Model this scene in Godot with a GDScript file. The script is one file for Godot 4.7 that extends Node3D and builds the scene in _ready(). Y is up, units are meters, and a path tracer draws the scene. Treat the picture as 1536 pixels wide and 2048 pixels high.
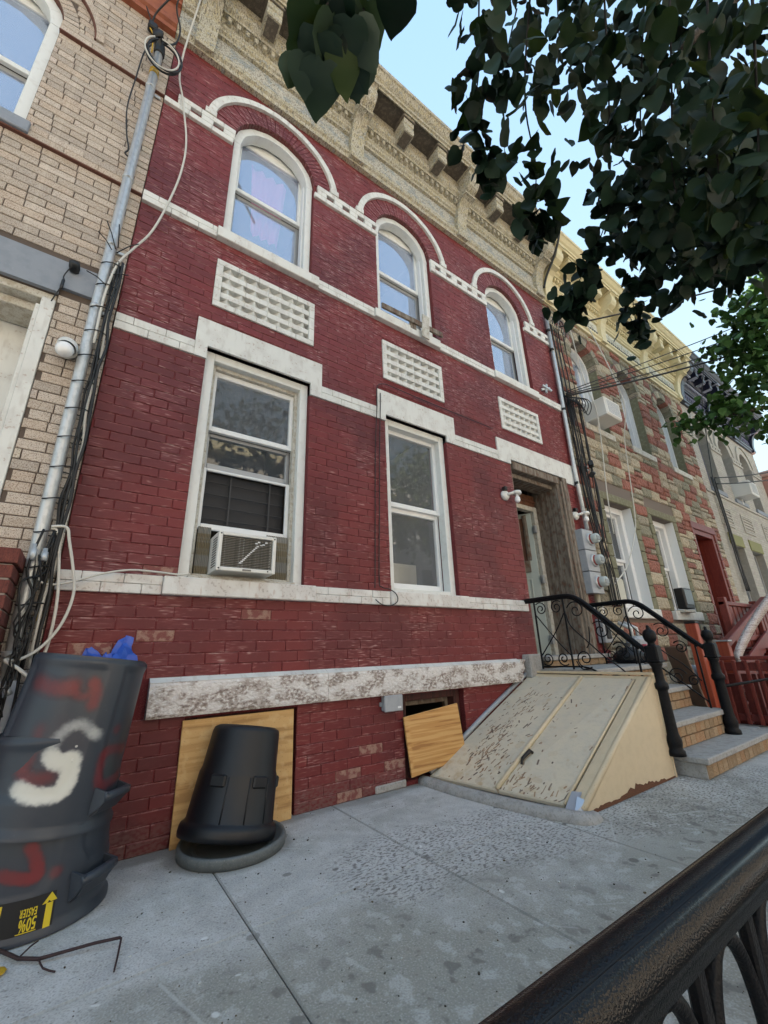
extends Node3D
# A painted brick row house seen from its front yard. Facades lie in the plane z = 0, the street is towards +z, y is up.

var mats := {}
var names := {}
var rng := RandomNumberGenerator.new()
var cam: Camera3D
var shapes := {}

func _ready():
	rng.seed = 20
	cam = Camera3D.new(); cam.name = "camera"; cam.fov = 102.13; cam.near = 0.05; cam.far = 400.0
	cam.rotation_order = EULER_ORDER_YXZ
	cam.position = Vector3(0, 0.993, 3.0)
	cam.rotation_degrees = Vector3(18.858, -35.59, -1.908)
	add_child(cam); cam.current = true
	var we := WorldEnvironment.new(); we.name = "world_environment"
	var env := Environment.new()
	env.background_mode = Environment.BG_SKY
	var sky := Sky.new(); var sm := ProceduralSkyMaterial.new()
	sm.sky_top_color = lin(0.086, 0.142, 0.222)
	sm.sky_horizon_color = lin(0.190, 0.238, 0.242)
	sm.sky_curve = 0.6
	sm.ground_bottom_color = lin(0.1, 0.1, 0.1); sm.ground_horizon_color = lin(0.2, 0.22, 0.23)
	sm.sun_angle_max = 25.0
	sky.sky_material = sm
	env.sky = sky
	env.tonemap_mode = Environment.TONE_MAPPER_LINEAR
	env.tonemap_exposure = 5.7
	env.sdfgi_enabled = true; env.ssao_enabled = true; env.ssil_enabled = true
	we.environment = env; add_child(we)
	var sun := DirectionalLight3D.new(); sun.name = "sun"
	sun.light_energy = 1.6; sun.light_angular_distance = 0.5; sun.light_color = Color(1.0, 0.96, 0.90)
	sun.shadow_enabled = true
	sun.rotation_degrees = Vector3(-41, 197, 0)   # from behind the houses, a little from the left
	add_child(sun)

	make_materials()
	build_ground()
	build_red_house()
	build_tan_house()
	build_stone_house()
	build_grey_house()
	build_far_side()
	build_stoop()
	build_cellar_hatch()
	build_red_stairs()
	build_trees()
	build_front_fence()
	build_cans()
	build_wall_things()
	build_wires()
	build_small_things()

# ---------------------------------------------------------------- names and nodes
func lin(r: float, g: float, b: float, a := 1.0) -> Color:
	var c := Color(r, g, b).linear_to_srgb(); c.a = a
	return c

func numbered(called: String) -> String:
	names[called] = names.get(called, -1) + 1
	return called if names[called] == 0 else "%s_%03d" % [called, names[called]]

func tag(o: Node3D, label := "", category := "", group := "", kind := "") -> Node3D:
	if label: o.set_meta("label", label)
	if category: o.set_meta("category", category)
	if group: o.set_meta("group", group)
	if kind: o.set_meta("kind", kind)
	return o

func thing(called: String, label: String, category: String, at := Vector3.ZERO, group := "") -> Node3D:
	var o := Node3D.new(); o.name = numbered(called); o.position = at; add_child(o)
	return tag(o, label, category, group)

func joint(called: String, parent: Node3D, at := Vector3.ZERO) -> Node3D:
	var o := Node3D.new(); o.name = called; o.position = at; parent.add_child(o, true)
	return o

func put(called: String, m: Mesh, material: Material, parent: Node3D = null, xf := Transform3D()) -> MeshInstance3D:
	var o := MeshInstance3D.new(); o.mesh = m; o.material_override = material; o.transform = xf
	if parent == null:
		o.name = numbered(called); add_child(o)
	else:
		o.name = called; parent.add_child(o, true)
	return o

func done(st: SurfaceTool, called: String, material: Material, parent: Node3D = null, xf := Transform3D()) -> MeshInstance3D:
	return put(called, fin(st), material, parent, xf)

func fin(st: SurfaceTool) -> ArrayMesh:
	st.generate_normals()
	return st.commit()

func multi(called: String, m: Mesh, material: Material, parent: Node3D, xs: Array, tints: Array = []) -> MultiMeshInstance3D:
	var mm := MultiMesh.new(); mm.transform_format = MultiMesh.TRANSFORM_3D; mm.use_colors = tints.size() > 0
	mm.mesh = m; mm.instance_count = xs.size()
	for i in xs.size():
		mm.set_instance_transform(i, xs[i])
		if tints.size() > 0: mm.set_instance_color(i, tints[i])
	var o := MultiMeshInstance3D.new(); o.multimesh = mm; o.material_override = material
	if parent == null:
		o.name = numbered(called); add_child(o)
	else:
		o.name = called; parent.add_child(o, true)
	o.set_meta("kind", "stuff")
	return o

# ---------------------------------------------------------------- shapes
func mb(smooth := false) -> SurfaceTool:
	var st := SurfaceTool.new(); st.begin(Mesh.PRIMITIVE_TRIANGLES)
	st.set_smooth_group(0 if smooth else -1)
	return st

func tri(st: SurfaceTool, a: Vector3, b: Vector3, c: Vector3):   # a b c anticlockwise seen from outside
	st.add_vertex(a); st.add_vertex(c); st.add_vertex(b)

func quad(st: SurfaceTool, a: Vector3, b: Vector3, c: Vector3, d: Vector3):
	tri(st, a, b, c); tri(st, a, c, d)

func slab(st: SurfaceTool, lo: Vector3, hi: Vector3, xf := Transform3D()):   # plain box between two corners
	var p := []
	for i in 8: p.append(xf * Vector3(hi.x if i & 1 else lo.x, hi.y if i & 2 else lo.y, hi.z if i & 4 else lo.z))
	quad(st, p[4], p[5], p[7], p[6]); quad(st, p[1], p[0], p[2], p[3])
	quad(st, p[5], p[1], p[3], p[7]); quad(st, p[0], p[4], p[6], p[2])
	quad(st, p[6], p[7], p[3], p[2]); quad(st, p[0], p[1], p[5], p[4])

func bev(st: SurfaceTool, lo: Vector3, hi: Vector3, b: float, xf := Transform3D()):   # chamfered box
	var c := (lo + hi) / 2.0; var h := (hi - lo) / 2.0
	b = minf(b, minf(h.x, minf(h.y, h.z)) * 0.9)
	var faces := []
	for ax in 3:
		for s in [-1.0, 1.0]:
			var u := (ax + 1) % 3; var v := (ax + 2) % 3
			var q := []
			for k in [[-1, -1], [1, -1], [1, 1], [-1, 1]]:
				var p := Vector3.ZERO
				p[ax] = s * h[ax]; p[u] = k[0] * (h[u] - b); p[v] = k[1] * (h[v] - b)
				q.append(xf * (c + p))
			if s > 0: quad(st, q[0], q[1], q[2], q[3])
			else: quad(st, q[3], q[2], q[1], q[0])
	for ax in 3:
		var u := (ax + 1) % 3; var v := (ax + 2) % 3
		for k in [[-1, -1], [1, -1], [1, 1], [-1, 1]]:
			var p := []
			for e in [-1.0, 1.0]:
				var a := Vector3.ZERO; a[ax] = e * (h[ax] - b); a[u] = k[0] * h[u]; a[v] = k[1] * (h[v] - b)
				var d := Vector3.ZERO; d[ax] = e * (h[ax] - b); d[u] = k[0] * (h[u] - b); d[v] = k[1] * h[v]
				p.append(xf * (c + a)); p.append(xf * (c + d))
			if k[0] * k[1] > 0: quad(st, p[0], p[1], p[3], p[2])
			else: quad(st, p[1], p[0], p[2], p[3])
	for i in 8:
		var s := Vector3(1 if i & 1 else -1, 1 if i & 2 else -1, 1 if i & 4 else -1)
		var e := h - Vector3(b, b, b)
		var q := []
		for ax in 3:
			var p := s * e; p[ax] = s[ax] * h[ax]
			q.append(xf * (c + p))
		if s.x * s.y * s.z > 0: tri(st, q[0], q[1], q[2])
		else: tri(st, q[2], q[1], q[0])

func boxm(size: Vector3, b := 0.004) -> ArrayMesh:
	var st := mb(); bev(st, -size / 2.0, size / 2.0, b)
	return fin(st)

# a box with centre c on parent
func bx(called: String, lo: Vector3, hi: Vector3, material: Material, parent: Node3D = null, b := 0.004) -> MeshInstance3D:
	var c := (lo + hi) / 2.0
	var st := mb(); bev(st, lo - c, hi - c, b)
	return done(st, called, material, parent, Transform3D(Basis(), c))

func frame_at(dir: Vector3, hint := Vector3.UP) -> Basis:
	var z := dir.normalized()
	var x := hint.cross(z)
	if x.length() < 0.01: x = Vector3.RIGHT.cross(z)
	x = x.normalized()
	return Basis(x, z.cross(x), z)

func tube(st: SurfaceTool, pts: Array, r, sides := 8, capped := true):
	var rings := []
	var last := Basis()
	for i in pts.size():
		var d: Vector3 = pts[mini(i + 1, pts.size() - 1)] - pts[maxi(i - 1, 0)]
		if d.length() < 1e-7: d = Vector3.UP
		var b: Basis
		if i == 0: b = frame_at(d)
		else:
			var z := d.normalized()
			var x: Vector3 = last.x - z * last.x.dot(z)
			if x.length() < 0.001: x = frame_at(d).x
			x = x.normalized()
			b = Basis(x, z.cross(x), z)
		last = b
		var rr: float = r[i] if r is Array else r
		var ring := []
		for k in sides:
			var a := TAU * k / sides
			ring.append(pts[i] + (b.x * cos(a) + b.y * sin(a)) * rr)
		rings.append(ring)
	for i in pts.size() - 1:
		for k in sides:
			var n := (k + 1) % sides
			quad(st, rings[i][k], rings[i][n], rings[i + 1][n], rings[i + 1][k])
	if capped:
		for k in range(1, sides - 1):
			tri(st, rings[0][0], rings[0][k + 1], rings[0][k])
			var e = rings[-1]
			tri(st, e[0], e[k], e[k + 1])

func wire(called: String, pts: Array, r, material: Material, parent: Node3D = null, sides := 6, fine := 6) -> MeshInstance3D:
	var st := mb(true)
	tube(st, smooth_path(pts, fine), r, sides)
	return done(st, called, material, parent)

func smooth_path(pts: Array, fine := 6) -> Array:   # Catmull-Rom through the points
	if fine <= 1 or pts.size() < 3: return pts
	var out := []
	for i in pts.size() - 1:
		var a: Vector3 = pts[maxi(i - 1, 0)]; var b: Vector3 = pts[i]; var c: Vector3 = pts[i + 1]; var d: Vector3 = pts[mini(i + 2, pts.size() - 1)]
		for k in fine: out.append(b.cubic_interpolate(c, a, d, float(k) / fine))
	out.append(pts[-1])
	return out

func lathe(st: SurfaceTool, prof: Array, segs := 24, xf := Transform3D()):   # prof of Vector2(radius, height), upwards
	for i in prof.size() - 1:
		var a: Vector2 = prof[i]; var b: Vector2 = prof[i + 1]
		for k in segs:
			var t := TAU * k / segs; var u := TAU * (k + 1) / segs
			var p := xf * Vector3(a.x * cos(t), a.y, a.x * sin(t)); var q := xf * Vector3(a.x * cos(u), a.y, a.x * sin(u))
			var r := xf * Vector3(b.x * cos(u), b.y, b.x * sin(u)); var s := xf * Vector3(b.x * cos(t), b.y, b.x * sin(t))
			if a.x > 1e-6: tri(st, p, s, q) if b.x <= 1e-6 else quad(st, p, s, r, q)
			elif b.x > 1e-6: tri(st, p, s, r)

# outline of Vector2(z, y) pushed from x0 to x1; listed anticlockwise seen from +x with z to the LEFT (that is: up the front, back down behind)
func run_x(st: SurfaceTool, prof: Array, x0: float, x1: float, closed := false, caps := true):
	var n := prof.size()
	for i in (n if closed else n - 1):
		var a: Vector2 = prof[i]; var b: Vector2 = prof[(i + 1) % n]
		quad(st, Vector3(x0, a.y, a.x), Vector3(x1, a.y, a.x), Vector3(x1, b.y, b.x), Vector3(x0, b.y, b.x))
	if caps:
		var poly := PackedVector2Array(prof)
		var idx := Geometry2D.triangulate_polygon(poly)
		for i in range(0, idx.size(), 3):
			var p = [prof[idx[i]], prof[idx[i + 1]], prof[idx[i + 2]]]
			for e in [[x0, 1], [x1, -1]]:
				var q := []
				for v in p: q.append(Vector3(e[0], v.y, v.x))
				var nn: Vector3 = (q[1] - q[0]).cross(q[2] - q[0])
				if nn.x * (-e[1]) > 0: tri(st, q[0], q[1], q[2])
				else: tri(st, q[2], q[1], q[0])

# outline of Vector2(x, y) given depth from z0 (back) to z1 (front)
func prism(st: SurfaceTool, poly: Array, z0: float, z1: float, xf := Transform3D()):
	var pts := PackedVector2Array(poly)
	if Geometry2D.is_polygon_clockwise(pts): pts.reverse()   # Geometry2D counts with y up here
	var area := 0.0
	for i in pts.size(): area += pts[i].cross(pts[(i + 1) % pts.size()])
	if area < 0: pts.reverse()
	var idx := Geometry2D.triangulate_polygon(pts)
	for i in range(0, idx.size(), 3):
		var a := pts[idx[i]]; var b := pts[idx[i + 1]]; var c := pts[idx[i + 2]]
		if (b - a).cross(c - a) < 0:
			var t := b; b = c; c = t
		tri(st, xf * Vector3(a.x, a.y, z1), xf * Vector3(b.x, b.y, z1), xf * Vector3(c.x, c.y, z1))
		tri(st, xf * Vector3(a.x, a.y, z0), xf * Vector3(c.x, c.y, z0), xf * Vector3(b.x, b.y, z0))
	for i in pts.size():
		var a := pts[i]; var b := pts[(i + 1) % pts.size()]
		quad(st, xf * Vector3(a.x, a.y, z0), xf * Vector3(b.x, b.y, z0), xf * Vector3(b.x, b.y, z1), xf * Vector3(a.x, a.y, z1))

# piece of a ring round (cx, cy), between two radii and two angles
func ring_piece(st: SurfaceTool, cx: float, cy: float, r0: float, r1: float, a0: float, a1: float, z0: float, z1: float, n := 1):
	for i in n:
		var t := lerpf(a0, a1, float(i) / n); var u := lerpf(a0, a1, float(i + 1) / n)
		var p := []
		for z in [z0, z1]:
			for q in [[r0, t], [r1, t], [r1, u], [r0, u]]: p.append(Vector3(cx + q[0] * cos(q[1]), cy + q[0] * sin(q[1]), z))
		quad(st, p[4], p[5], p[6], p[7]); quad(st, p[3], p[2], p[1], p[0])
		quad(st, p[1], p[2], p[6], p[5]); quad(st, p[3], p[0], p[4], p[7])
		if i == 0: quad(st, p[0], p[1], p[5], p[4])
		if i == n - 1: quad(st, p[2], p[3], p[7], p[6])

func spiral(c: Vector3, u: Vector3, v: Vector3, r0: float, r1: float, a0: float, turns: float, n := 26) -> Array:
	var out := []
	for i in n + 1:
		var t := float(i) / n
		var a := a0 + turns * TAU * t
		var r := lerpf(r0, r1, pow(t, 0.8))
		out.append(c + (u * cos(a) + v * sin(a)) * r)
	return out

# how long a thing of 1 m appears at p, in pixels of the 768 x 1024 picture; 0 outside the frame
func px_at(p: Vector3, margin := 30.0) -> float:
	var v := cam.transform.affine_inverse() * p
	if v.z > -0.05: return 0.0
	var f := 512.0 / tan(deg_to_rad(cam.fov / 2.0))
	if absf(v.x / v.z * f) > 384.0 + margin or absf(v.y / v.z * f) > 512.0 + margin: return 0.0
	return f / -v.z

# ---------------------------------------------------------------- textures and materials
func nz(w: int, h: int, freq: float, octaves: int, sd: int, seamless := true, kind := FastNoiseLite.TYPE_SIMPLEX_SMOOTH, sx := 1, sy := 1) -> PackedByteArray:
	var n := FastNoiseLite.new(); n.seed = sd; n.frequency = freq; n.noise_type = kind
	n.fractal_type = FastNoiseLite.FRACTAL_FBM if octaves > 1 else FastNoiseLite.FRACTAL_NONE
	n.fractal_octaves = octaves
	n.cellular_return_type = FastNoiseLite.RETURN_DISTANCE
	var im: Image = n.get_seamless_image(w / sx, h / sy, false, false, 0.1) if seamless else n.get_image(w / sx, h / sy)
	if sx > 1 or sy > 1: im.resize(w, h, Image.INTERPOLATE_CUBIC)
	im.convert(Image.FORMAT_L8)
	return im.get_data()

# threshold table: 0 below lo, amt above hi
func ramp(lo: float, hi: float, amt := 1.0) -> PackedInt32Array:
	var t := PackedInt32Array(); t.resize(256)
	for i in 256: t[i] = int(256.0 * amt * smoothstep(0.0, 1.0, clampf((i / 255.0 - lo) / (hi - lo), 0.0, 1.0)))
	return t

func b3(c: Color) -> Array:
	var s := c.linear_to_srgb()
	return [int(clampf(s.r, 0, 1) * 255), int(clampf(s.g, 0, 1) * 255), int(clampf(s.b, 0, 1) * 255)]

# layers: [noise, ramp, linear colour, (mask noise, mask ramp)] painted over a base colour
func paint(w: int, h: int, base: Color, layers: Array) -> Image:
	var d := PackedByteArray(); d.resize(w * h * 3)
	var b := b3(base)
	for i in w * h:
		d[i * 3] = b[0]; d[i * 3 + 1] = b[1]; d[i * 3 + 2] = b[2]
	for l in layers:
		var n: PackedByteArray = l[0]; var t: PackedInt32Array = l[1]; var c := b3(l[2])
		var r: int = c[0]; var g: int = c[1]; var bb: int = c[2]
		if l.size() > 3:
			var n2: PackedByteArray = l[3]; var t2: PackedInt32Array = l[4]
			for i in w * h:
				var a := (t[n[i]] * t2[n2[i]]) >> 8
				if a > 0:
					var k := i * 3
					d[k] += ((r - d[k]) * a) >> 8; d[k + 1] += ((g - d[k + 1]) * a) >> 8; d[k + 2] += ((bb - d[k + 2]) * a) >> 8
		else:
			for i in w * h:
				var a := t[n[i]]
				if a > 0:
					var k := i * 3
					d[k] += ((r - d[k]) * a) >> 8; d[k + 1] += ((g - d[k + 1]) * a) >> 8; d[k + 2] += ((bb - d[k + 2]) * a) >> 8
	return Image.create_from_data(w, h, false, Image.FORMAT_RGB8, d)

func grey_tex(w: int, h: int, n: PackedByteArray) -> ImageTexture:
	return ImageTexture.create_from_image(Image.create_from_data(w, h, false, Image.FORMAT_L8, n))

func mix_noise(a: PackedByteArray, b: PackedByteArray, k: float) -> PackedByteArray:
	var o := a.duplicate(); var kk := int(k * 256)
	for i in o.size(): o[i] = (a[i] * (256 - kk) + b[i] * kk) >> 8
	return o

func plain(c: Color, rough := 0.7, metal := 0.0) -> StandardMaterial3D:
	var m := StandardMaterial3D.new(); m.albedo_color = c; m.roughness = rough; m.metallic = metal
	return m

# a material whose picture is laid on from three sides; size is the metres that one tile covers
func laid(im: Image, size: Vector3, rough := 0.8, world := true, off := Vector3.ZERO) -> StandardMaterial3D:
	var m := StandardMaterial3D.new(); m.albedo_texture = ImageTexture.create_from_image(im)
	m.roughness = rough
	m.uv1_triplanar = true; m.uv1_world_triplanar = world
	m.uv1_scale = Vector3(1.0 / size.x, 1.0 / size.y, 1.0 / size.z); m.uv1_offset = off
	m.uv1_triplanar_sharpness = 8.0
	return m

func bumpy(m: StandardMaterial3D, t: Texture2D, cm: float) -> StandardMaterial3D:
	m.heightmap_enabled = true; m.heightmap_texture = t; m.heightmap_scale = cm
	return m

func tinted(m: StandardMaterial3D, c: Color) -> StandardMaterial3D:
	var n: StandardMaterial3D = m.duplicate(); n.albedo_color = c
	return n

const COURSES := [[0.0, 0.673, 10], [0.89, 1.39, 7], [1.508, 3.25, 26], [3.385, 4.52, 17], [4.64, 5.815, 18], [6.015, 6.86, 13]]

func make_materials():
	var fine := nz(512, 512, 0.09, 4, 1); var mid := nz(512, 512, 0.02, 4, 2); var speck := nz(512, 512, 0.22, 2, 3)
	var bump := grey_tex(512, 512, mix_noise(fine, mid, 0.4))
	var cells := nz(512, 512, 0.05, 2, 9, true, FastNoiseLite.TYPE_CELLULAR)
	mats.bump = bump
	# red brick paint over the whole front: 6.2 m by 7.2 m, worn along the brick edges
	var W := 2048
	var e := Image.create_empty(W, W, false, Image.FORMAT_L8)
	for r in COURSES:
		var ch: float = (r[1] - r[0]) / r[2]
		var y0 := int((7.2 - r[1]) / 7.2 * W); var y1 := int((7.2 - r[0]) / 7.2 * W)
		for y in range(maxi(y0, 0), y1):
			var t := fposmod((r[1] - (7.2 - (y + 0.5) * 7.2 / W)) / ch, 1.0)
			var v := maxf(smoothstep(0.22, 0.02, t), 0.8 * smoothstep(0.78, 0.98, t))
			e.fill_rect(Rect2i(0, y, W, 1), Color(v, v, v))
	var edge := e.get_data()
	var streak := nz(W, W, 0.10, 3, 11, false, FastNoiseLite.TYPE_SIMPLEX_SMOOTH, 7, 1)
	var scratch := nz(W, W, 0.34, 2, 15, false, FastNoiseLite.TYPE_SIMPLEX_SMOOTH, 12, 1)
	var up := Image.create_empty(W, W, false, Image.FORMAT_L8)
	for y in W:
		var m := 7.2 - (y + 0.5) * 7.2 / W
		var v := 0.5 + 0.22 * smoothstep(3.2, 4.6, m) - 0.12 * smoothstep(6.3, 6.9, m) + 0.10 * smoothstep(2.0, 1.6, m) * smoothstep(0.9, 1.5, m)
		up.fill_rect(Rect2i(0, y, W, 1), Color(v, v, v))
	var high := mix_noise(up.get_data(), wide_noise(W), 0.5)
	var grain := nz(W, W, 0.16, 3, 12, false, FastNoiseLite.TYPE_SIMPLEX_SMOOTH, 2, 1)
	var wide := nz(W, W, 0.02, 4, 13, false, FastNoiseLite.TYPE_SIMPLEX_SMOOTH, 8, 8)
	var patch := nz(W, W, 0.012, 3, 14, false, FastNoiseLite.TYPE_SIMPLEX_SMOOTH, 4, 4)
	var red := lin(0.150, 0.0138, 0.0145).srgb_to_linear()
	var im := paint(W, W, red, [
		[wide, ramp(0.35, 0.75, 0.7), Color(0.088, 0.0085, 0.011)],
		[patch, ramp(0.5, 0.85, 0.5), Color(0.165, 0.022, 0.025)],
		[grain, ramp(0.6, 0.9, 0.3), Color(0.20, 0.055, 0.055)],
		[streak, ramp(0.60, 0.82, 0.32), Color(0.26, 0.115, 0.105), high, ramp(0.4, 0.65)],
		[scratch, ramp(0.58, 0.72, 0.5), Color(0.36, 0.23, 0.215), high, ramp(0.46, 0.66)],
		[scratch, ramp(0.72, 0.82, 0.75), Color(0.48, 0.36, 0.33), high, ramp(0.50, 0.64)],
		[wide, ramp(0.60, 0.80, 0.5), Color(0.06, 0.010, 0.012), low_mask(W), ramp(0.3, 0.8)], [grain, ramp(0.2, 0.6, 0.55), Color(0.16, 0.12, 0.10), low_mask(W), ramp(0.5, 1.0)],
		[edge, ramp(0.1, 0.9, 0.55), Color(0.45, 0.30, 0.27), scratch, ramp(0.48, 0.66)],
		[edge, ramp(0.3, 1.0, 0.5), Color(0.55, 0.42, 0.39), grain, ramp(0.62, 0.76)],
		[streak, ramp(0.76, 0.9, 0.8), Color(0.46, 0.33, 0.29), patch, ramp(0.45, 0.6)],
	])
	# metre 0 of the picture lies at x = -0.3, y = 0
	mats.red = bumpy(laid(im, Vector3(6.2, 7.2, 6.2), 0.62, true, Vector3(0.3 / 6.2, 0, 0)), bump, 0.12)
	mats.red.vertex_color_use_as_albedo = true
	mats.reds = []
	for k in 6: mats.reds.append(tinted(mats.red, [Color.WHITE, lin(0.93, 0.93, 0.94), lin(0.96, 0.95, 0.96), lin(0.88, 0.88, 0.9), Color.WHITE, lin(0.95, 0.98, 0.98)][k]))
	var bare := paint(512, 512, Color(0.25, 0.12, 0.095), [[mid, ramp(0.35, 0.7, 0.7), Color(0.33, 0.21, 0.165)], [mid, ramp(0.5, 0.35, 0.6), Color(0.145, 0.03, 0.03)], [fine, ramp(0.6, 0.8, 0.4), Color(0.15, 0.05, 0.045)], [speck, ramp(0.7, 0.9, 0.5), Color(0.5, 0.4, 0.33)]])
	mats.bare = bumpy(laid(bare, Vector3(0.7, 0.7, 0.7), 0.9), bump, 0.15)
	mats.redmortar = bumpy(laid(paint(512, 512, Color(0.115, 0.012, 0.0145), [[fine, ramp(0.5, 0.8, 0.6), Color(0.2, 0.05, 0.045)], [speck, ramp(0.72, 0.85, 0.7), Color(0.4, 0.3, 0.26)]]), Vector3(0.6, 0.6, 0.6), 0.9), bump, 0.2)
	# white paint on brick and stone
	var dirt := nz(1024, 1024, 0.008, 5, 21); var chips := nz(1024, 1024, 0.05, 4, 22); var run := nz(1024, 1024, 0.03, 3, 23, true, FastNoiseLite.TYPE_SIMPLEX_SMOOTH, 1, 4)
	var white := paint(1024, 1024, Color(0.66, 0.66, 0.63), [[dirt, ramp(0.4, 0.8, 0.7), Color(0.56, 0.55, 0.52)], [run, ramp(0.55, 0.85, 0.35), Color(0.43, 0.40, 0.36)], [chips, ramp(0.68, 0.76, 0.75), Color(0.42, 0.34, 0.29), dirt, ramp(0.45, 0.6)]])
	mats.white = bumpy(laid(white, Vector3(1.9, 1.9, 1.9), 0.6), bump, 0.08)
	var worn := paint(1024, 1024, Color(0.66, 0.65, 0.62), [[dirt, ramp(0.35, 0.7, 0.7), Color(0.57, 0.53, 0.50)], [chips, ramp(0.62, 0.72, 0.65), Color(0.36, 0.31, 0.28), dirt, ramp(0.46, 0.62)], [run, ramp(0.66, 0.82, 0.4), Color(0.42, 0.30, 0.25)]])
	mats.worn = bumpy(laid(worn, Vector3(1.6, 1.6, 1.6), 0.75), bump, 0.15)
	var peel := paint(1024, 1024, Color(0.62, 0.59, 0.57), [[dirt, ramp(0.36, 0.66, 0.85), Color(0.40, 0.345, 0.31)], [run, ramp(0.46, 0.7, 0.6), Color(0.27, 0.22, 0.19), dirt, ramp(0.36, 0.55)], [chips, ramp(0.56, 0.66, 0.75), Color(0.17, 0.13, 0.11), dirt, ramp(0.46, 0.62)], [chips, ramp(0.38, 0.26, 0.85), Color(0.70, 0.68, 0.67)]])
	mats.peel = bumpy(laid(peel, Vector3(1.9, 1.2, 1.2), 0.9), grey_tex(1024, 1024, chips), 0.6)
	# tan speckled brick
	var tan := paint(512, 512, Color(0.56, 0.49, 0.415), [[mid, ramp(0.4, 0.8, 0.6), Color(0.51, 0.43, 0.35)], [fine, ramp(0.55, 0.8, 0.4), Color(0.62, 0.55, 0.48)], [fine, ramp(0.64, 0.70, 0.55), Color(0.15, 0.10, 0.075)], [speck, ramp(0.66, 0.76, 0.8), Color(0.085, 0.055, 0.04)]])
	mats.tan = bumpy(laid(tan, Vector3(0.52, 0.52, 0.52), 0.85), bump, 0.2); mats.tan.vertex_color_use_as_albedo = true
	mats.tans = []
	for k in 4: mats.tans.append(tinted(mats.tan, [Color.WHITE, lin(0.87, 0.86, 0.84), lin(0.94, 0.9, 0.86), lin(0.8, 0.8, 0.8)][k]))
	mats.tanmortar = plain(lin(0.10, 0.075, 0.06), 0.95)
	mats.brownedge = plain(lin(0.12, 0.05, 0.035), 0.9)
	# concrete yard
	var c1 := nz(W, W, 0.010, 5, 31, true, FastNoiseLite.TYPE_SIMPLEX_SMOOTH, 4, 4); var c2 := nz(W, W, 0.42, 2, 32); var c3 := nz(W, W, 0.20, 3, 33, true, FastNoiseLite.TYPE_SIMPLEX_SMOOTH, 2, 1); var c4 := nz(W, W, 0.022, 4, 34, true, FastNoiseLite.TYPE_SIMPLEX_SMOOTH, 4, 4); var c5 := nz(W, W, 0.05, 5, 35, true, FastNoiseLite.TYPE_SIMPLEX_SMOOTH, 2, 2)
	# where the slab is pitted and where it is older and dirtier; the picture spans 7.4 m from x = -1.5, z = -0.6
	var pit_at := func(x: float, z: float) -> float:
		var p := Vector2(x, z); var a := Vector2(1.5, 0.95); var b := Vector2(4.6, 1.75)
		var t := clampf((p - a).dot(b - a) / (b - a).length_squared(), 0.0, 1.0)
		return 1.0 - clampf((p - a.lerp(b, t)).length() / 0.62, 0.0, 1.0)
	var old_at := func(x: float, z: float) -> float: return smoothstep(0.75, 1.95, z + 0.18 * sin(x * 2.1)) * (1.0 - 0.5 * smoothstep(2.6, 4.2, x))
	var foot_at := func(x: float, z: float) -> float: return maxf(smoothstep(0.22, 0.02, z), 0.85 * smoothstep(0.42, 0.27, Vector2(x - 0.87, z - 0.22).length()))  # contact shade painted into the concrete, along the wall and round the can lid
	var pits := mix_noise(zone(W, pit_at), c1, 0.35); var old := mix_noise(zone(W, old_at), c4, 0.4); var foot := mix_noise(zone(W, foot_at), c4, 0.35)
	var con := paint(W, W, Color(0.49, 0.475, 0.455), [
		[c1, ramp(0.35, 0.7, 0.7), Color(0.56, 0.55, 0.53)], [c5, ramp(0.5, 0.72, 0.45), Color(0.40, 0.39, 0.385)],
		[old, ramp(0.32, 0.7, 0.95), Color(0.325, 0.31, 0.27)], [c4, ramp(0.56, 0.8, 0.45), Color(0.33, 0.32, 0.29)],
		[c5, ramp(0.40, 0.24, 0.5), Color(0.60, 0.595, 0.585)],
		[c2, ramp(0.52, 0.8, 0.55), Color(0.24, 0.23, 0.215)], [c2, ramp(0.42, 0.2, 0.45), Color(0.64, 0.635, 0.62)],
		[c3, ramp(0.55, 0.66, 0.8), Color(0.17, 0.155, 0.145), pits, ramp(0.34, 0.6)],
		[c5, ramp(0.66, 0.76, 0.6), Color(0.15, 0.14, 0.125), old, ramp(0.45, 0.7)],
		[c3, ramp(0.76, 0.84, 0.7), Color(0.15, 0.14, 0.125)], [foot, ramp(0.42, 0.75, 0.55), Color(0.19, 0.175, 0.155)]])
	var dg := RandomNumberGenerator.new(); dg.seed = 19
	for k in 46:   # old scratches, gum spots, flecks
		var at := Vector2(dg.randf_range(420, 1900), dg.randf_range(170, 1000)); var ang := dg.randfn(0.35, 0.5)
		dash(con, at, dg.randf_range(20, 110), dg.randf_range(0.8, 1.6), ang, Color(0.62, 0.615, 0.60), dg.randf_range(0.25, 0.6))
	for k in 60: dash(con, Vector2(dg.randf_range(300, 2000), dg.randf_range(170, 1000)), dg.randf_range(1, 5), dg.randf_range(2.0, 6.0), 0.0, Color(0.13, 0.12, 0.11), dg.randf_range(0.35, 0.8))
	for k in 40: dash(con, Vector2(dg.randf_range(300, 2000), dg.randf_range(170, 1000)), dg.randf_range(1, 6), dg.randf_range(1.0, 3.0), dg.randf() * 3.0, Color(0.74, 0.74, 0.72), 0.8)
	mats.concrete = bumpy(laid(con, Vector3(7.4, 7.4, 7.4), 0.92, true, Vector3(1.5 / 7.4, 0, 0.6 / 7.4)), grey_tex(W, W, c2), 0.22)
	mats.concrete2 = tinted(mats.concrete, lin(0.96, 0.955, 0.94))
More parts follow.
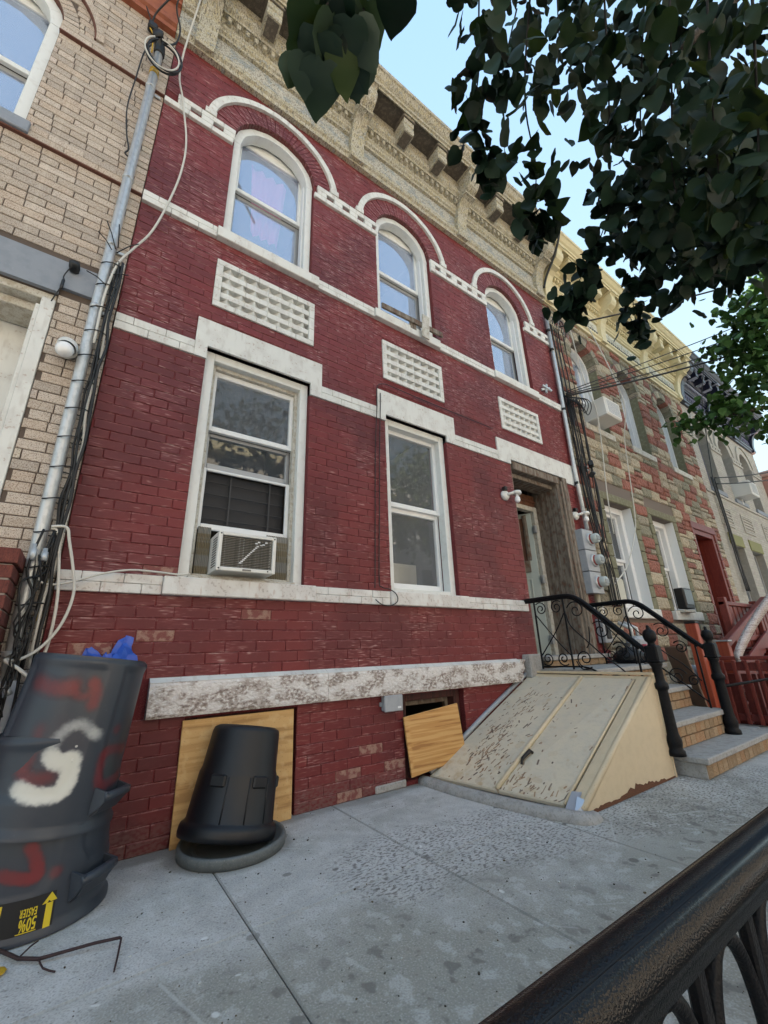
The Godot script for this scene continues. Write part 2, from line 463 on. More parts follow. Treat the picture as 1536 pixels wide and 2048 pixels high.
	mats.asphalt = laid(paint(512, 512, Color(0.10, 0.10, 0.10), [[speck, ramp(0.5, 0.8, 0.6), Color(0.12, 0.12, 0.12)], [mid, ramp(0.5, 0.8, 0.5), Color(0.04, 0.04, 0.04)]]), Vector3(2, 2, 2), 0.95)
	mats.bluestone = bumpy(laid(paint(512, 512, Color(0.36, 0.345, 0.325), [[mid, ramp(0.4, 0.75, 0.7), Color(0.27, 0.255, 0.24)], [speck, ramp(0.6, 0.85, 0.5), Color(0.48, 0.46, 0.44)], [fine, ramp(0.62, 0.8, 0.5), Color(0.2, 0.18, 0.16)]]), Vector3(0.9, 0.9, 0.9), 0.88), bump, 0.35)
	# yellow-brown stoop brick
	var stb := paint(512, 512, Color(0.34, 0.235, 0.14), [[mid, ramp(0.4, 0.8, 0.8), Color(0.40, 0.30, 0.20)], [fine, ramp(0.5, 0.75, 0.7), Color(0.19, 0.125, 0.075)]])
	mats.stoopbrick = bumpy(laid(stb, Vector3(0.6, 0.6, 0.6), 0.9), bump, 0.2)
	mats.stoopbricks = [mats.stoopbrick, tinted(mats.stoopbrick, lin(1.0, 0.84, 0.74)), tinted(mats.stoopbrick, lin(0.8, 0.78, 0.76)), tinted(mats.stoopbrick, lin(1.0, 0.95, 0.9))]
	mats.stoopmortar = plain(lin(0.2, 0.17, 0.14), 0.95)
	# dark red pier brick
	var pb := paint(512, 512, Color(0.13, 0.032, 0.024), [[mid, ramp(0.4, 0.8, 0.7), Color(0.18, 0.05, 0.035)], [nz(512, 512, 0.12, 3, 4, true, FastNoiseLite.TYPE_SIMPLEX_SMOOTH, 1, 6), ramp(0.55, 0.8, 0.7), Color(0.07, 0.018, 0.014)]])
	mats.pierbrick = bumpy(laid(pb, Vector3(0.4, 0.4, 0.4), 0.85), bump, 0.25)
	mats.piermortar = plain(lin(0.24, 0.2, 0.17), 0.95)
	# stone-face blocks
	var sb := paint(512, 512, Color(0.9, 0.9, 0.9), [[mid, ramp(0.4, 0.75, 0.5), Color(0.66, 0.64, 0.60)], [fine, ramp(0.6, 0.85, 0.5), Color(0.45, 0.42, 0.38)], [speck, ramp(0.7, 0.9, 0.3), Color(1, 1, 1)]])
	var sbm := bumpy(laid(sb, Vector3(0.8, 0.8, 0.8), 0.9), grey_tex(512, 512, mid), 3.0)
	mats.stone = tinted(sbm, Color.WHITE); mats.stone.vertex_color_use_as_albedo = true
	mats.stones = []
	for c in STONE: mats.stones.append(tinted(sbm, c.linear_to_srgb()))
	mats.stonemortar = plain(lin(0.16, 0.13, 0.11), 0.95)
	mats.stonegreen = bumpy(laid(paint(512, 512, Color(0.17, 0.165, 0.10), [[mid, ramp(0.4, 0.8, 0.7), Color(0.25, 0.24, 0.16)], [fine, ramp(0.6, 0.8, 0.5), Color(0.1, 0.1, 0.07)]]), Vector3(1, 1, 1), 0.9), bump, 0.3)
	# far grey house: painted brick
	var gp := paint(512, 512, Color(0.40, 0.375, 0.325), [[mid, ramp(0.4, 0.8, 0.7), Color(0.46, 0.43, 0.38)], [fine, ramp(0.6, 0.85, 0.4), Color(0.31, 0.29, 0.25)]])
	mats.greywall = bumpy(laid(gp, Vector3(1.4, 1.4, 1.4), 0.85), bump, 0.3); mats.greywall.vertex_color_use_as_albedo = true
	# cornices
	var k1 := nz(1024, 1024, 0.009, 5, 41); var k2 := nz(1024, 1024, 0.06, 4, 42); var k3 := nz(1024, 1024, 0.13, 2, 43)
	var drip := nz(1024, 1024, 0.06, 4, 44, true, FastNoiseLite.TYPE_SIMPLEX_SMOOTH, 1, 3)
	var cor := paint(1024, 1024, Color(0.52, 0.485, 0.39), [[k1, ramp(0.40, 0.62, 0.8), Color(0.50, 0.43, 0.265)], [k1, ramp(0.70, 0.78, 0.85), Color(0.34, 0.37, 0.37)], [k2, ramp(0.46, 0.62, 0.4), Color(0.40, 0.355, 0.26)], [drip, ramp(0.60, 0.70, 0.8), Color(0.17, 0.15, 0.115)], [k3, ramp(0.66, 0.78, 0.8), Color(0.085, 0.07, 0.05)], [k2, ramp(0.34, 0.2, 0.7), Color(0.66, 0.63, 0.54)]])
	mats.cornice = bumpy(laid(cor, Vector3(1.3, 1.3, 1.3), 0.85), grey_tex(1024, 1024, k2), 0.8)
	var fz := paint(1024, 1024, Color(0.57, 0.55, 0.48), [[k1, ramp(0.52, 0.60, 0.9), Color(0.36, 0.40, 0.41)], [drip, ramp(0.52, 0.62, 0.6), Color(0.33, 0.30, 0.24)], [k2, ramp(0.62, 0.72, 0.9), Color(0.13, 0.115, 0.09)], [k3, ramp(0.68, 0.78, 0.7), Color(0.10, 0.085, 0.065)]])
	mats.frieze = bumpy(laid(fz, Vector3(1.6, 1.0, 1.6), 0.85), grey_tex(1024, 1024, k3), 0.6)
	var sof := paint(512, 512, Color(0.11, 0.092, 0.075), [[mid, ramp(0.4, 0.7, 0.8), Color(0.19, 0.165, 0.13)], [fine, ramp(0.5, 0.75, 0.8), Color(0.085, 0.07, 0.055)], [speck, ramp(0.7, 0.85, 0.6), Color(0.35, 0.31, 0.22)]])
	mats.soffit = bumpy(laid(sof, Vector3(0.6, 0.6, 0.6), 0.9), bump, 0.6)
	mats.cream = laid(paint(512, 512, Color(0.66, 0.58, 0.37), [[mid, ramp(0.45, 0.8, 0.5), Color(0.58, 0.5, 0.3)], [fine, ramp(0.65, 0.85, 0.4), Color(0.46, 0.41, 0.28)]]), Vector3(1.5, 1.5, 1.5), 0.6)
	mats.creamwhite = plain(lin(0.62, 0.62, 0.56), 0.6); mats.greycut = plain(lin(0.16, 0.17, 0.18), 0.8)
	mats.navy = laid(paint(512, 512, Color(0.012, 0.013, 0.03), [[mid, ramp(0.45, 0.8, 0.6), Color(0.02, 0.022, 0.045)]]), Vector3(1.5, 1.5, 1.5), 0.3)
	mats.navytrim = plain(lin(0.36, 0.38, 0.48), 0.4); mats.navymid = plain(lin(0.10, 0.10, 0.17), 0.4)
	mats.rust = laid(paint(512, 512, Color(0.28, 0.085, 0.04), [[mid, ramp(0.4, 0.8, 0.7), Color(0.20, 0.055, 0.028)], [fine, ramp(0.6, 0.85, 0.4), Color(0.36, 0.14, 0.08)]]), Vector3(1, 1, 1), 0.7)
	# window metals and glass
	var fr := paint(512, 512, Color(0.70, 0.71, 0.69), [[mid, ramp(0.55, 0.85, 0.4), Color(0.58, 0.57, 0.53)], [speck, ramp(0.86, 0.95, 0.5), Color(0.40, 0.37, 0.33)]])
	mats.frame = laid(fr, Vector3(1.1, 1.1, 1.1), 0.45)
	mats.framedirty = laid(paint(512, 512, Color(0.52, 0.50, 0.44), [[mid, ramp(0.4, 0.75, 0.7), Color(0.36, 0.31, 0.24)], [fine, ramp(0.6, 0.8, 0.5), Color(0.25, 0.2, 0.15)]]), Vector3(0.8, 0.8, 0.8), 0.6)
	mats.vinyl = plain(lin(0.74, 0.75, 0.75), 0.35)
	mats.alu = plain(lin(0.36, 0.37, 0.38), 0.4, 0.3)
	mats.greyblue = laid(paint(512, 512, Color(0.235, 0.26, 0.30), [[mid, ramp(0.4, 0.8, 0.5), Color(0.19, 0.215, 0.25)], [fine, ramp(0.7, 0.9, 0.3), Color(0.33, 0.35, 0.38)]]), Vector3(1.2, 1.2, 1.2), 0.7)
	var g := StandardMaterial3D.new(); g.transparency = BaseMaterial3D.TRANSPARENCY_ALPHA; g.albedo_color = Color(0.8, 0.85, 0.9, 0.08); g.roughness = 0.02; g.metallic_specular = 0.5
	mats.glass = g
	var g2: StandardMaterial3D = g.duplicate(); g2.albedo_color = Color(0.84, 0.90, 1.0, 0.12); g2.metallic = 0.5
	mats.glassblue = g2     # coated panes of the upper floor
	var g3: StandardMaterial3D = g.duplicate(); g3.metallic = 0.03; g3.albedo_color = Color(0.95, 0.97, 1.0, 0.08); mats.glasslow = g3
	mats.screen = plain(lin(0.012, 0.012, 0.014), 0.6)
	mats.dark = plain(lin(0.02, 0.019, 0.018), 0.9)
	mats.room = plain(lin(0.07, 0.065, 0.06), 0.9)
	mats.curtain = plain(lin(0.5, 0.5, 0.52), 0.9)
	mats.pink = plain(lin(0.66, 0.16, 0.38), 0.9); mats.pink.backlight_enabled = true; mats.pink.backlight = Color(0.4, 0.15, 0.3)
	# wood
	var wv := nz(512, 512, 0.03, 4, 51, true, FastNoiseLite.TYPE_SIMPLEX_SMOOTH, 1, 16); var wh := nz(512, 512, 0.02, 4, 52, true, FastNoiseLite.TYPE_SIMPLEX_SMOOTH, 16, 1)
	mats.oldwood = bumpy(laid(paint(512, 512, Color(0.20, 0.165, 0.13), [[mid, ramp(0.35, 0.65, 0.8), Color(0.13, 0.10, 0.078)], [wv, ramp(0.5, 0.8, 0.6), Color(0.085, 0.062, 0.048)], [wv, ramp(0.35, 0.2, 0.6), Color(0.29, 0.26, 0.225)], [mid, ramp(0.62, 0.8, 0.6), Color(0.14, 0.055, 0.03)]]), Vector3(0.7, 1.3, 0.7), 0.85), grey_tex(512, 512, wv), 0.12)
	mats.brownwood = bumpy(laid(paint(512, 512, Color(0.13, 0.05, 0.022), [[wv, ramp(0.4, 0.7, 0.8), Color(0.07, 0.024, 0.012)], [mid, ramp(0.5, 0.8, 0.5), Color(0.2, 0.085, 0.035)]]), Vector3(0.5, 0.9, 0.5), 0.6), grey_tex(512, 512, wv), 0.4)
	mats.redwoodframe = laid(paint(512, 512, Color(0.06, 0.017, 0.015), [[wv, ramp(0.45, 0.75, 0.8), Color(0.03, 0.012, 0.01)], [fine, ramp(0.7, 0.85, 0.5), Color(0.14, 0.08, 0.06)]]), Vector3(0.5, 0.9, 0.5), 0.8)
	var ply1 := paint(512, 512, Color(0.58, 0.36, 0.145), [[wh, ramp(0.42, 0.62, 0.7), Color(0.47, 0.27, 0.095)], [wh, ramp(0.68, 0.74, 0.7), Color(0.36, 0.19, 0.065)], [mid, ramp(0.5, 0.8, 0.5), Color(0.64, 0.44, 0.22)], [fine, ramp(0.76, 0.86, 0.5), Color(0.3, 0.17, 0.07)]])
	mats.ply = laid(ply1, Vector3(0.9, 0.75, 0.9), 0.7, false)
	var ply2 := paint(512, 512, Color(0.60, 0.35, 0.13), [[wh, ramp(0.35, 0.6, 0.9), Color(0.50, 0.25, 0.075)], [wh, ramp(0.66, 0.78, 0.8), Color(0.34, 0.15, 0.045)], [speck, ramp(0.82, 0.9, 0.6), Color(0.2, 0.1, 0.04)]])
	mats.ply2 = laid(ply2, Vector3(0.62, 0.42, 0.62), 0.7, false)
	var rw := paint(512, 512, Color(0.165, 0.022, 0.013), [[wv, ramp(0.45, 0.75, 0.6), Color(0.105, 0.012, 0.008)], [mid, ramp(0.5, 0.8, 0.6), Color(0.20, 0.035, 0.02)]])
	mats.redwood = laid(rw, Vector3(0.6, 0.9, 0.6), 0.55)
	mats.orangewood = laid(paint(512, 512, Color(0.33, 0.06, 0.024), [[wv, ramp(0.45, 0.75, 0.6), Color(0.25, 0.035, 0.016)]]), Vector3(0.6, 0.9, 0.6), 0.55)
	mats.peelwood = laid(paint(512, 512, Color(0.55, 0.52, 0.50), [[wh, ramp(0.5, 0.7, 0.8), Color(0.36, 0.30, 0.28)], [chips_small(), ramp(0.6, 0.7, 0.8), Color(0.22, 0.09, 0.08)]]), Vector3(0.7, 0.3, 0.7), 0.8)
	# iron, plastic, metal
	mats.iron = bumpy(laid(paint(512, 512, Color(0.006, 0.006, 0.007), [[mid, ramp(0.5, 0.8, 0.6), Color(0.011, 0.011, 0.011)], [fine, ramp(0.74, 0.86, 0.4), Color(0.035, 0.026, 0.02)]]), Vector3(0.3, 0.3, 0.3), 0.5), bump, 0.2); mats.iron.metallic_specular = 0.3
	var ra := nz(1024, 512, 0.09, 4, 61, true, FastNoiseLite.TYPE_SIMPLEX_SMOOTH, 1, 1)
	mats.railiron = bumpy(laid(paint(1024, 512, Color(0.0045, 0.0042, 0.0045), [[ra, ramp(0.62, 0.8, 0.35), Color(0.02, 0.014, 0.009)]]), Vector3(0.34, 0.17, 0.17), 0.16, false), grey_tex(1024, 512, ra), 0.09); mats.railiron.metallic_specular = 0.38
	mats.black = plain(lin(0.006, 0.006, 0.0065), 0.5)
	mats.blackcable = plain(lin(0.006, 0.006, 0.0065), 0.55)
	mats.whitecable = plain(lin(0.55, 0.53, 0.48), 0.5)
	mats.whiteplastic = plain(lin(0.68, 0.67, 0.63), 0.4)
	mats.bulb = plain(lin(0.8, 0.8, 0.8), 0.15)
	mats.galv = laid(paint(512, 512, Color(0.52, 0.535, 0.54), [[mid, ramp(0.4, 0.75, 0.7), Color(0.40, 0.415, 0.42)], [fine, ramp(0.6, 0.85, 0.4), Color(0.62, 0.63, 0.63)]]), Vector3(0.4, 0.8, 0.4), 0.42); mats.galv.metallic = 0.45
	mats.boxgrey = laid(paint(512, 512, Color(0.33, 0.345, 0.37), [[mid, ramp(0.45, 0.8, 0.4), Color(0.27, 0.285, 0.31)]]), Vector3(0.6, 0.6, 0.6), 0.45)
	mats.beige = plain(lin(0.47, 0.45, 0.37), 0.5)
	mats.blue = plain(lin(0.02, 0.09, 0.50), 0.3); mats.blue.backlight_enabled = true; mats.blue.backlight = Color(0.1, 0.25, 0.6)
	mats.yellow = plain(lin(0.62, 0.47, 0.02), 0.5); mats.yellowtape = plain(lin(0.5, 0.3, 0.02), 0.6)
	mats.tape = plain(lin(0.42, 0.46, 0.52), 0.35, 0.4)
	mats.cardboard = plain(lin(0.24, 0.15, 0.10), 0.9)
	mats.white2 = plain(lin(0.7, 0.7, 0.7), 0.6)
	var ht1 := nz(1024, 1024, 0.008, 4, 71); var ht2 := nz(1024, 1024, 0.05, 4, 72, true, FastNoiseLite.TYPE_SIMPLEX_SMOOTH, 1, 2); var ht3 := nz(1024, 1024, 0.11, 3, 73); var ht4 := nz(1024, 1024, 0.13, 3, 74, true, FastNoiseLite.TYPE_SIMPLEX_SMOOTH, 4, 1)
	var hat := paint(1024, 1024, Color(0.64, 0.55, 0.41), [[ht1, ramp(0.4, 0.75, 0.5), Color(0.58, 0.51, 0.41)], [ht2, ramp(0.5, 0.8, 0.14), Color(0.40, 0.35, 0.27)], [ht3, ramp(0.6, 0.85, 0.2), Color(0.42, 0.36, 0.27)], [ht1, ramp(0.72, 0.92, 0.35), Color(0.47, 0.30, 0.15)]])
	var hg := RandomNumberGenerator.new(); hg.seed = 23
	# 1.6 m of picture from x = 2.45, z = -0.1: rust soaks up from the low edge, chips lie in drifts along the slope
	for k in 150:
		var at := Vector2(40 + absf(hg.randfn(0, 120)), 110 + hg.randf() * 740)
		dash(hat, at, hg.randf_range(2, 26), hg.randf_range(4, 17), hg.randf() * 3.1, Color(0.44, 0.27, 0.12) if hg.randf() < 0.6 else Color(0.34, 0.20, 0.10), hg.randf_range(0.07, 0.2))
	var drifts := [[Vector2(420, 240), 170, 46, 130], [Vector2(250, 300), 120, 60, 60], [Vector2(600, 480), 260, 200, 60], [Vector2(170, 560), 70, 110, 60], [Vector2(760, 330), 150, 150, 30], [Vector2(130, 730), 50, 60, 40]]
	for q in drifts:
		for k in q[3]:
			var at: Vector2 = q[0] + Vector2(hg.randfn(0, q[1]), hg.randfn(0, q[2]))
			dash(hat, at, absf(hg.randfn(0, 16)) + 2.0, hg.randf_range(1.4, 4.2), hg.randfn(0.1, 0.35), [Color(0.085, 0.05, 0.035), Color(0.16, 0.08, 0.045), Color(0.26, 0.13, 0.06)][hg.randi() % 3], hg.randf_range(0.5, 0.95))
	mats.hatch = laid(hat, Vector3(1.6, 1.6, 1.6), 0.55, true, Vector3(-2.45 / 1.6, 0, 0.1 / 1.6))
	mats.hatchside = laid(paint(512, 512, Color(0.62, 0.50, 0.335), [[mid, ramp(0.4, 0.8, 0.5), Color(0.57, 0.455, 0.30)], [speck, ramp(0.84, 0.93, 0.6), Color(0.14, 0.07, 0.03)]]), Vector3(0.9, 0.9, 0.9), 0.55)
	mats.rustedge = laid(paint(512, 512, Color(0.10, 0.04, 0.02), [[fine, ramp(0.4, 0.7, 0.7), Color(0.2, 0.08, 0.035)]]), Vector3(0.4, 0.4, 0.4), 0.9)
	mats.blackcan = bumpy(laid(paint(512, 512, Color(0.0035, 0.0037, 0.006), [[mid, ramp(0.5, 0.8, 0.6), Color(0.006, 0.006, 0.009)], [speck, ramp(0.84, 0.95, 0.4), Color(0.05, 0.05, 0.05)]]), Vector3(0.5, 0.5, 0.5), 0.5, false), bump, 0.03)
	mats.cangrey = bumpy(laid(paint(512, 512, Color(0.030, 0.038, 0.050), [[mid, ramp(0.45, 0.8, 0.6), Color(0.038, 0.046, 0.058)], [fine, ramp(0.7, 0.9, 0.4), Color(0.052, 0.058, 0.066)]]), Vector3(0.6, 0.6, 0.6), 0.45, false), bump, 0.03)
	mats.lidgrey = bumpy(laid(paint(512, 512, Color(0.105, 0.118, 0.12), [[mid, ramp(0.45, 0.8, 0.6), Color(0.08, 0.09, 0.09)], [fine, ramp(0.6, 0.85, 0.6), Color(0.19, 0.19, 0.175)]]), Vector3(0.5, 0.5, 0.5), 0.6, false), bump, 0.04)
	# leaves
	mats.leaves = []
	for c in [Color(0.011, 0.025, 0.013), Color(0.008, 0.018, 0.012), Color(0.022, 0.040, 0.022), Color(0.035, 0.06, 0.016), Color(0.034, 0.056, 0.040)]:
		var l := plain(c.linear_to_srgb(), 0.55); l.metallic_specular = 0.3; l.backlight_enabled = true; l.backlight = Color(0.16, 0.2, 0.05)
		l.vertex_color_use_as_albedo = true
		mats.leaves.append(l)
	mats.leafyellow = plain(lin(0.16, 0.20, 0.02), 0.5); mats.leafyellow.backlight_enabled = true; mats.leafyellow.backlight = Color(0.5, 0.6, 0.1)
	mats.bark = bumpy(laid(paint(512, 512, Color(0.085, 0.07, 0.055), [[wv, ramp(0.45, 0.7, 0.8), Color(0.045, 0.036, 0.028)]]), Vector3(0.4, 0.8, 0.4), 0.9), grey_tex(512, 512, wv), 2.0)
	mats.twig = plain(lin(0.012, 0.010, 0.008), 0.8)
	mats.vine = plain(lin(0.03, 0.012, 0.012), 0.7)

func low_mask(w: int) -> PackedByteArray:   # splash dirt together with contact shade painted into the lowest courses
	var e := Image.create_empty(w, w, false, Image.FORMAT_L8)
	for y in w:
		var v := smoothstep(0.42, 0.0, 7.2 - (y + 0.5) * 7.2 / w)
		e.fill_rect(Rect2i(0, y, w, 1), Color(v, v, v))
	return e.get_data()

func zone(w: int, f) -> PackedByteArray:   # a slow mask over the yard, f(x, z) in metres
	var n := 128
	var im := Image.create_empty(n, n, false, Image.FORMAT_L8)
	for j in n:
		for i in n:
			var v: float = f.call(-1.5 + 7.4 * (i + 0.5) / n, -0.6 + 7.4 * (j + 0.5) / n)
			im.set_pixel(i, j, Color(v, v, v))
	im.resize(w, w, Image.INTERPOLATE_CUBIC)
	return im.get_data()

func dash(im: Image, at: Vector2, l: float, w: float, ang: float, c: Color, amt: float):   # one soft mark, in pixels
	var d := Vector2(cos(ang), sin(ang)); var r := l * 0.5 + w + 1
	var s := c.linear_to_srgb()
	for y in range(int(at.y - r), int(at.y + r) + 1):
		for x in range(int(at.x - r), int(at.x + r) + 1):
			if x < 0 or y < 0 or x >= im.get_width() or y >= im.get_height(): continue
			var p := Vector2(x, y) - at
			var t := clampf(p.dot(d), -l * 0.5, l * 0.5)
			var k := amt * clampf(w + 0.5 - (p - d * t).length(), 0.0, 1.0)
			if k > 0.0: im.set_pixel(x, y, im.get_pixel(x, y).lerp(s, k))

func wide_noise(w: int) -> PackedByteArray:
	return nz(w, w, 0.03, 4, 16, false, FastNoiseLite.TYPE_SIMPLEX_SMOOTH, 6, 6)

func chips_small() -> PackedByteArray:
	return nz(512, 512, 0.06, 3, 77)

const STONE := [Color(0.50, 0.43, 0.315), Color(0.45, 0.39, 0.295), Color(0.34, 0.135, 0.10), Color(0.29, 0.125, 0.098), Color(0.27, 0.255, 0.185), Color(0.34, 0.305, 0.23)]

# ---------------------------------------------------------------- walls of bricks
func half_at(b: Dictionary, y: float) -> float:   # half width of an arched opening at height y
	if y <= b.cy: return b.r
	var d: float = b.r * b.r - (y - b.cy) * (y - b.cy)
	return sqrt(d) if d > 0 else 0.0

func runs(blocks: Array, ya: float, yb: float, x0: float, x1: float, loose := 0.0) -> Array:
	var cut := []
	for b in blocks:
		if yb < b.y0 + 0.004: continue
		if b.has("r"):
			var r: float = b.r + loose
			var y := maxf(ya, b.cy)
			if y >= b.cy + r: continue
			var h := sqrt(maxf(0.0, r * r - (y - b.cy) * (y - b.cy)))
			if y <= b.cy and ya < b.cy - 0.03: h = b.r
			if h > 0.0: cut.append([b.cx - h, b.cx + h])
		elif ya < b.y1 - 0.004: cut.append([b.x0, b.x1])
	cut.sort_custom(func(p, q): return p[0] < q[0])
	var out := []; var x := x0
	for c in cut:
		if c[0] > x + 0.012: out.append([x, minf(c[0], x1)])
		x = maxf(x, c[1])
	if x < x1 - 0.012: out.append([x, x1])
	return out

func back_wall(st: SurfaceTool, x0: float, x1: float, y0: float, y1: float, blocks: Array, zb: float, zf: float, loose := 0.0):
	var ys := [y0, y1]
	for b in blocks:
		ys.append(b.y0)
		if b.has("r"):
			for i in 17: ys.append(b.cy + (b.r + loose) * sin(PI / 2 * i / 16.0))
		else: ys.append(b.y1)
	ys.sort()
	for i in ys.size() - 1:
		if ys[i + 1] - ys[i] < 0.001 or ys[i] < y0 - 0.0001 or ys[i + 1] > y1 + 0.0001: continue
		for r in runs(blocks, ys[i], ys[i + 1] if true else 0.0, x0, x1, loose if ys[i] > 5.9 else 0.0):
			slab(st, Vector3(r[0], ys[i], zb), Vector3(r[1], ys[i + 1], zf))

func brick_mesh(l: float, h: float, d: float, b: float, sd: int, wob := 0.0015) -> ArrayMesh:   # front at z = 0
	var g := RandomNumberGenerator.new(); g.seed = sd
	var st := mb()
	var o := []; var f := []
	for k in [[-1, -1], [1, -1], [1, 1], [-1, 1]]:
		o.append(Vector3(k[0] * l / 2, k[1] * h / 2, -b + g.randf_range(-wob, wob)))
		f.append(Vector3(k[0] * (l / 2 - b * g.randf_range(0.7, 1.6)), k[1] * (h / 2 - b * g.randf_range(0.7, 1.6)), g.randf_range(-wob, wob)))
	quad(st, f[0], f[1], f[2], f[3])
	for i in 4:
		var n := (i + 1) % 4
		quad(st, o[i], o[n], f[n], f[i])
		quad(st, Vector3(o[i].x, o[i].y, -d), Vector3(o[n].x, o[n].y, -d), o[n], o[i])
	return fin(st)

# bricks in courses between the openings: [centre, length, height, x0]
func lay(blocks: Array, courses: Array, x0: float, x1: float, pitch: float, gap: float, loose := 0.0, heads := 0) -> Array:
	var out := []; var row := 0
	for c in courses:
		var ch: float = (c[1] - c[0]) / c[2]
		for i in int(c[2]):
			var ya: float = c[0] + i * ch; var yb := ya + ch
			row += 1
			var p := pitch * 0.5 if heads > 0 and row % heads == 0 else pitch
			for r in runs(blocks, ya, yb, x0, x1, loose):
				var first := floorf((r[0] - x0) / p - 1) * p + x0 + (p * 0.5 if row % 2 else 0.0) + p * 0.06 * sin(row * 7.3)
				var x := first
				while x < r[1]:
					var a := maxf(x, r[0]); var b := minf(x + p, r[1])
					x += p
					if b - a < 0.028: continue
					out.append([Vector3((a + b) / 2, (ya + yb) / 2, 0), b - a - gap, ch - gap])
	return out

func set_bricks(house: Node3D, list: Array, meshes: Array, l0: float, h0: float, singles: Array, many: Material, called: String, rest: String, z := 0.0, jut := 0.002, bare = null):
	var ranked := []
	for i in list.size():
		var b = list[i]
		ranked.append([-px_at(b[0]) * sqrt(b[1] * b[2]), i])
	ranked.sort_custom(func(p, q): return p[0] < q[0])
	var xs := []; var tints := []
	for k in ranked.size():
		var b = list[ranked[k][1]]
		var xf := Transform3D(Basis().rotated(Vector3.BACK, rng.randf_range(-0.004, 0.004)).scaled(Vector3(b[1] / l0, b[2] / h0, 1)), b[0] + Vector3(0, 0, z + rng.randf_range(-jut, jut)))
		var special = bare.call(b) if bare != null else null
		if k < 300 and ranked[k][0] < 0:
			put(called, meshes[rng.randi() % meshes.size()], special if special else singles[rng.randi() % singles.size()], house, xf)
		else:
			xs.append(xf)
			var v := rng.randf_range(0.88, 1.06)
			tints.append(Color(v, v * rng.randf_range(0.96, 1.02), v * rng.randf_range(0.96, 1.02)))
	if xs.size(): multi(rest, meshes[0], many, house, xs, tints)

# ---------------------------------------------------------------- windows
func bars(st: SurfaceTool, x0: float, x1: float, y0: float, y1: float, w: float, z0: float, z1: float, top := -1.0, bottom := -1.0):
	var t := w if top < 0 else top; var bo := w if bottom < 0 else bottom
	bev(st, Vector3(x0, y0, z0), Vector3(x0 + w, y1, z1), 0.004); bev(st, Vector3(x1 - w, y0, z0), Vector3(x1, y1, z1), 0.004)
	bev(st, Vector3(x0 + w, y1 - t, z0 + 0.001), Vector3(x1 - w, y1, z1 - 0.001), 0.004); bev(st, Vector3(x0 + w, y0, z0 + 0.001), Vector3(x1 - w, y0 + bo, z1 - 0.001), 0.004)

func pane(called: String, x0: float, x1: float, y0: float, y1: float, z: float, m: Material, parent: Node3D, tilt := 0.0) -> MeshInstance3D:
	var st := mb()
	var w := (x1 - x0) / 2; var h := (y1 - y0) / 2
	quad(st, Vector3(-w, -h, -tilt), Vector3(w, -h, -tilt), Vector3(w, h, tilt), Vector3(-w, h, tilt))
	return done(st, called, m, parent, Transform3D(Basis(), Vector3((x0 + x1) / 2, (y0 + y1) / 2, z)))

func room(parent: Node3D, x0: float, x1: float, y0: float, y1: float, depth := 1.2, z := -0.3):   # the dark inside that one sees through a window
	var st := mb()
	var a := Vector3(x0 - 0.25, y0 - 0.4, z); var b := Vector3(x1 + 0.25, y1 + 0.35, z - depth)
	slab(st, Vector3(a.x, a.y, b.z - 0.03), Vector3(b.x, b.y, b.z))
	slab(st, Vector3(a.x - 0.03, a.y, b.z), Vector3(a.x, b.y, a.z)); slab(st, Vector3(b.x, a.y, b.z), Vector3(b.x + 0.03, b.y, a.z))
	slab(st, Vector3(a.x, a.y - 0.03, b.z), Vector3(b.x, a.y, a.z)); slab(st, Vector3(a.x, b.y, b.z), Vector3(b.x, b.y + 0.03, a.z))
	done(st, "room", mats.room, parent)

# sash window with straight head
func sash_window(house: Node3D, x0: float, x1: float, y0: float, y1: float, meet: float, glass: Material, fr: Material, zt := -0.05, tw := 0.072) -> Node3D:
	var w := joint("window", house)
	var st := mb(); bars(st, x0 + 0.002, x1 - 0.002, y0 + 0.001, y1 - 0.001, tw, zt - 0.10, zt, tw, 0.05)
	done(st, "frame", fr, w)
	var a := x0 + tw; var b := x1 - tw
	st = mb(); bars(st, a - 0.004, b + 0.004, meet, y1 - tw + 0.004, 0.045, zt - 0.12, zt - 0.075, 0.05, 0.05)
	done(st, "sash", mats.vinyl, w)
	st = mb(); bars(st, a - 0.004, b + 0.004, y0 + 0.046, meet + 0.004, 0.045, zt - 0.155, zt - 0.112, 0.05, 0.07)
	done(st, "sash", mats.vinyl, w)
	pane("pane", a + 0.03, b - 0.03, meet + 0.03, y1 - tw - 0.03, zt - 0.097, glass, w, 0.002)
	pane("pane", a + 0.03, b - 0.03, y0 + 0.1, meet - 0.03, zt - 0.133, glass, w, -0.003)
	room(w, x0, x1, y0, y1)
	return w

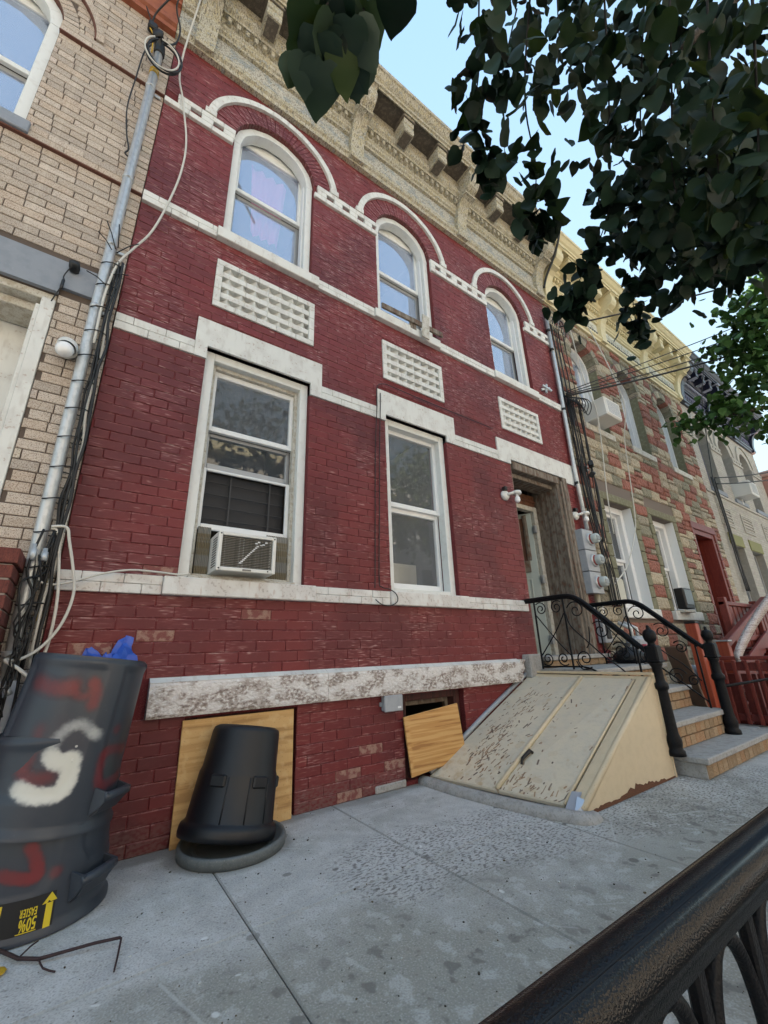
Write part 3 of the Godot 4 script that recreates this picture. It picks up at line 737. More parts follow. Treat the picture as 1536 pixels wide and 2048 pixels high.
# round-headed opening with a faceted metal trim and sashes behind it
func arch_window(house: Node3D, cx: float, cy: float, r: float, y0: float, meet: float, glass: Material, fr: Material, curtain: Material = null, tw := 0.072, zt := -0.05) -> Node3D:
	var w := joint("window", house)
	var st := mb()
	bev(st, Vector3(cx - r + 0.002, y0 + 0.001, zt - 0.11), Vector3(cx - r + tw, cy, zt), 0.005)
	bev(st, Vector3(cx + r - tw, y0 + 0.001, zt - 0.11), Vector3(cx + r - 0.002, cy, zt), 0.005)
	var n := 7
	for i in n:
		var a := PI * i / n; var b := PI * (i + 1) / n
		var k := 1.0 / cos(PI / n / 2)
		ring_piece(st, cx, cy, (r - tw) * k * 0.99, r * k * 0.985, a + 0.003, b - 0.003, zt - 0.11, zt, 1)
	ring_piece(st, cx, cy, r - tw + 0.001, r - 0.002, 0, PI, zt - 0.108, zt - 0.003, 14)
	done(st, "frame", fr, w)
	st = mb()
	bev(st, Vector3(cx - r + tw - 0.02, y0 + 0.001, zt - 0.13), Vector3(cx - r + tw + 0.012, cy + 0.1, zt - 0.06), 0.004)
	bev(st, Vector3(cx + r - tw - 0.012, y0 + 0.001, zt - 0.13), Vector3(cx + r - tw + 0.02, cy + 0.1, zt - 0.06), 0.004)
	done(st, "track", mats.vinyl, w)
	var a := cx - r + tw; var b := cx + r - tw
	var top := cy + (r - tw) * 0.80
	st = mb(); bars(st, a - 0.03, b + 0.03, meet, top, 0.07, zt - 0.165, zt - 0.125, 0.055, 0.05)
	bev(st, Vector3(a - 0.03, top + 0.002, zt - 0.16), Vector3(b + 0.03, cy + r + 0.02, zt - 0.13), 0.003)
	done(st, "sash", fr, w)
	st = mb(); bars(st, a - 0.03, b + 0.03, y0 + 0.005, meet + 0.004, 0.07, zt - 0.20, zt - 0.168, 0.045, 0.05)
	done(st, "sash", mats.alu, w)
	pane("pane", a + 0.02, b - 0.02, meet + 0.03, top - 0.04, zt - 0.145, glass, w, 0.004)
	pane("pane", a + 0.02, b - 0.02, y0 + 0.04, meet - 0.03, zt - 0.182, glass, w, 0.004)
	room(w, cx - r, cx + r, y0, cy + r, 1.4)
	if curtain: bx("blind", Vector3(a - 0.02, y0 - 0.1, zt - 0.27), Vector3(b + 0.02, cy + r, zt - 0.262), curtain, w, 0.002)
	return w

# ---------------------------------------------------------------- cornices: one profile for all four sister houses
func cornice(house: Node3D, x0: float, x1: float, consoles: Array, blocks: Array, m: Material, under: Material, trim: Material, panel: Material, fancy := false):
	var c := joint("cornice", house)
	var low := [Vector2(-0.02, 6.78), Vector2(0.055, 6.78), Vector2(0.06, 6.83), Vector2(0.085, 6.85), Vector2(0.085, 6.895), Vector2(0.065, 6.93), Vector2(0.05, 6.955), Vector2(0.05, 6.99)]
	var mid := [Vector2(0.04, 7.215), Vector2(0.075, 7.22), Vector2(0.08, 7.25), Vector2(0.10, 7.265), Vector2(0.105, 7.30), Vector2(0.12, 7.315), Vector2(0.12, 7.335)]
	var high := [Vector2(0.11, 7.355), Vector2(0.11, 7.46), Vector2(0.165, 7.465), Vector2(0.17, 7.495), Vector2(0.20, 7.52), Vector2(0.215, 7.555), Vector2(0.185, 7.575), Vector2(0.185, 7.806)]
	var top := [Vector2(0.43, 7.77), Vector2(0.445, 7.765), Vector2(0.45, 7.80), Vector2(0.47, 7.805), Vector2(0.475, 7.84), Vector2(0.505, 7.86), Vector2(0.545, 7.915), Vector2(0.565, 7.925), Vector2(0.57, 7.97), Vector2(0.0, 8.04)]
	for part in [["lower_moulding", low, m], ["frieze", [Vector2(0.05, 6.99), Vector2(0.04, 6.995), Vector2(0.04, 7.215)], panel], ["middle_moulding", mid, m], ["upper_moulding", [Vector2(0.12, 7.335)] + high, m], ["crown", [Vector2(0.43, 7.815)] + top, m]]:
		var st := mb()
		run_x(st, part[1], x0, x1, false, false)
		# close the ends
		if part[0] != "frieze":
			var pr: Array = part[1].duplicate(); pr.append(Vector2(-0.02, pr[-1].y)); pr.append(Vector2(-0.02, pr[0].y))
			var e := mb(); run_x(e, pr, x0, x1, true, true)
			done(e, part[0], part[2], c)
		else: done(st, part[0], part[2], c)
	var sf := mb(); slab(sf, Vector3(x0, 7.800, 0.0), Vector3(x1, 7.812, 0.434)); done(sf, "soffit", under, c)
	# dentils
	var x := x0 + 0.03; var dm := boxm(Vector3(0.045, 0.075, 0.055), 0.005); var n := 0
	while x < x1 - 0.05 and n < 60:
		put("dentil", dm, trim if n % 1 == 0 else m, c, Transform3D(Basis(), Vector3(x + 0.02, 7.405, 0.135)))
		x += 0.095; n += 1
	for bx0 in blocks:      # modillions
		var st := mb()
		var w := 0.165
		run_x(st, [Vector2(0.18, 7.50), Vector2(0.385, 7.515), Vector2(0.395, 7.53), Vector2(0.395, 7.62), Vector2(0.375, 7.635), Vector2(0.40, 7.66), Vector2(0.405, 7.74), Vector2(0.425, 7.755), Vector2(0.425, 7.806), Vector2(0.18, 7.806)], bx0, bx0 + w, true, true)
		var mo := done(st, "modillion", m, c)
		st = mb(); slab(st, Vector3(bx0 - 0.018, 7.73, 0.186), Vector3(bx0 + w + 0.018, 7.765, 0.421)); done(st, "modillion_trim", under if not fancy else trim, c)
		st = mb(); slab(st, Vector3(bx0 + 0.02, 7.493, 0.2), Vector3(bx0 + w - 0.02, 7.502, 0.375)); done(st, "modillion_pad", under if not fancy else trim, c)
	for k in consoles:      # long consoles: a shaft that swells into a scroll
		var st := mb()
		var w := 0.185
		run_x(st, [Vector2(0.02, 6.80), Vector2(0.105, 6.80), Vector2(0.11, 6.86), Vector2(0.10, 6.95), Vector2(0.105, 7.02), Vector2(0.12, 7.12), Vector2(0.145, 7.24), Vector2(0.19, 7.335), Vector2(0.25, 7.39), Vector2(0.315, 7.405), Vector2(0.34, 7.425), Vector2(0.315, 7.455), Vector2(0.34, 7.465), Vector2(0.40, 7.50), Vector2(0.435, 7.56), Vector2(0.445, 7.63), Vector2(0.43, 7.69), Vector2(0.44, 7.72), Vector2(0.47, 7.74), Vector2(0.47, 7.83), Vector2(0.02, 7.83)], k, k + w, true, true)
		done(st, "console", m, c)
		st = mb(); slab(st, Vector3(k - 0.012, 7.40, 0.10), Vector3(k + w + 0.012, 7.425, 0.33)); slab(st, Vector3(k - 0.015, 7.74, 0.19), Vector3(k + w + 0.015, 7.78, 0.485))
		done(st, "console_trim", trim, c)
	if fancy:
		# pierced scroll ornament along the frieze and raised tablets between the consoles
		for i in consoles.size():
			var a: float = consoles[i] + 0.2
			var b: float = consoles[i + 1] - 0.02 if i + 1 < consoles.size() else x1
			if b - a < 0.5: continue
			var st := mb(true)
			var t := a + 0.06; var flip := 1.0
			while t < b - 0.12:
				tube(st, spiral(Vector3(t + 0.055, 7.1, 0.045), Vector3.RIGHT, Vector3.UP * flip, 0.06, 0.012, -2.0, 1.3, 14), 0.010, 5)
				tube(st, [Vector3(t + 0.09, 7.1 - 0.055 * flip, 0.045), Vector3(t + 0.12, 7.1, 0.05), Vector3(t + 0.16, 7.1 + 0.05 * flip, 0.045)], 0.009, 5)
				t += 0.135; flip = -flip
			done(st, "frieze_scroll", panel if not panel == m else trim, c)
			st = mb(); t = a + 0.03
			while t < b - 0.06:
				slab(st, Vector3(t, 6.965, 0.05), Vector3(t + 0.045, 6.99, 0.066)); t += 0.08
			done(st, "fret", mats.greycut, c).set_meta("kind", "stuff")
			st = mb(true); t = a + 0.04
			while t < b - 0.05:
				lathe(st, [Vector2(0.001, 0.05), Vector2(0.024, 0.03), Vector2(0.03, 0.0)], 8, Transform3D(Basis(Vector3.RIGHT, -PI / 2).rotated(Vector3.RIGHT, PI), Vector3(t, 7.66, 0.187))); t += 0.075
			done(st, "rosette_row", trim, c)

func box_house(house: Node3D, x0: float, x1: float, m: Material, deep := 7.0, top := 7.95):   # the rest of the house behind its front
	var parts := {"side_wall": [[x0, x0 + 0.08, 0.0, top, -deep, -0.3], [x1 - 0.08, x1, 0.0, top, -deep, -0.3]], "rear_wall": [[x0 + 0.08, x1 - 0.08, 0.0, top, -deep, -deep + 0.1]], "roof": [[x0, x1, top - 0.0, top + 0.08, -deep, 0.0]], "floor": [[x0 + 0.08, x1 - 0.08, 4.0, 4.08, -deep + 0.1, -0.3], [x0 + 0.08, x1 - 0.08, 0.78, 0.86, -deep + 0.1, -0.3]]}
	for k in parts:
		for p in parts[k]:
			var st := mb(); slab(st, Vector3(p[0], p[2], p[4]), Vector3(p[1], p[3], p[5])); done(st, k, m, house)

# ---------------------------------------------------------------- the red house
const ARCHES := [0.895, 2.60, 4.575]
const PANELS := [[0.446, 1.376, 3.80, 4.31], [2.195, 3.075, 3.775, 4.28], [4.11, 4.985, 3.76, 4.25]]
const AR := 0.437
const AY := 5.985

func build_red_house():
	var h := thing("red_brick_house", "red painted brick row house with white trim and a peeling cream cornice", "house")
	var X0 := -0.17; var X1 := 5.74
	var blocks := []
	for c in ARCHES: blocks.append({"cx": c, "cy": AY, "r": AR, "y0": 4.64, "x0": c - AR, "x1": c + AR})
	blocks.append({"x0": 0.455, "x1": 1.357, "y0": 1.508, "y1": 3.372})
	blocks.append({"x0": 2.20, "x1": 3.052, "y0": 1.508, "y1": 3.325})
	blocks.append({"x0": 4.175, "x1": 5.40, "y0": 0.86, "y1": 3.315})
	blocks.append({"x0": 0.60, "x1": 1.335, "y0": 0.0, "y1": 0.655})
	blocks.append({"x0": 2.275, "x1": 2.985, "y0": 0.03, "y1": 0.66})
	var st := mb(); var holes := blocks.duplicate()
	for r in PANELS: holes.append({"x0": r[0] + 0.01, "x1": r[1] - 0.01, "y0": r[2] + 0.01, "y1": r[3] - 0.01})
	back_wall(st, X0, X1, 0.0, 6.95, holes, -0.3, -0.0055)
	done(st, "wall", mats.redmortar, h)
	box_house(h, X0, X1, mats.room)
	# bricks
	var solid := blocks.duplicate()
	for r in [[0.362, 1.468, 3.25, 3.622], [2.105, 3.19, 3.25, 3.60], [3.94, 5.655, 3.25, 3.575], [0.446, 1.376, 3.80, 4.31], [2.195, 3.075, 3.775, 4.28], [4.11, 4.985, 3.76, 4.25]]: solid.append({"x0": r[0], "x1": r[1], "y0": r[2], "y1": r[3]})
	var list := lay(solid, COURSES, X0, X1, 0.2135, 0.0036, 0.215)
	var ms := []
	for k in 4: ms.append(brick_mesh(0.210, 0.064, 0.05, 0.0034, 100 + k))
	var bare := func(b):
		var p: Vector3 = b[0]
		var q := 0.0
		if p.y < 0.42 and p.x > 1.3 and p.x < 2.4: q = 0.4 if p.y > 0.13 and p.y < 0.36 else 0.1
		elif p.x > 3.7 and p.y < 1.7 and p.y > 0.8: q = 0.15
		elif p.y > 1.0 and p.y < 1.75: q = 0.02
		return mats.bare if rng.randf() < q else null
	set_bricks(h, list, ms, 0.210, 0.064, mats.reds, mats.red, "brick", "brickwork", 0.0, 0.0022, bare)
	# soldier bricks over the round windows and the white hoods
	for c in ARCHES:
		var back := mb(); ring_piece(back, c, AY, AR + 0.004, 0.70, 0.0, PI, -0.28, -0.006, 24); done(back, "arch_backing", mats.redmortar, h)
		for i in 34:
			var a := 0.06 + (PI - 0.12) * i / 34.0; var b := 0.06 + (PI - 0.12) * (i + 1) / 34.0
			var s2 := mb(); ring_piece(s2, c, AY, AR, 0.648, a + 0.006, b - 0.006, -0.14, 0.0035 + rng.randf_range(-0.002, 0.003), 1)
			done(s2, "arch_brick", mats.reds[rng.randi() % 6], h)
		for i in 22:
			var a := 0.13 + (PI - 0.26) * i / 22.0; var b := 0.13 + (PI - 0.26) * (i + 1) / 22.0
			var s2 := mb(); ring_piece(s2, c, AY, 0.645, 0.715, a + 0.0018, b - 0.0018, -0.02, 0.034 + rng.randf_range(-0.001, 0.001), 2)
			done(s2, "hood_brick", mats.white, h)
		for s in [-1, 1]: bx("hood_foot", Vector3(c + s * 0.68 - 0.052, 6.016, -0.02), Vector3(c + s * 0.68 + 0.052, 6.085, 0.036), mats.white, h, 0.003)
	# notched belt between the round windows: three courses, the middle one with gaps
	for course in 3:
		var y := 5.815 + course * 0.0667
		var p := 0.205
		for r in runs(blocks, 5.83, 5.9, X0, X1):
			var x: float = floorf((r[0] - X0) / p) * p + X0 + (0.105 if course == 1 else (0.1 if course == 2 else 0.0))
			while x < r[1]:
				var a := maxf(x, r[0]); var b := minf(x + (0.11 if course == 1 else p), r[1])
				x += p
				if b - a > 0.02: bx("belt_brick", Vector3(a + 0.0015, y + 0.001, -0.012), Vector3(b - 0.0015, y + 0.0652, 0.026), mats.white, h, 0.003)
	# plain belts of two white courses, and the sills between
	var belts := [[4.525, 4.64, 0.03, [[0.41, 1.40], [2.09, 3.06], [4.07, 5.05]], mats.white], [3.25, 3.385, 0.014, [[0.362, 1.468], [2.105, 3.19], [3.94, 5.655]], mats.white], [1.39, 1.508, 0.03, [[0.37, 1.44], [2.165, 3.13]], mats.worn]]
	for bl in belts:
		var skip := []
		for s in bl[3]: skip.append({"x0": s[0], "x1": s[1], "y0": bl[0] - 0.01, "y1": bl[1] + 0.01})
		if bl[0] < 2: skip.append({"x0": 4.10, "x1": 5.42, "y0": bl[0] - 0.01, "y1": bl[1] + 0.01})
		var hh: float = (bl[1] - bl[0]) / 2
		for row in 2:
			for r in runs(skip, bl[0], bl[1], X0, X1):
				var x: float = r[0] - (0.1 if row == 1 else 0.0)
				while x < r[1]:
					var a := maxf(x, r[0]); var b := minf(x + 0.2135, r[1]); x += 0.2135
					if b - a > 0.02: bx("belt_brick", Vector3(a + 0.0012, bl[0] + row * hh + 0.001, -0.012), Vector3(b - 0.0012, bl[0] + (row + 1) * hh - 0.001, bl[2] + rng.randf_range(-0.001, 0.001)), bl[4], h, 0.003)
		if bl[0] != 3.25:
			for s in bl[3]: bx("sill", Vector3(s[0] + 0.001, bl[0], -0.2), Vector3(s[1] - 0.001, bl[1], bl[2] + 0.025), bl[4], h, 0.006)
	# lintels, each with an ear down to the belt on both sides
	for l in [[0.362, 1.468, 0.455, 1.357, 3.25, 3.622, 3.372], [2.105, 3.19, 2.20, 3.052, 3.25, 3.60, 3.325], [3.94, 5.655, 4.175, 5.40, 3.25, 3.575, 3.315]]:
		st = mb(); prism(st, [Vector2(l[0], l[4]), Vector2(l[2], l[4]), Vector2(l[2], l[6]), Vector2(l[3], l[6]), Vector2(l[3], l[4]), Vector2(l[1], l[4]), Vector2(l[1], l[5]), Vector2(l[0], l[5])], -0.08, 0.016)
		done(st, "lintel", mats.white, h)
	for v in [[0.446, 1.376, 3.80, 4.31, 7], [2.195, 3.075, 3.775, 4.28, 7], [4.11, 4.985, 3.76, 4.25, 7]]: tooth_panel(h, v)
	# stone water table, its top edge sloped; it breaks off near the steps
	var joints := [0.375, 1.55, 2.78, 3.80]
	for i in 3:
		st = mb(); run_x(st, [Vector2(-0.01, 0.673), Vector2(0.052, 0.673), Vector2(0.058, 0.69), Vector2(0.056, 0.852), Vector2(0.048, 0.868), Vector2(0.0, 0.893), Vector2(-0.01, 0.893)], joints[i] + 0.0015, joints[i + 1] - 0.0015, true, true)
		done(st, "water_table", mats.peel, h)
		st = mb(); run_x(st, [Vector2(0.0505, 0.8675), Vector2(0.0525, 0.8685), Vector2(0.003, 0.8955), Vector2(0.0, 0.8935)], joints[i] + 0.0015, joints[i + 1] - 0.0015, true, true)
		done(st, "painted_edge", mats.white, h)
	st = mb(); prism(st, [Vector2(3.80, 0.70), Vector2(3.835, 0.72), Vector2(3.82, 0.76), Vector2(3.87, 0.80), Vector2(3.85, 0.85), Vector2(3.9, 0.885), Vector2(3.80, 0.89)], -0.01, 0.045); done(st, "broken_edge", mats.peel, h)
	bx("stone_block", Vector3(3.90, 0.70, -0.05), Vector3(4.13, 0.935, 0.10), mats.bluestone, h, 0.012)
	# cornice
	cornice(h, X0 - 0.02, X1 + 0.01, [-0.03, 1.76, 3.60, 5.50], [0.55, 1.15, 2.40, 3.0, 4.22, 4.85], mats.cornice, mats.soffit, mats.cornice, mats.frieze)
	# round windows
	for i in 3:
		var w := arch_window(h, ARCHES[i], AY, AR, 4.64, 5.50, mats.glassblue, mats.frame, null)
		if i == 0:
			w.set_meta("label", "round-headed window with a pink curtain")
			st = mb(true)
			var c := ARCHES[0] + 0.02
			var n := 14
			for k in n:
				for j in 8:
					var p := []
					for e in [[k, j], [k + 1, j], [k + 1, j + 1], [k, j + 1]]:
						var u: float = float(e[0]) / n - 0.5; var v: float = e[1] / 8.0
						p.append(Vector3(c + u * lerpf(0.42, 0.30, v), 6.16 - v * 0.95, -0.30 + 0.025 * sin(u * 22.0) - 0.02 * v))
					quad(st, p[3], p[2], p[1], p[0])
			done(st, "curtain", mats.pink, w)
	# ground floor windows
	left_window(h)
	var w2 := sash_window(h, 2.20, 3.052, 1.508, 3.325, 2.385, mats.glasslow, mats.frame)
	bx("window_board", Vector3(2.27, 1.508, -0.16), Vector3(2.98, 1.552, -0.055), mats.frame, w2, 0.006)
	bx("blind", Vector3(2.25, 1.5, -0.62), Vector3(3.0, 1.93, -0.6), mats.beige, w2, 0.002)
	front_door(h)
	cellar_openings(h)

func tooth_panel(h: Node3D, v: Array):
	var p := joint("tooth_panel", h)
	var x0: float = v[0]; var x1: float = v[1]; var y0: float = v[2]; var y1: float = v[3]
	var b := 0.055
	bx("panel_back", Vector3(x0 + 0.004, y0 + 0.004, -0.085), Vector3(x1 - 0.004, y1 - 0.004, -0.07), mats.worn, p, 0.002)
	for k in 5:
		var a := lerpf(x0, x1, k / 5.0); var c := lerpf(x0, x1, (k + 1) / 5.0)
		bx("border_brick", Vector3(a + 0.001, y1 - b, -0.06), Vector3(c - 0.001, y1, 0.012), mats.white, p, 0.003)
		bx("border_brick", Vector3(a + 0.001, y0, -0.06), Vector3(c - 0.001, y0 + b, 0.012), mats.white, p, 0.003)
	for k in 3:
		var a := lerpf(y0 + b, y1 - b, k / 3.0); var c := lerpf(y0 + b, y1 - b, (k + 1) / 3.0)
		bx("border_brick", Vector3(x0, a + 0.001, -0.06), Vector3(x0 + b, c - 0.001, 0.012), mats.white, p, 0.003)
		bx("border_brick", Vector3(x1 - b, a + 0.001, -0.06), Vector3(x1, c - 0.001, 0.012), mats.white, p, 0.003)
	var ih := y1 - y0 - 2 * b
	var th := ih * 0.145; var fh := (ih - 4 * th) / 3.0
	var n := 7; var iw := x1 - x0 - 2 * b
	for r in 4:
		var y := y0 + b + r * (th + fh)
		for k in n:
			var cx := x0 + b + iw * (k + (0.5 if r % 2 else 0.5)) / n
			var s := iw / n * 0.5
			var st := mb()
			run_y(st, [Vector2(cx - s, -0.068), Vector2(cx + s, -0.068), Vector2(cx, 0.002)], y, y + th)
			done(st, "tooth_brick", mats.white, p)
		if r < 3:
			for k in 4:
				var a := lerpf(x0 + b, x1 - b, k / 4.0); var c := lerpf(x0 + b, x1 - b, (k + 1) / 4.0)
				bx("course_brick", Vector3(a + 0.001, y + th, -0.066), Vector3(c - 0.001, y + th + fh, 0.004), mats.white, p, 0.003)

func run_y(st: SurfaceTool, poly: Array, y0: float, y1: float):   # a small outline of Vector2(x, z), anticlockwise from below, pushed upwards
	for i in poly.size():
		var a: Vector2 = poly[i]; var b: Vector2 = poly[(i + 1) % poly.size()]
		quad(st, Vector3(b.x, y0, b.y), Vector3(a.x, y0, a.y), Vector3(a.x, y1, a.y), Vector3(b.x, y1, b.y))
	for i in range(1, poly.size() - 1):
		tri(st, Vector3(poly[0].x, y1, poly[0].y), Vector3(poly[i + 1].x, y1, poly[i + 1].y), Vector3(poly[i].x, y1, poly[i].y))
		tri(st, Vector3(poly[0].x, y0, poly[0].y), Vector3(poly[i].x, y0, poly[i].y), Vector3(poly[i + 1].x, y0, poly[i + 1].y))

func left_window(h: Node3D):
	var w := joint("window", h)
	var x0 := 0.457; var x1 := 1.355; var y0 := 1.508; var y1 := 3.371
	var st := mb(); bars(st, x0, x1, y0, y1, 0.072, -0.15, -0.045, 0.072, 0.03); done(st, "frame", mats.frame, w)
	st = mb(); bars(st, x0 + 0.07, x1 - 0.07, y0 + 0.03, y1 - 0.07, 0.03, -0.16, -0.10, 0.035, 0.025); done(st, "track", mats.framedirty, w)
	var a := x0 + 0.1; var b := x1 - 0.1
	st = mb(); bars(st, a - 0.01, b + 0.01, 2.71, 3.275, 0.036, -0.175, -0.135, 0.055, 0.045); done(st, "sash", mats.vinyl, w)
	st = mb(); bars(st, a - 0.008, b + 0.008, 2.395, 2.712, 0.036, -0.215, -0.18, 0.03, 0.055); done(st, "sash", mats.alu, w)
	st = mb(); bars(st, a - 0.008, b + 0.008, 1.90, 2.39, 0.035, -0.165, -0.14, 0.02, 0.045); done(st, "screen_frame", mats.vinyl, w)
	pane("pane", a + 0.02, b - 0.02, 2.74, 3.24, -0.155, mats.glasslow, w, 0.003)
	pane("pane", a + 0.02, b - 0.02, 2.44, 2.70, -0.2, mats.glass, w, 0.003)
	bx("screen", Vector3(a + 0.02, 1.93, -0.222), Vector3(b - 0.02, 2.38, -0.22), mats.screen, w, 0.0005)
	st = mb(); for x in [0.78, 1.10]: slab(st, Vector3(x, 1.93, -0.2), Vector3(x + 0.012, 2.38, -0.19))
	for k in 4: slab(st, Vector3(a + 0.03, 2.0 + k * 0.1, -0.199), Vector3(b - 0.03, 2.004 + k * 0.1, -0.191))
	done(st, "guard_bars", plain(lin(0.035, 0.035, 0.037), 0.6), w)
	bx("window_board", Vector3(x0 + 0.06, 1.505, -0.13), Vector3(x1 - 0.06, 1.535, -0.02), mats.framedirty, w, 0.006)
	room(w, x0, x1, y0, y1, 1.6)

func front_door(h: Node3D):
	var d := joint("entrance", h)
	# deep timber lining: right cheek, left cheek, head
	var st := mb(); bev(st, Vector3(5.20, 0.86, -0.56), Vector3(5.398, 3.313, -0.02), 0.006); done(st, "cheek", mats.oldwood, d)
	st = mb(); bev(st, Vector3(4.177, 0.86, -0.56), Vector3(4.23, 3.313, -0.03), 0.006); done(st, "cheek", mats.oldwood, d)
	st = mb(); bev(st, Vector3(5.30, 0.87, -0.02), Vector3(5.396, 3.312, 0.03), 0.008); bev(st, Vector3(5.255, 0.87, -0.06), Vector3(5.305, 3.25, 0.012), 0.006); done(st, "moulding", mats.oldwood, d)
	st = mb(); bev(st, Vector3(4.232, 3.20, -0.3), Vector3(5.254, 3.311, 0.0), 0.008); bev(st, Vector3(4.232, 3.14, -0.34), Vector3(5.22, 3.2, -0.1), 0.006); done(st, "head", mats.oldwood, d)
	st = mb(); bev(st, Vector3(4.232, 2.955, -0.56), Vector3(5.198, 3.14, -0.42), 0.006); bev(st, Vector3(4.232, 3.02, -0.43), Vector3(5.198, 3.05, -0.40), 0.006); done(st, "transom_panel", mats.brownwood, d)
	# inner frame
	st = mb(); bev(st, Vector3(4.232, 0.86, -0.50), Vector3(4.29, 2.954, -0.40), 0.005); bev(st, Vector3(5.12, 0.86, -0.50), Vector3(5.198, 2.954, -0.40), 0.005); bev(st, Vector3(4.29, 2.885, -0.49), Vector3(5.12, 2.954, -0.402), 0.005)
	done(st, "door_frame", mats.peelwood if false else mats.framedirty, d)
	# inner room with a brown press in it
	st = mb()
	slab(st, Vector3(3.9, 0.84, -2.6), Vector3(5.6, 3.3, -2.55)); slab(st, Vector3(3.87, 0.84, -2.6), Vector3(3.9, 3.3, -0.56)); slab(st, Vector3(5.6, 0.84, -2.6), Vector3(5.63, 3.3, -0.56)); slab(st, Vector3(3.87, 3.3, -2.6), Vector3(5.63, 3.33, -0.5)); slab(st, Vector3(3.87, 0.80, -2.6), Vector3(5.63, 0.862, -0.5))
	done(st, "hallway", mats.room, d)
	# door leaf, swung inwards on the right-hand hinges
	var leaf := joint("door", h, Vector3(5.115, 0.875, -0.46))
	leaf.rotation.y = deg_to_rad(-62)
	var green := plain(lin(0.42, 0.47, 0.44), 0.45)
	st = mb()
	bev(st, Vector3(-0.82, 0.0, -0.02), Vector3(0.0, 1.14, 0.02), 0.003); bev(st, Vector3(-0.82, 1.14, -0.02), Vector3(-0.71, 2.0, 0.02), 0.003); bev(st, Vector3(-0.11, 1.14, -0.02), Vector3(0.0, 2.0, 0.02), 0.003); bev(st, Vector3(-0.71, 1.9, -0.02), Vector3(-0.11, 2.0, 0.02), 0.003)
	done(st, "leaf", green, leaf)
	for p in [[-0.72, -0.45, 0.62, 1.05], [-0.37, -0.10, 0.62, 1.05], [-0.72, -0.45, 0.15, 0.54], [-0.37, -0.10, 0.15, 0.54]]:
		st = mb(); bars(st, p[0], p[1], p[2], p[3], 0.022, 0.0205, 0.028); bev(st, Vector3(p[0] + 0.05, p[2] + 0.05, 0.0205), Vector3(p[1] - 0.05, p[3] - 0.05, 0.027), 0.004); done(st, "door_panel", green, leaf)
	st = mb(); bev(st, Vector3(-0.72, 1.3, 0.021), Vector3(-0.10, 1.93, 0.033), 0.004); done(st, "brown_board", mats.brownwood, leaf)
	st = mb(); bev(st, Vector3(-0.715, 1.135, 0.021), Vector3(-0.09, 1.3, 0.045), 0.006); bev(st, Vector3(-0.12, 1.3, 0.03), Vector3(-0.06, 1.97, 0.05), 0.006); done(st, "torn_trim", mats.oldwood, leaf)
	for y in [0.22, 1.02, 1.74]: bx("hinge", Vector3(5.08, 0.875 + y - 0.055, -0.43), Vector3(5.125, 0.875 + y + 0.055, -0.385), mats.alu, h, 0.004)

func cellar_openings(h: Node3D):
	for o in [[0.60, 1.335, 0.0, 0.655], [2.275, 2.985, 0.03, 0.66]]:
		var w := joint("cellar_window", h)
		var st := mb(); bars(st, o[0] + 0.001, o[1] - 0.001, o[2] + 0.002, o[3] - 0.001, 0.075, -0.2, -0.06, 0.06, 0.04); done(st, "frame", mats.redwoodframe, w)
		st = mb(); bars(st, o[0] + 0.076, o[1] - 0.076, o[2] + 0.05, o[3] - 0.062, 0.035, -0.19, -0.14, 0.045, 0.03); done(st, "sash", mats.oldwood, w)
		room(w, o[0] + 0.1, o[1] - 0.1, o[2] + 0.45, o[3] - 0.3, 0.8)
	bx("wall_patch", Vector3(1.98, 0.0, -0.005), Vector3(2.272, 0.052, 0.012), mats.bluestone, h, 0.01)

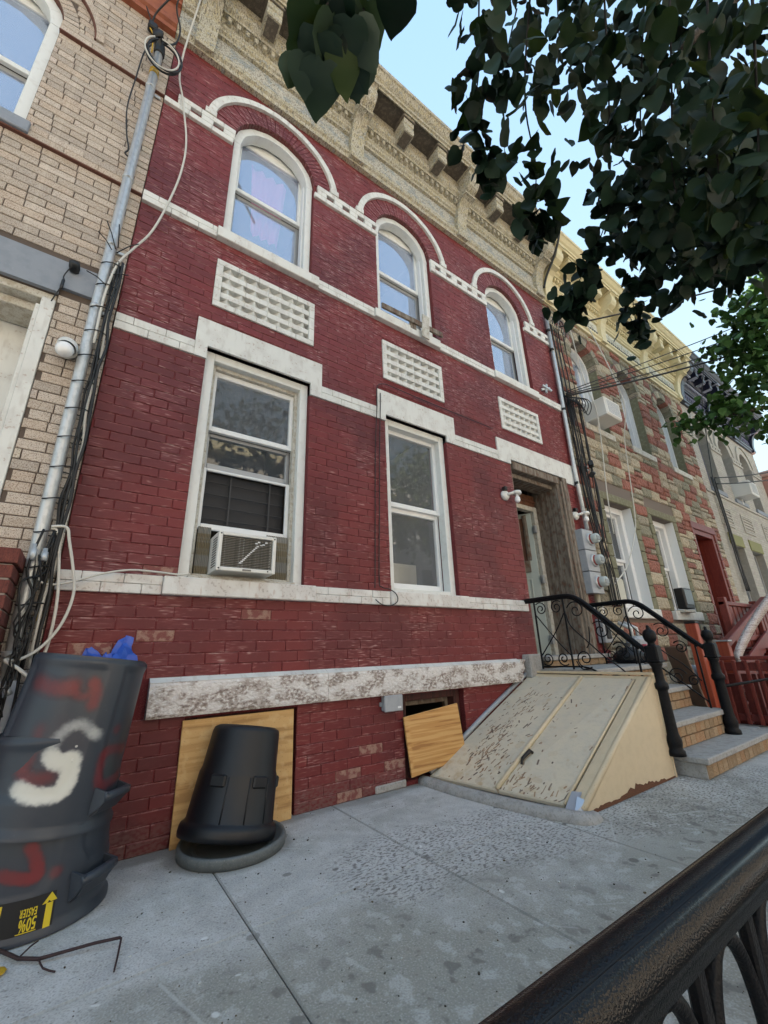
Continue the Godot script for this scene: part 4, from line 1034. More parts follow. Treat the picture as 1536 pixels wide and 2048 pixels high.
# ---------------------------------------------------------------- the neighbours
func build_tan_house():
	var h := thing("tan_brick_house", "speckled tan brick house with white arched window, left of the red one", "house")
	var X0 := -5.6; var X1 := -0.174
	var blocks := []
	for c in [-1.375, -3.08, -4.79]: blocks.append({"cx": c, "cy": AY, "r": AR, "y0": 4.69, "x0": c - AR, "x1": c + AR})
	blocks.append({"x0": -1.72, "x1": -0.50, "y0": 0.86, "y1": 3.36})
	blocks.append({"x0": -3.5, "x1": -2.65, "y0": 1.508, "y1": 3.36}); blocks.append({"x0": -5.2, "x1": -4.35, "y0": 1.508, "y1": 3.36})
	var st := mb(); back_wall(st, X0, X1, 0.0, 6.95, blocks, -0.3, -0.008); done(st, "wall", mats.tanmortar, h)
	box_house(h, X0, X1, mats.room)
	var solid := blocks.duplicate()
	solid.append({"x0": -9.0, "x1": -0.29, "y0": 3.41, "y1": 3.635}); solid.append({"x0": -9.0, "x1": -0.5, "y0": 3.36, "y1": 3.635})
	var list := lay(solid, [[0.0, 1.39, 20], [1.39, 3.36, 29], [3.36, 4.57, 18], [4.57, 4.69, 2], [4.69, 5.865, 18], [5.865, 6.0, 2], [6.0, 6.86, 13]], X0, X1, 0.2135, 0.006, 0.1, 6)
	# the belt's middle course has gaps here too
	var kept := []
	for b in list:
		var p: Vector3 = b[0]
		if p.y > 5.93 and p.y < 6.0 and (absf(p.x + 0.79) < 0.06 or absf(p.x + 0.58) < 0.06 or absf(p.x + 0.37) < 0.05): continue
		kept.append(b)
	var ms := []
	for k in 4: ms.append(brick_mesh(0.2075, 0.0615, 0.05, 0.003, 300 + k, 0.001))
	set_bricks(h, kept, ms, 0.2075, 0.0615, mats.tans, mats.tan, "brick", "brickwork", 0.0, 0.002)
	# projecting belts with brown undersides
	for b in [[5.855, 0.028], [4.565, 0.028], [3.40, 0.006]]:
		for r in runs(blocks, b[0], b[0] + 0.01, X0, X1):
			if b[0] < 4: r = [-0.288, X1]
			bx("belt_edge", Vector3(r[0], b[0], -0.01), Vector3(r[1], b[0] + 0.014, b[1]), mats.brownedge, h, 0.002)
			for row in 2:
				var x: float = r[0] - 0.1 * row
				while x < r[1]:
					var a := maxf(x, r[0]); var e := minf(x + 0.2135, r[1]); x += 0.2135
					if e - a < 0.02 or (row == 1 and b[0] > 5 and (absf((a + e) / 2 + 0.79) < 0.06 or absf((a + e) / 2 + 0.58) < 0.06)): continue
					bx("belt_brick", Vector3(a + 0.001, b[0] + 0.0145 + row * 0.058, -0.01), Vector3(e - 0.001, b[0] + 0.0145 + row * 0.058 + 0.0565, b[1] - 0.002), mats.tans[rng.randi() % 4], h, 0.003)
	for c in [-1.375, -3.08]:
		for i in 30:
			var a := PI * i / 30.0; var b := PI * (i + 1) / 30.0
			var s2 := mb(); ring_piece(s2, c, AY, AR + 0.002, 0.54, a + 0.008, b - 0.008, -0.14, 0.004 + rng.randf_range(-0.002, 0.002), 1)
			done(s2, "arch_brick", mats.tans[rng.randi() % 4], h)
		st = mb(); ring_piece(st, c, AY, 0.648, 0.66, 0.03, PI - 0.03, -0.01, 0.03, 26); ring_piece(st, c, AY, AR + 0.001, AR + 0.004, 0, PI, -0.15, 0.0, 24); done(st, "arch_edge", mats.brownedge, h)
		for i in 22:
			var a := 0.03 + (PI - 0.06) * i / 22.0; var b := 0.03 + (PI - 0.06) * (i + 1) / 22.0
			var s2 := mb(); ring_piece(s2, c, AY, 0.66, 0.715, a + 0.002, b - 0.002, -0.02, 0.032, 2)
			done(s2, "hood_brick", mats.tans[rng.randi() % 4], h)
		arch_window(h, c, AY, AR, 4.69, 5.44, mats.glassblue, mats.frame, null, 0.085)
		bx("sill", Vector3(c - AR - 0.045, 4.58, -0.2), Vector3(c + AR + 0.045, 4.69, 0.05), mats.greyblue, h, 0.006)
	bx("sill", Vector3(-5.28, 4.58, -0.2), Vector3(-4.3, 4.69, 0.05), mats.greyblue, h, 0.006)
	arch_window(h, -4.79, AY, AR, 4.69, 5.44, mats.glassblue, mats.frame, null, 0.085)
	for w in [[-3.5, -2.65], [-5.2, -4.35]]: sash_window(h, w[0], w[1], 1.508, 3.36, 2.4, mats.glass, mats.frame)
	# grey lintel band and the white entrance below it
	st = mb(); prism(st, [Vector2(-5.6, 3.362), Vector2(-0.502, 3.362), Vector2(-0.502, 3.412), Vector2(-0.29, 3.412), Vector2(-0.29, 3.632), Vector2(-5.6, 3.632)], -0.05, 0.022); done(st, "lintel", mats.greyblue, h)
	var e := joint("entrance", h)
	st = mb(); bev(st, Vector3(-0.575, 0.86, -0.30), Vector3(-0.502, 3.30, 0.005), 0.004); bev(st, Vector3(-0.60, 0.86, -0.30), Vector3(-0.577, 3.25, -0.02), 0.003); done(st, "surround", mats.white, e)
	st = mb(); bev(st, Vector3(-1.718, 3.302, -0.30), Vector3(-0.504, 3.358, -0.02), 0.004); bev(st, Vector3(-1.718, 3.24, -0.32), Vector3(-0.602, 3.30, -0.10), 0.004); done(st, "head", mats.framedirty, e)
	bx("white_panel", Vector3(-1.718, 0.86, -0.36), Vector3(-0.602, 3.25, -0.33), mats.white, e)
	bx("shutter", Vector3(-1.16, 1.9, -0.33), Vector3(-0.93, 2.62, -0.27), mats.white, e, 0.01)
	for k in 4: bx("shutter_rib", Vector3(-1.14 + k * 0.055, 1.92, -0.27), Vector3(-1.11 + k * 0.055, 2.6, -0.258), mats.whiteplastic, e, 0.004)
	cornice(h, X0, -0.195, [-5.5, -3.9, -2.2], [-1.7, -1.0, -3.3, -4.6], mats.rust, mats.rust, mats.rust, mats.rust)
	# the brick pier of its steps
	var p := thing("brick_pier", "dark red brick pier with pale mortar beside the conduit pole", "pier", Vector3(-0.33, 0, 0.15))
	bx("core", Vector3(-0.49, 0, -0.143), Vector3(-0.008, 1.47, 0.142), mats.piermortar, p, 0.002)
	for row in 20:
		var y := row * 0.0735
		var zz := [-0.148, -0.05, 0.15] if row % 2 else [-0.148, 0.05, 0.15]
		for k in 2: bx("brick", Vector3(-0.10, y + 0.005, zz[k] + 0.004), Vector3(0.0, y + 0.0735 - 0.005, zz[k + 1] - 0.004), mats.pierbrick, p, 0.003)
		var x := -0.10 - (0.1 if row % 2 else 0.0)
		while x > -0.45:
			bx("brick", Vector3(x - 0.2, y + 0.006, 0.06), Vector3(minf(x, -0.105) - 0.008, y + 0.0675, 0.1505), mats.pierbrick, p, 0.003); x -= 0.21
	for k in 4: bx("cap_brick", Vector3(-0.5, 1.474, -0.152 + k * 0.078), Vector3(0.012, 1.55, -0.080 + k * 0.078), mats.pierbrick, p, 0.004)

func stone_mesh(l: float, h: float, sd: int) -> ArrayMesh:   # rough face: a pillow with broken edges
	var g := RandomNumberGenerator.new(); g.seed = sd
	var st := mb()
	var n := 4; var p := []
	for j in n:
		for i in n:
			var e := i == 0 or j == 0 or i == n - 1 or j == n - 1
			var u := [-0.5, -0.5 + 0.09, 0.5 - 0.09, 0.5][i] as float; var v := [-0.5, -0.5 + 0.16, 0.5 - 0.16, 0.5][j] as float
			p.append(Vector3(u * l + (0.0 if e else g.randf_range(-0.02, 0.02)), v * h + (0.0 if e else g.randf_range(-0.012, 0.012)), -0.004 if e else 0.016 + g.randf_range(-0.007, 0.010)))
	for j in n - 1:
		for i in n - 1: quad(st, p[j * n + i], p[j * n + i + 1], p[(j + 1) * n + i + 1], p[(j + 1) * n + i])
	for s in [[0, 3], [3, 15], [15, 12], [12, 0]]:
		var a: Vector3 = p[s[0]]; var b: Vector3 = p[s[1]]
		quad(st, Vector3(a.x, a.y, -0.05), Vector3(b.x, b.y, -0.05), b, a)
	return fin(st)

func build_stone_house():
	var h := thing("stone_faced_house", "house faced with red, tan and green stone blocks under a cream cornice", "house")
	var X0 := 5.744; var X1 := 11.46
	var cs := [6.815, 8.44, 10.21]
	var blocks := []
	for c in cs: blocks.append({"cx": c, "cy": AY, "r": AR, "y0": 4.56, "x0": c - AR, "x1": c + AR})
	blocks.append({"x0": 6.40, "x1": 7.30, "y0": 1.508, "y1": 3.20}); blocks.append({"x0": 8.05, "x1": 8.95, "y0": 1.508, "y1": 3.20}); blocks.append({"x0": 9.90, "x1": 11.02, "y0": 0.86, "y1": 3.22})
	var st := mb(); back_wall(st, X0, X1, 0.0, 6.95, blocks, -0.3, -0.014); done(st, "wall", mats.stonemortar, h)
	box_house(h, X0, X1, mats.room)
	var solid := blocks.duplicate()
	for w in [[6.40, 7.30], [8.05, 8.95]]: solid.append({"x0": w[0] - 0.15, "x1": w[1] + 0.17, "y0": 1.40, "y1": 3.34})
	var g := RandomNumberGenerator.new(); g.seed = 5
	var list := []; var y := 0.0
	while y < 6.78:
		var hh := 0.205 if g.randf() < 0.7 else 0.18
		for r in runs(solid, y, y + hh, X0, X1, 0.155):
			var x: float = r[0]
			while x < r[1] - 0.03:
				var l := g.randf_range(0.28, 0.48)
				if r[1] - x - l < 0.12: l = r[1] - x
				if l > 0.7: l *= 0.5
				if g.randf() < 0.72: list.append([Vector3(x + l / 2, y + hh / 2, 0), l - 0.012, hh - 0.012])
				else:
					var k := hh * g.randf_range(0.4, 0.6)
					var m := l * g.randf_range(0.35, 0.65)
					list.append([Vector3(x + l / 2, y + k / 2, 0), l - 0.012, k - 0.012])
					if l > 0.34 and g.randf() < 0.5:
						list.append([Vector3(x + m / 2, y + (hh + k) / 2, 0), m - 0.012, hh - k - 0.012]); list.append([Vector3(x + (l + m) / 2, y + (hh + k) / 2, 0), l - m - 0.012, hh - k - 0.012])
					else: list.append([Vector3(x + l / 2, y + (hh + k) / 2, 0), l - 0.012, hh - k - 0.012])
				x += l
		y += hh
	var ms := []
	for k in 6: ms.append(stone_mesh(0.34, 0.18, 50 + k))
	var ranked := []
	for i in list.size(): ranked.append([-px_at(list[i][0]) * sqrt(list[i][1] * list[i][2]), i])
	ranked.sort_custom(func(p, q): return p[0] < q[0])
	var xs := []; var tints := []
	for k in ranked.size():
		var b = list[ranked[k][1]]
		var c: int = [0, 0, 1, 2, 2, 3, 4, 5, 0, 2][g.randi() % 10]
		var fl := 1.0 if g.randf() < 0.5 else -1.0
		var xf := Transform3D(Basis().rotated(Vector3.BACK, PI if fl < 0 else 0.0) * Basis().scaled(Vector3(b[1] / 0.34, b[2] / 0.18, 1)), b[0] + Vector3(0, 0, g.randf_range(-0.004, 0.004)))
		if k < 300 and ranked[k][0] < 0: put("stone_block", ms[g.randi() % 6], mats.stones[c], h, xf)
		else:
			xs.append(xf); var v := g.randf_range(0.85, 1.1); tints.append(Color(STONE[c].r * v, STONE[c].g * v, STONE[c].b * v))
	multi("blockwork", ms[2], mats.stone, h, xs, tints)
	for c in cs:
		for i in 11:
			var a := PI * i / 11.0; var b := PI * (i + 1) / 11.0
			st = mb(); ring_piece(st, c, AY, AR + 0.002, 0.60, a + 0.012, b - 0.012, -0.26, 0.02 + g.randf_range(-0.006, 0.008), 2)
			done(st, "arch_stone", mats.stones[[1, 4, 5, 2, 5, 4, 0, 5, 3, 1, 4][i]], h)
		st = mb(); bev(st, Vector3(c + AR - 0.004, 4.56, -0.27), Vector3(c + AR + 0.004, AY, -0.012), 0.002); done(st, "reveal", mats.stonegreen, h)
		arch_window(h, c, AY, AR, 4.56, 5.35, mats.glassblue, mats.vinyl, mats.curtain, 0.06, -0.16)
		bx("sill", Vector3(c - AR - 0.05, 4.44, -0.2), Vector3(c + AR + 0.04, 4.56, 0.04), mats.stones[0] if false else mats.framedirty, h, 0.008)
	for w in [[6.40, 7.30], [8.05, 8.95]]:
		for k in 9:
			for s in 2:
				var l := 0.15 if s == 0 else 0.17
				var xa: float = w[0] - l if s == 0 else w[1]
				bx("quoin", Vector3(xa + 0.003, 1.51 + k * 0.189, -0.27), Vector3(xa + l - 0.003, 1.51 + (k + 1) * 0.189 - 0.007, 0.012 + g.randf_range(-0.004, 0.008)), mats.stonegreen, h, 0.01)
		bx("lintel", Vector3(w[0] - 0.15, 3.202, -0.27), Vector3(w[1] + 0.17, 3.335, 0.016), mats.stonegreen, h, 0.01)
		bx("sill", Vector3(w[0] - 0.1, 1.36, -0.2), Vector3(w[1] + 0.1, 1.508, 0.06), mats.white, h, 0.01)
		var sw := sash_window(h, w[0], w[1], 1.508, 3.20, 2.28, mats.glass, mats.vinyl, -0.14, 0.11)
		bx("blind", Vector3(w[0] + 0.1, 2.3, -0.36), Vector3(w[1] - 0.1, 3.1, -0.355), mats.curtain, sw, 0.002)
	for w in [[6.40, 7.30], [8.05, 8.95]]: bx("reveal", Vector3(w[1] - 0.006, 1.51, -0.14), Vector3(w[1] - 0.0005, 3.199, 0.0), mats.vinyl, h, 0.001)
	# red doorway
	var e := joint("entrance", h)
	for k in 12: 
		for s in [0, 1]:
			bx("red_block", Vector3(9.80 if s == 0 else 11.02, 0.9 + k * 0.195, -0.01), Vector3(9.898 if s == 0 else 11.12, 0.9 + k * 0.195 + 0.187, 0.024), mats.redwood, h, 0.012)
	bx("red_head", Vector3(9.80, 3.222, -0.01), Vector3(11.12, 3.38, 0.026), mats.redwood, h, 0.012)
	st = mb(); bev(st, Vector3(9.902, 0.86, -0.3), Vector3(9.96, 3.218, 0.0), 0.004); bev(st, Vector3(10.90, 0.86, -0.4), Vector3(11.018, 3.218, 0.0), 0.004); bev(st, Vector3(9.96, 3.12, -0.4), Vector3(10.90, 3.218, -0.002), 0.004); done(st, "door_frame", mats.redwood, e)
	st = mb(); bev(st, Vector3(9.96, 2.70, -0.38), Vector3(10.90, 3.12, -0.32), 0.004); done(st, "transom", mats.orangewood, e)
	st = mb(); bev(st, Vector3(9.96, 0.87, -0.40), Vector3(10.90, 2.70, -0.35), 0.004); done(st, "door_leaf", mats.redwood, e)
	for p in [[10.03, 10.40, 1.0, 1.75], [10.46, 10.83, 1.0, 1.75], [10.03, 10.40, 1.85, 2.6], [10.46, 10.83, 1.85, 2.6]]:
		st = mb(); bars(st, p[0], p[1], p[2], p[3], 0.03, -0.35, -0.335); done(st, "door_panel", mats.redwood, e)
	cornice(h, X0, X1, [5.765, 7.62, 9.46, 11.26], [6.2, 6.68, 7.16, 8.05, 8.53, 9.0, 9.9, 10.4, 10.85], mats.cream, mats.cream, mats.cream, mats.creamwhite, true)

func build_grey_house():
	var h := thing("grey_painted_house", "pale grey painted house with dark arched windows under a navy cornice", "house")
	var X0 := 11.464; var X1 := 17.15
	var cs := [12.37, 14.0, 15.72]
	var blocks := []
	for c in cs: blocks.append({"cx": c, "cy": AY, "r": AR, "y0": 4.56, "x0": c - AR, "x1": c + AR})
	for w in [[12.1, 12.98], [13.55, 14.45], [15.35, 16.5]]: blocks.append({"x0": w[0], "x1": w[1], "y0": 1.508 if w[0] < 15 else 0.9, "y1": 3.15})
	var st := mb(); back_wall(st, X0, X1, 0.0, 6.95, blocks, -0.3, -0.003); done(st, "wall", tinted(mats.greywall, lin(0.8, 0.8, 0.8)), h)
	box_house(h, X0, X1, mats.room)
	var m := brick_mesh(0.2055, 0.0595, 0.03, 0.004, 700, 0.001)
	var list := lay(blocks, [[0.0, 6.8, 100]], X0, X1, 0.2135, 0.004, 0.2)
	set_bricks(h, list, [m], 0.2055, 0.0595, [tinted(mats.greywall, lin(0.97, 0.97, 0.97)), tinted(mats.greywall, lin(0.9, 0.9, 0.88))], mats.greywall, "brick", "brickwork", 0.0, 0.0008)
	for c in cs:
		st = mb(); ring_piece(st, c, AY, AR + 0.002, 0.645, 0.0, PI, -0.25, 0.004, 20); done(st, "arch", mats.greywall, h)
		for i in 16:
			var a := PI * i / 16.0; var b := PI * (i + 1) / 16.0
			st = mb(); ring_piece(st, c, AY, 0.645, 0.715, a + 0.003, b - 0.003, -0.02, 0.034, 1); done(st, "hood_brick", mats.greywall, h)
		arch_window(h, c, AY, AR, 4.56, 5.3, mats.glass, mats.navymid, null, 0.05, -0.2)
		bx("sill", Vector3(c - AR - 0.05, 4.44, -0.2), Vector3(c + AR + 0.05, 4.56, 0.045), mats.greyblue, h, 0.006)
	for r in runs(blocks, 5.83, 5.9, X0, X1):
		bx("belt", Vector3(r[0], 5.82, -0.01), Vector3(r[1], 5.88, 0.028), mats.greywall, h); bx("belt", Vector3(r[0], 5.95, -0.01), Vector3(r[1], 6.01, 0.028), mats.greywall, h)
		var x: float = r[0]
		while x < r[1] - 0.1: bx("belt_block", Vector3(x, 5.88, -0.01), Vector3(x + 0.1, 5.95, 0.028), mats.greywall, h); x += 0.2
	bx("belt", Vector3(X0, 4.38, -0.01), Vector3(X1, 4.438, 0.03), mats.greywall, h)
	for w in [[12.1, 12.98], [13.55, 14.45]]:
		bx("lintel", Vector3(w[0] - 0.05, 3.16, -0.1), Vector3(w[1] + 0.05, 3.44, 0.02), plain(lin(0.20, 0.19, 0.055), 0.7), h, 0.008)
		sash_window(h, w[0], w[1], 1.508, 3.15, 2.3, mats.glass, mats.alu, -0.16, 0.05)
		bx("sill", Vector3(w[0] - 0.1, 1.38, -0.2), Vector3(w[1] + 0.1, 1.508, 0.05), mats.greyblue, h, 0.006)
	bx("door_leaf", Vector3(15.36, 0.9, -0.3), Vector3(16.49, 3.14, -0.24), mats.navymid, h)
	for v in [11.95, 13.55, 15.3]:
		st = mb()
		for k in 5: bev(st, Vector3(v, 3.68 + k * 0.085, -0.01), Vector3(v + 0.72, 3.72 + k * 0.085, 0.022), 0.004)
		bars(st, v - 0.06, v + 0.78, 3.62, 4.12, 0.05, -0.01, 0.024); done(st, "tooth_panel", mats.greywall, h)
	cornice(h, X0, X1, [11.475, 13.3, 15.15, 16.95], [11.9, 12.38, 12.85, 13.75, 14.23, 14.7, 15.6, 16.1], mats.navy, mats.navy, mats.navytrim, mats.navymid, true)
	# beyond it
	var p := thing("pink_house", "pinkish rendered house beyond the grey house at the end of the row", "house")
	var pm := plain(lin(0.46, 0.24, 0.19), 0.9)
	bx("wall", Vector3(17.3, 0, -8), Vector3(24.5, 6.0, 0.4), pm, p, 0.02)
	bx("parapet", Vector3(17.25, 6.0, -8), Vector3(24.5, 6.2, 0.5), plain(lin(0.5, 0.32, 0.27), 0.9), p, 0.03)
	for k in 3:
		for y in [1.4, 3.9]: bx("window", Vector3(18.2 + k * 2.1, y, 0.38), Vector3(19.2 + k * 2.1, y + 1.6, 0.42), mats.dark, p)

func build_far_side():
	# the sunlit row across the street; it is what the panes mirror and what throws light back on the shaded fronts
	var tones := [Color(0.46, 0.42, 0.36), Color(0.38, 0.29, 0.25), Color(0.56, 0.54, 0.50), Color(0.48, 0.43, 0.36), Color(0.40, 0.33, 0.29), Color(0.60, 0.59, 0.57), Color(0.48, 0.44, 0.39)]
	var what := ["tan", "brick red", "cream", "ochre", "brown red", "white", "buff"]
	for i in 7:
		var x0 := -16.0 + i * 6.2
		var h := thing("row_house", "%s row house across the street, number %s along the row" % [what[i], ["one", "two", "three", "four", "five", "six", "seven"][i]], "house", Vector3(x0, 0, 17.0), "houses across the street")
		var m := laid_plain(tones[i])
		bx("wall", Vector3(0, 0, 0), Vector3(6.18, 10.6 + 0.5 * (i % 3), 9), m, h, 0.02)
		bx("cornice", Vector3(-0.02, 10.0, -0.45), Vector3(6.2, 10.5, -0.002), mats.cream if i % 2 else mats.rust, h, 0.08)
		for k in 3:
			for y in [1.5, 4.6, 7.6]:
				if k == 2 and y < 2: bx("door", Vector3(0.6 + k * 1.9, 0.8, -0.03), Vector3(1.6 + k * 1.9, 3.1, 0.02), mats.brownwood, h, 0.01)
				else: bx("window", Vector3(0.6 + k * 1.9, y, -0.03), Vector3(1.5 + k * 1.9, y + 1.75, 0.02), mats.dark, h, 0.01)
				bx("sill", Vector3(0.5 + k * 1.9, y - 0.12, -0.07), Vector3(1.6 + k * 1.9, y - 0.002, 0.02), mats.white, h, 0.01)

func laid_plain(c: Color) -> StandardMaterial3D:
	return plain(c.linear_to_srgb(), 0.9)

# ---------------------------------------------------------------- ground
func build_ground():
	var st := mb(); slab(st, Vector3(-60, -1.0, -40), Vector3(80, -0.16, 60)); done(st, "ground", mats.asphalt).set_meta("kind", "structure")
	var y := Node3D.new(); y.name = numbered("front_yard"); add_child(y); y.set_meta("kind", "structure")
	st = mb(); slab(st, Vector3(-7, -0.15, -0.30), Vector3(20, -0.016, 2.60)); done(st, "yard_base", mats.concrete, y)
	var g := RandomNumberGenerator.new(); g.seed = 3
	var zs := [0.0, 1.02, 1.92, 2.6]
	for i in 24:
		var x0 := -5.58 + i * 0.9; var x1 := x0 + 0.9
		for k in 3:
			if x0 > 8.0 and k > 0 and false: continue
			st = mb()
			var j := 0.0022
			var lo := Vector3(x0 + j, -0.06, zs[k] + j - (0.3 if k == 0 else 0.0)); var hi := Vector3(x1 - j, g.randf_range(-0.0015, 0.0), zs[k + 1] - j)
			bev(st, lo, hi, 0.006); done(st, "paving_slab", mats.concrete if k == 0 else mats.concrete2, y)
	var s := Node3D.new(); s.name = numbered("pavement"); add_child(s); s.set_meta("kind", "structure")
	st = mb(); slab(st, Vector3(-40, -0.15, 2.604), Vector3(60, -0.006, 5.3)); done(st, "pavement_slab", mats.concrete, s)
	st = mb(); bev(st, Vector3(-40, -0.155, 5.304), Vector3(60, 0.0, 5.46), 0.02); done(st, "kerb", mats.bluestone, s)
	s = Node3D.new(); s.name = numbered("road"); add_child(s); s.set_meta("kind", "structure")
	st = mb(); slab(st, Vector3(-40, -0.158, 5.46), Vector3(60, -0.14, 13.0)); done(st, "road_surface", mats.asphalt, s)
	s = Node3D.new(); s.name = numbered("far_pavement"); add_child(s); s.set_meta("kind", "structure")
	st = mb(); bev(st, Vector3(-40, -0.155, 13.0), Vector3(60, 0.0, 17.0), 0.02); done(st, "pavement_slab", mats.concrete, s)

# ---------------------------------------------------------------- steps, railings, hatch
func brick_row(parent: Node3D, x0: float, x1: float, y0: float, y1: float, z: float, rows: int, pitch: float):
	for r in rows:
		var x := x0 - (pitch * 0.5 if r % 2 else 0.0)
		var h := (y1 - y0) / rows
		while x < x1:
			var a := maxf(x, x0); var b := minf(x + pitch, x1); x += pitch
			if b - a > 0.02: bx("brick", Vector3(a + 0.004, y0 + r * h + 0.004, z - 0.05), Vector3(b - 0.004, y0 + (r + 1) * h - 0.004, z + rng.randf_range(-0.002, 0.002)), mats.stoopbricks[rng.randi() % 4], parent, 0.003)

func build_stoop():
	var s := thing("stoop", "short flight of grey stone treads on yellow brick risers at the open door", "steps", Vector3.ZERO)
	# treads: [x0, x1, z back, z front, y top]
	var tr := [[4.075, 5.75, 1.16, 1.452, 0.15], [4.06, 5.40, 0.90, 1.228, 0.365], [4.06, 5.44, 0.64, 0.955, 0.572], [4.055, 5.60, 0.12, 0.70, 0.785]]
	var below := 0.0
	for i in 4:
		var t = tr[i]
		var st := mb(); bev(st, Vector3(t[0], t[4] - 0.045, t[2] - 0.05), Vector3(t[1], t[4], t[3]), 0.007); done(st, "tread", mats.bluestone, s)
		st = mb(); slab(st, Vector3(t[0] + 0.04, below - (0.0 if i == 0 else 0.05), 0.0), Vector3(t[1] - 0.04, t[4] - 0.046, t[3] - 0.06)); done(st, "core", mats.stoopmortar, s)
		brick_row(s, t[0] + 0.02, t[1] - 0.02, below + 0.001, t[4] - 0.047, t[3] - 0.03, 1 if i == 0 else 2, 0.105)
		below = t[4]
	# left flank of the lowest step
	var st := mb(); bev(st, Vector3(4.095, 0.0, 1.19), Vector3(4.118, 0.103, 1.418), 0.004); done(st, "flank", mats.bluestone, s)
	st = mb(); bev(st, Vector3(4.16, 0.862, -0.42), Vector3(5.42, 0.905, 0.16), 0.006); done(st, "threshold", mats.bluestone, s)
	st = mb(); slab(st, Vector3(4.2, 0.74, 0.0), Vector3(5.38, 0.861, 0.10)); done(st, "core", mats.stoopmortar, s)
	brick_row(s, 4.18, 5.40, 0.787, 0.861, 0.13, 1, 0.2)
	railing(4.045, "black wrought iron stair railing with scrolls, nearer the hatch")
	railing(5.33, "black wrought iron stair railing with scrolls, beside the red stairs")

func newel(parent: Node3D, at: Vector3):
	var n := joint("newel_post", parent, at)
	var st := mb(true)
	lathe(st, [Vector2(0.0, 0.0), Vector2(0.068, 0.0), Vector2(0.066, 0.035), Vector2(0.052, 0.05), Vector2(0.058, 0.075), Vector2(0.062, 0.11), Vector2(0.05, 0.15), Vector2(0.047, 0.2), Vector2(0.043, 0.47), Vector2(0.045, 0.48), Vector2(0.057, 0.495), Vector2(0.057, 0.53), Vector2(0.044, 0.545), Vector2(0.04, 0.56), Vector2(0.038, 0.66), Vector2(0.05, 0.68), Vector2(0.05, 0.695), Vector2(0.0, 0.70)], 16)
	done(st, "shaft", mats.iron, n)
	st = mb(); bev(st, Vector3(-0.052, 0.695, -0.052), Vector3(0.052, 0.835, 0.052), 0.012); bev(st, Vector3(-0.058, 0.70, -0.058), Vector3(0.058, 0.715, 0.058), 0.004); done(st, "block", mats.iron, n)
	st = mb(true)
	lathe(st, [Vector2(0.036, 0.833), Vector2(0.026, 0.85), Vector2(0.028, 0.86), Vector2(0.044, 0.875), Vector2(0.052, 0.905), Vector2(0.053, 0.925), Vector2(0.046, 0.95), Vector2(0.03, 0.965), Vector2(0.016, 0.97), Vector2(0.013, 0.985), Vector2(0.014, 0.995), Vector2(0.008, 1.003), Vector2(0.0, 1.005)], 18)
	done(st, "ball_finial", mats.iron, n)

func railing(x: float, label: String):
	var r := thing("iron_railing", label, "railing", Vector3(x, 0, 0), "stoop railings")
	var p := func(z: float, y: float) -> Vector3: return Vector3(0, y, z)
	var st := mb(true)
	tube(st, smooth_path([p.call(0.0, 1.503), p.call(0.25, 1.503), p.call(0.48, 1.503), p.call(0.58, 1.49), p.call(0.67, 1.445), p.call(0.76, 1.365), p.call(1.15, 0.985), p.call(1.215, 0.92)], 8), 0.021, 8)
	done(st, "handrail", mats.iron, r)
	st = mb(true); tube(st, smooth_path([p.call(0.0, 1.478), p.call(0.25, 1.478), p.call(0.48, 1.478), p.call(0.57, 1.467), p.call(0.65, 1.425), p.call(0.745, 1.34), p.call(1.14, 0.96)], 8), 0.010, 6); done(st, "underbar", mats.iron, r)
	for b in [[0.14, 0.785, 1.48], [0.49, 0.785, 1.475], [1.12, 0.366, 0.985]]:
		st = mb(); slab(st, Vector3(-0.007, b[1], b[0] - 0.007), Vector3(0.007, b[2], b[0] + 0.007)); done(st, "baluster", mats.iron, r)
	st = mb(true); tube(st, smooth_path([p.call(0.14, 0.808), p.call(0.49, 0.808), p.call(0.66, 0.795), p.call(0.80, 0.70), p.call(1.12, 0.42)], 6), 0.008, 6); done(st, "bottom_bar", mats.iron, r)
	var u := Vector3.BACK; var v := Vector3.UP
	for s in [[0.215, 1.395, 0.075, PI * 0.75, -1.6], [0.405, 1.395, 0.075, PI * 0.25, 1.6], [0.215, 0.885, 0.072, -PI * 0.75, 1.6], [0.395, 0.885, 0.072, -PI * 0.25, -1.6], [0.615, 1.345, 0.10, PI * 0.9, -1.5], [0.625, 0.885, 0.098, -PI * 0.3, -1.7], [0.83, 1.135, 0.095, PI * 0.75, -1.5], [0.98, 0.955, 0.075, PI * 0.8, -1.6], [0.88, 0.655, 0.10, PI * 0.1, 1.6], [1.03, 0.62, 0.06, 0.3, 1.5]]:
		st = mb(true); tube(st, spiral(p.call(s[0], s[1]), u, v, s[2], 0.016, s[3], s[4], 30), 0.0062, 6); done(st, "scroll", mats.iron, r)
	for c in [[[0.15, 1.33], [0.27, 1.17], [0.38, 1.03], [0.48, 0.92]], [[0.48, 1.33], [0.37, 1.17], [0.25, 1.03], [0.15, 0.92]], [[0.50, 1.32], [0.53, 1.2], [0.66, 1.06], [0.82, 0.90], [0.97, 0.78], [1.10, 0.62]], [[0.72, 1.18], [0.70, 1.04], [0.66, 0.98]], [[0.53, 0.86], [0.58, 0.79], [0.68, 0.79]]]:
		var pts := []
		for q in c: pts.append(p.call(q[0], q[1]))
		st = mb(true); tube(st, smooth_path(pts, 6), 0.006, 6); done(st, "scroll_bar", mats.iron, r)
	newel(r, Vector3(0, 0.15, 1.25))

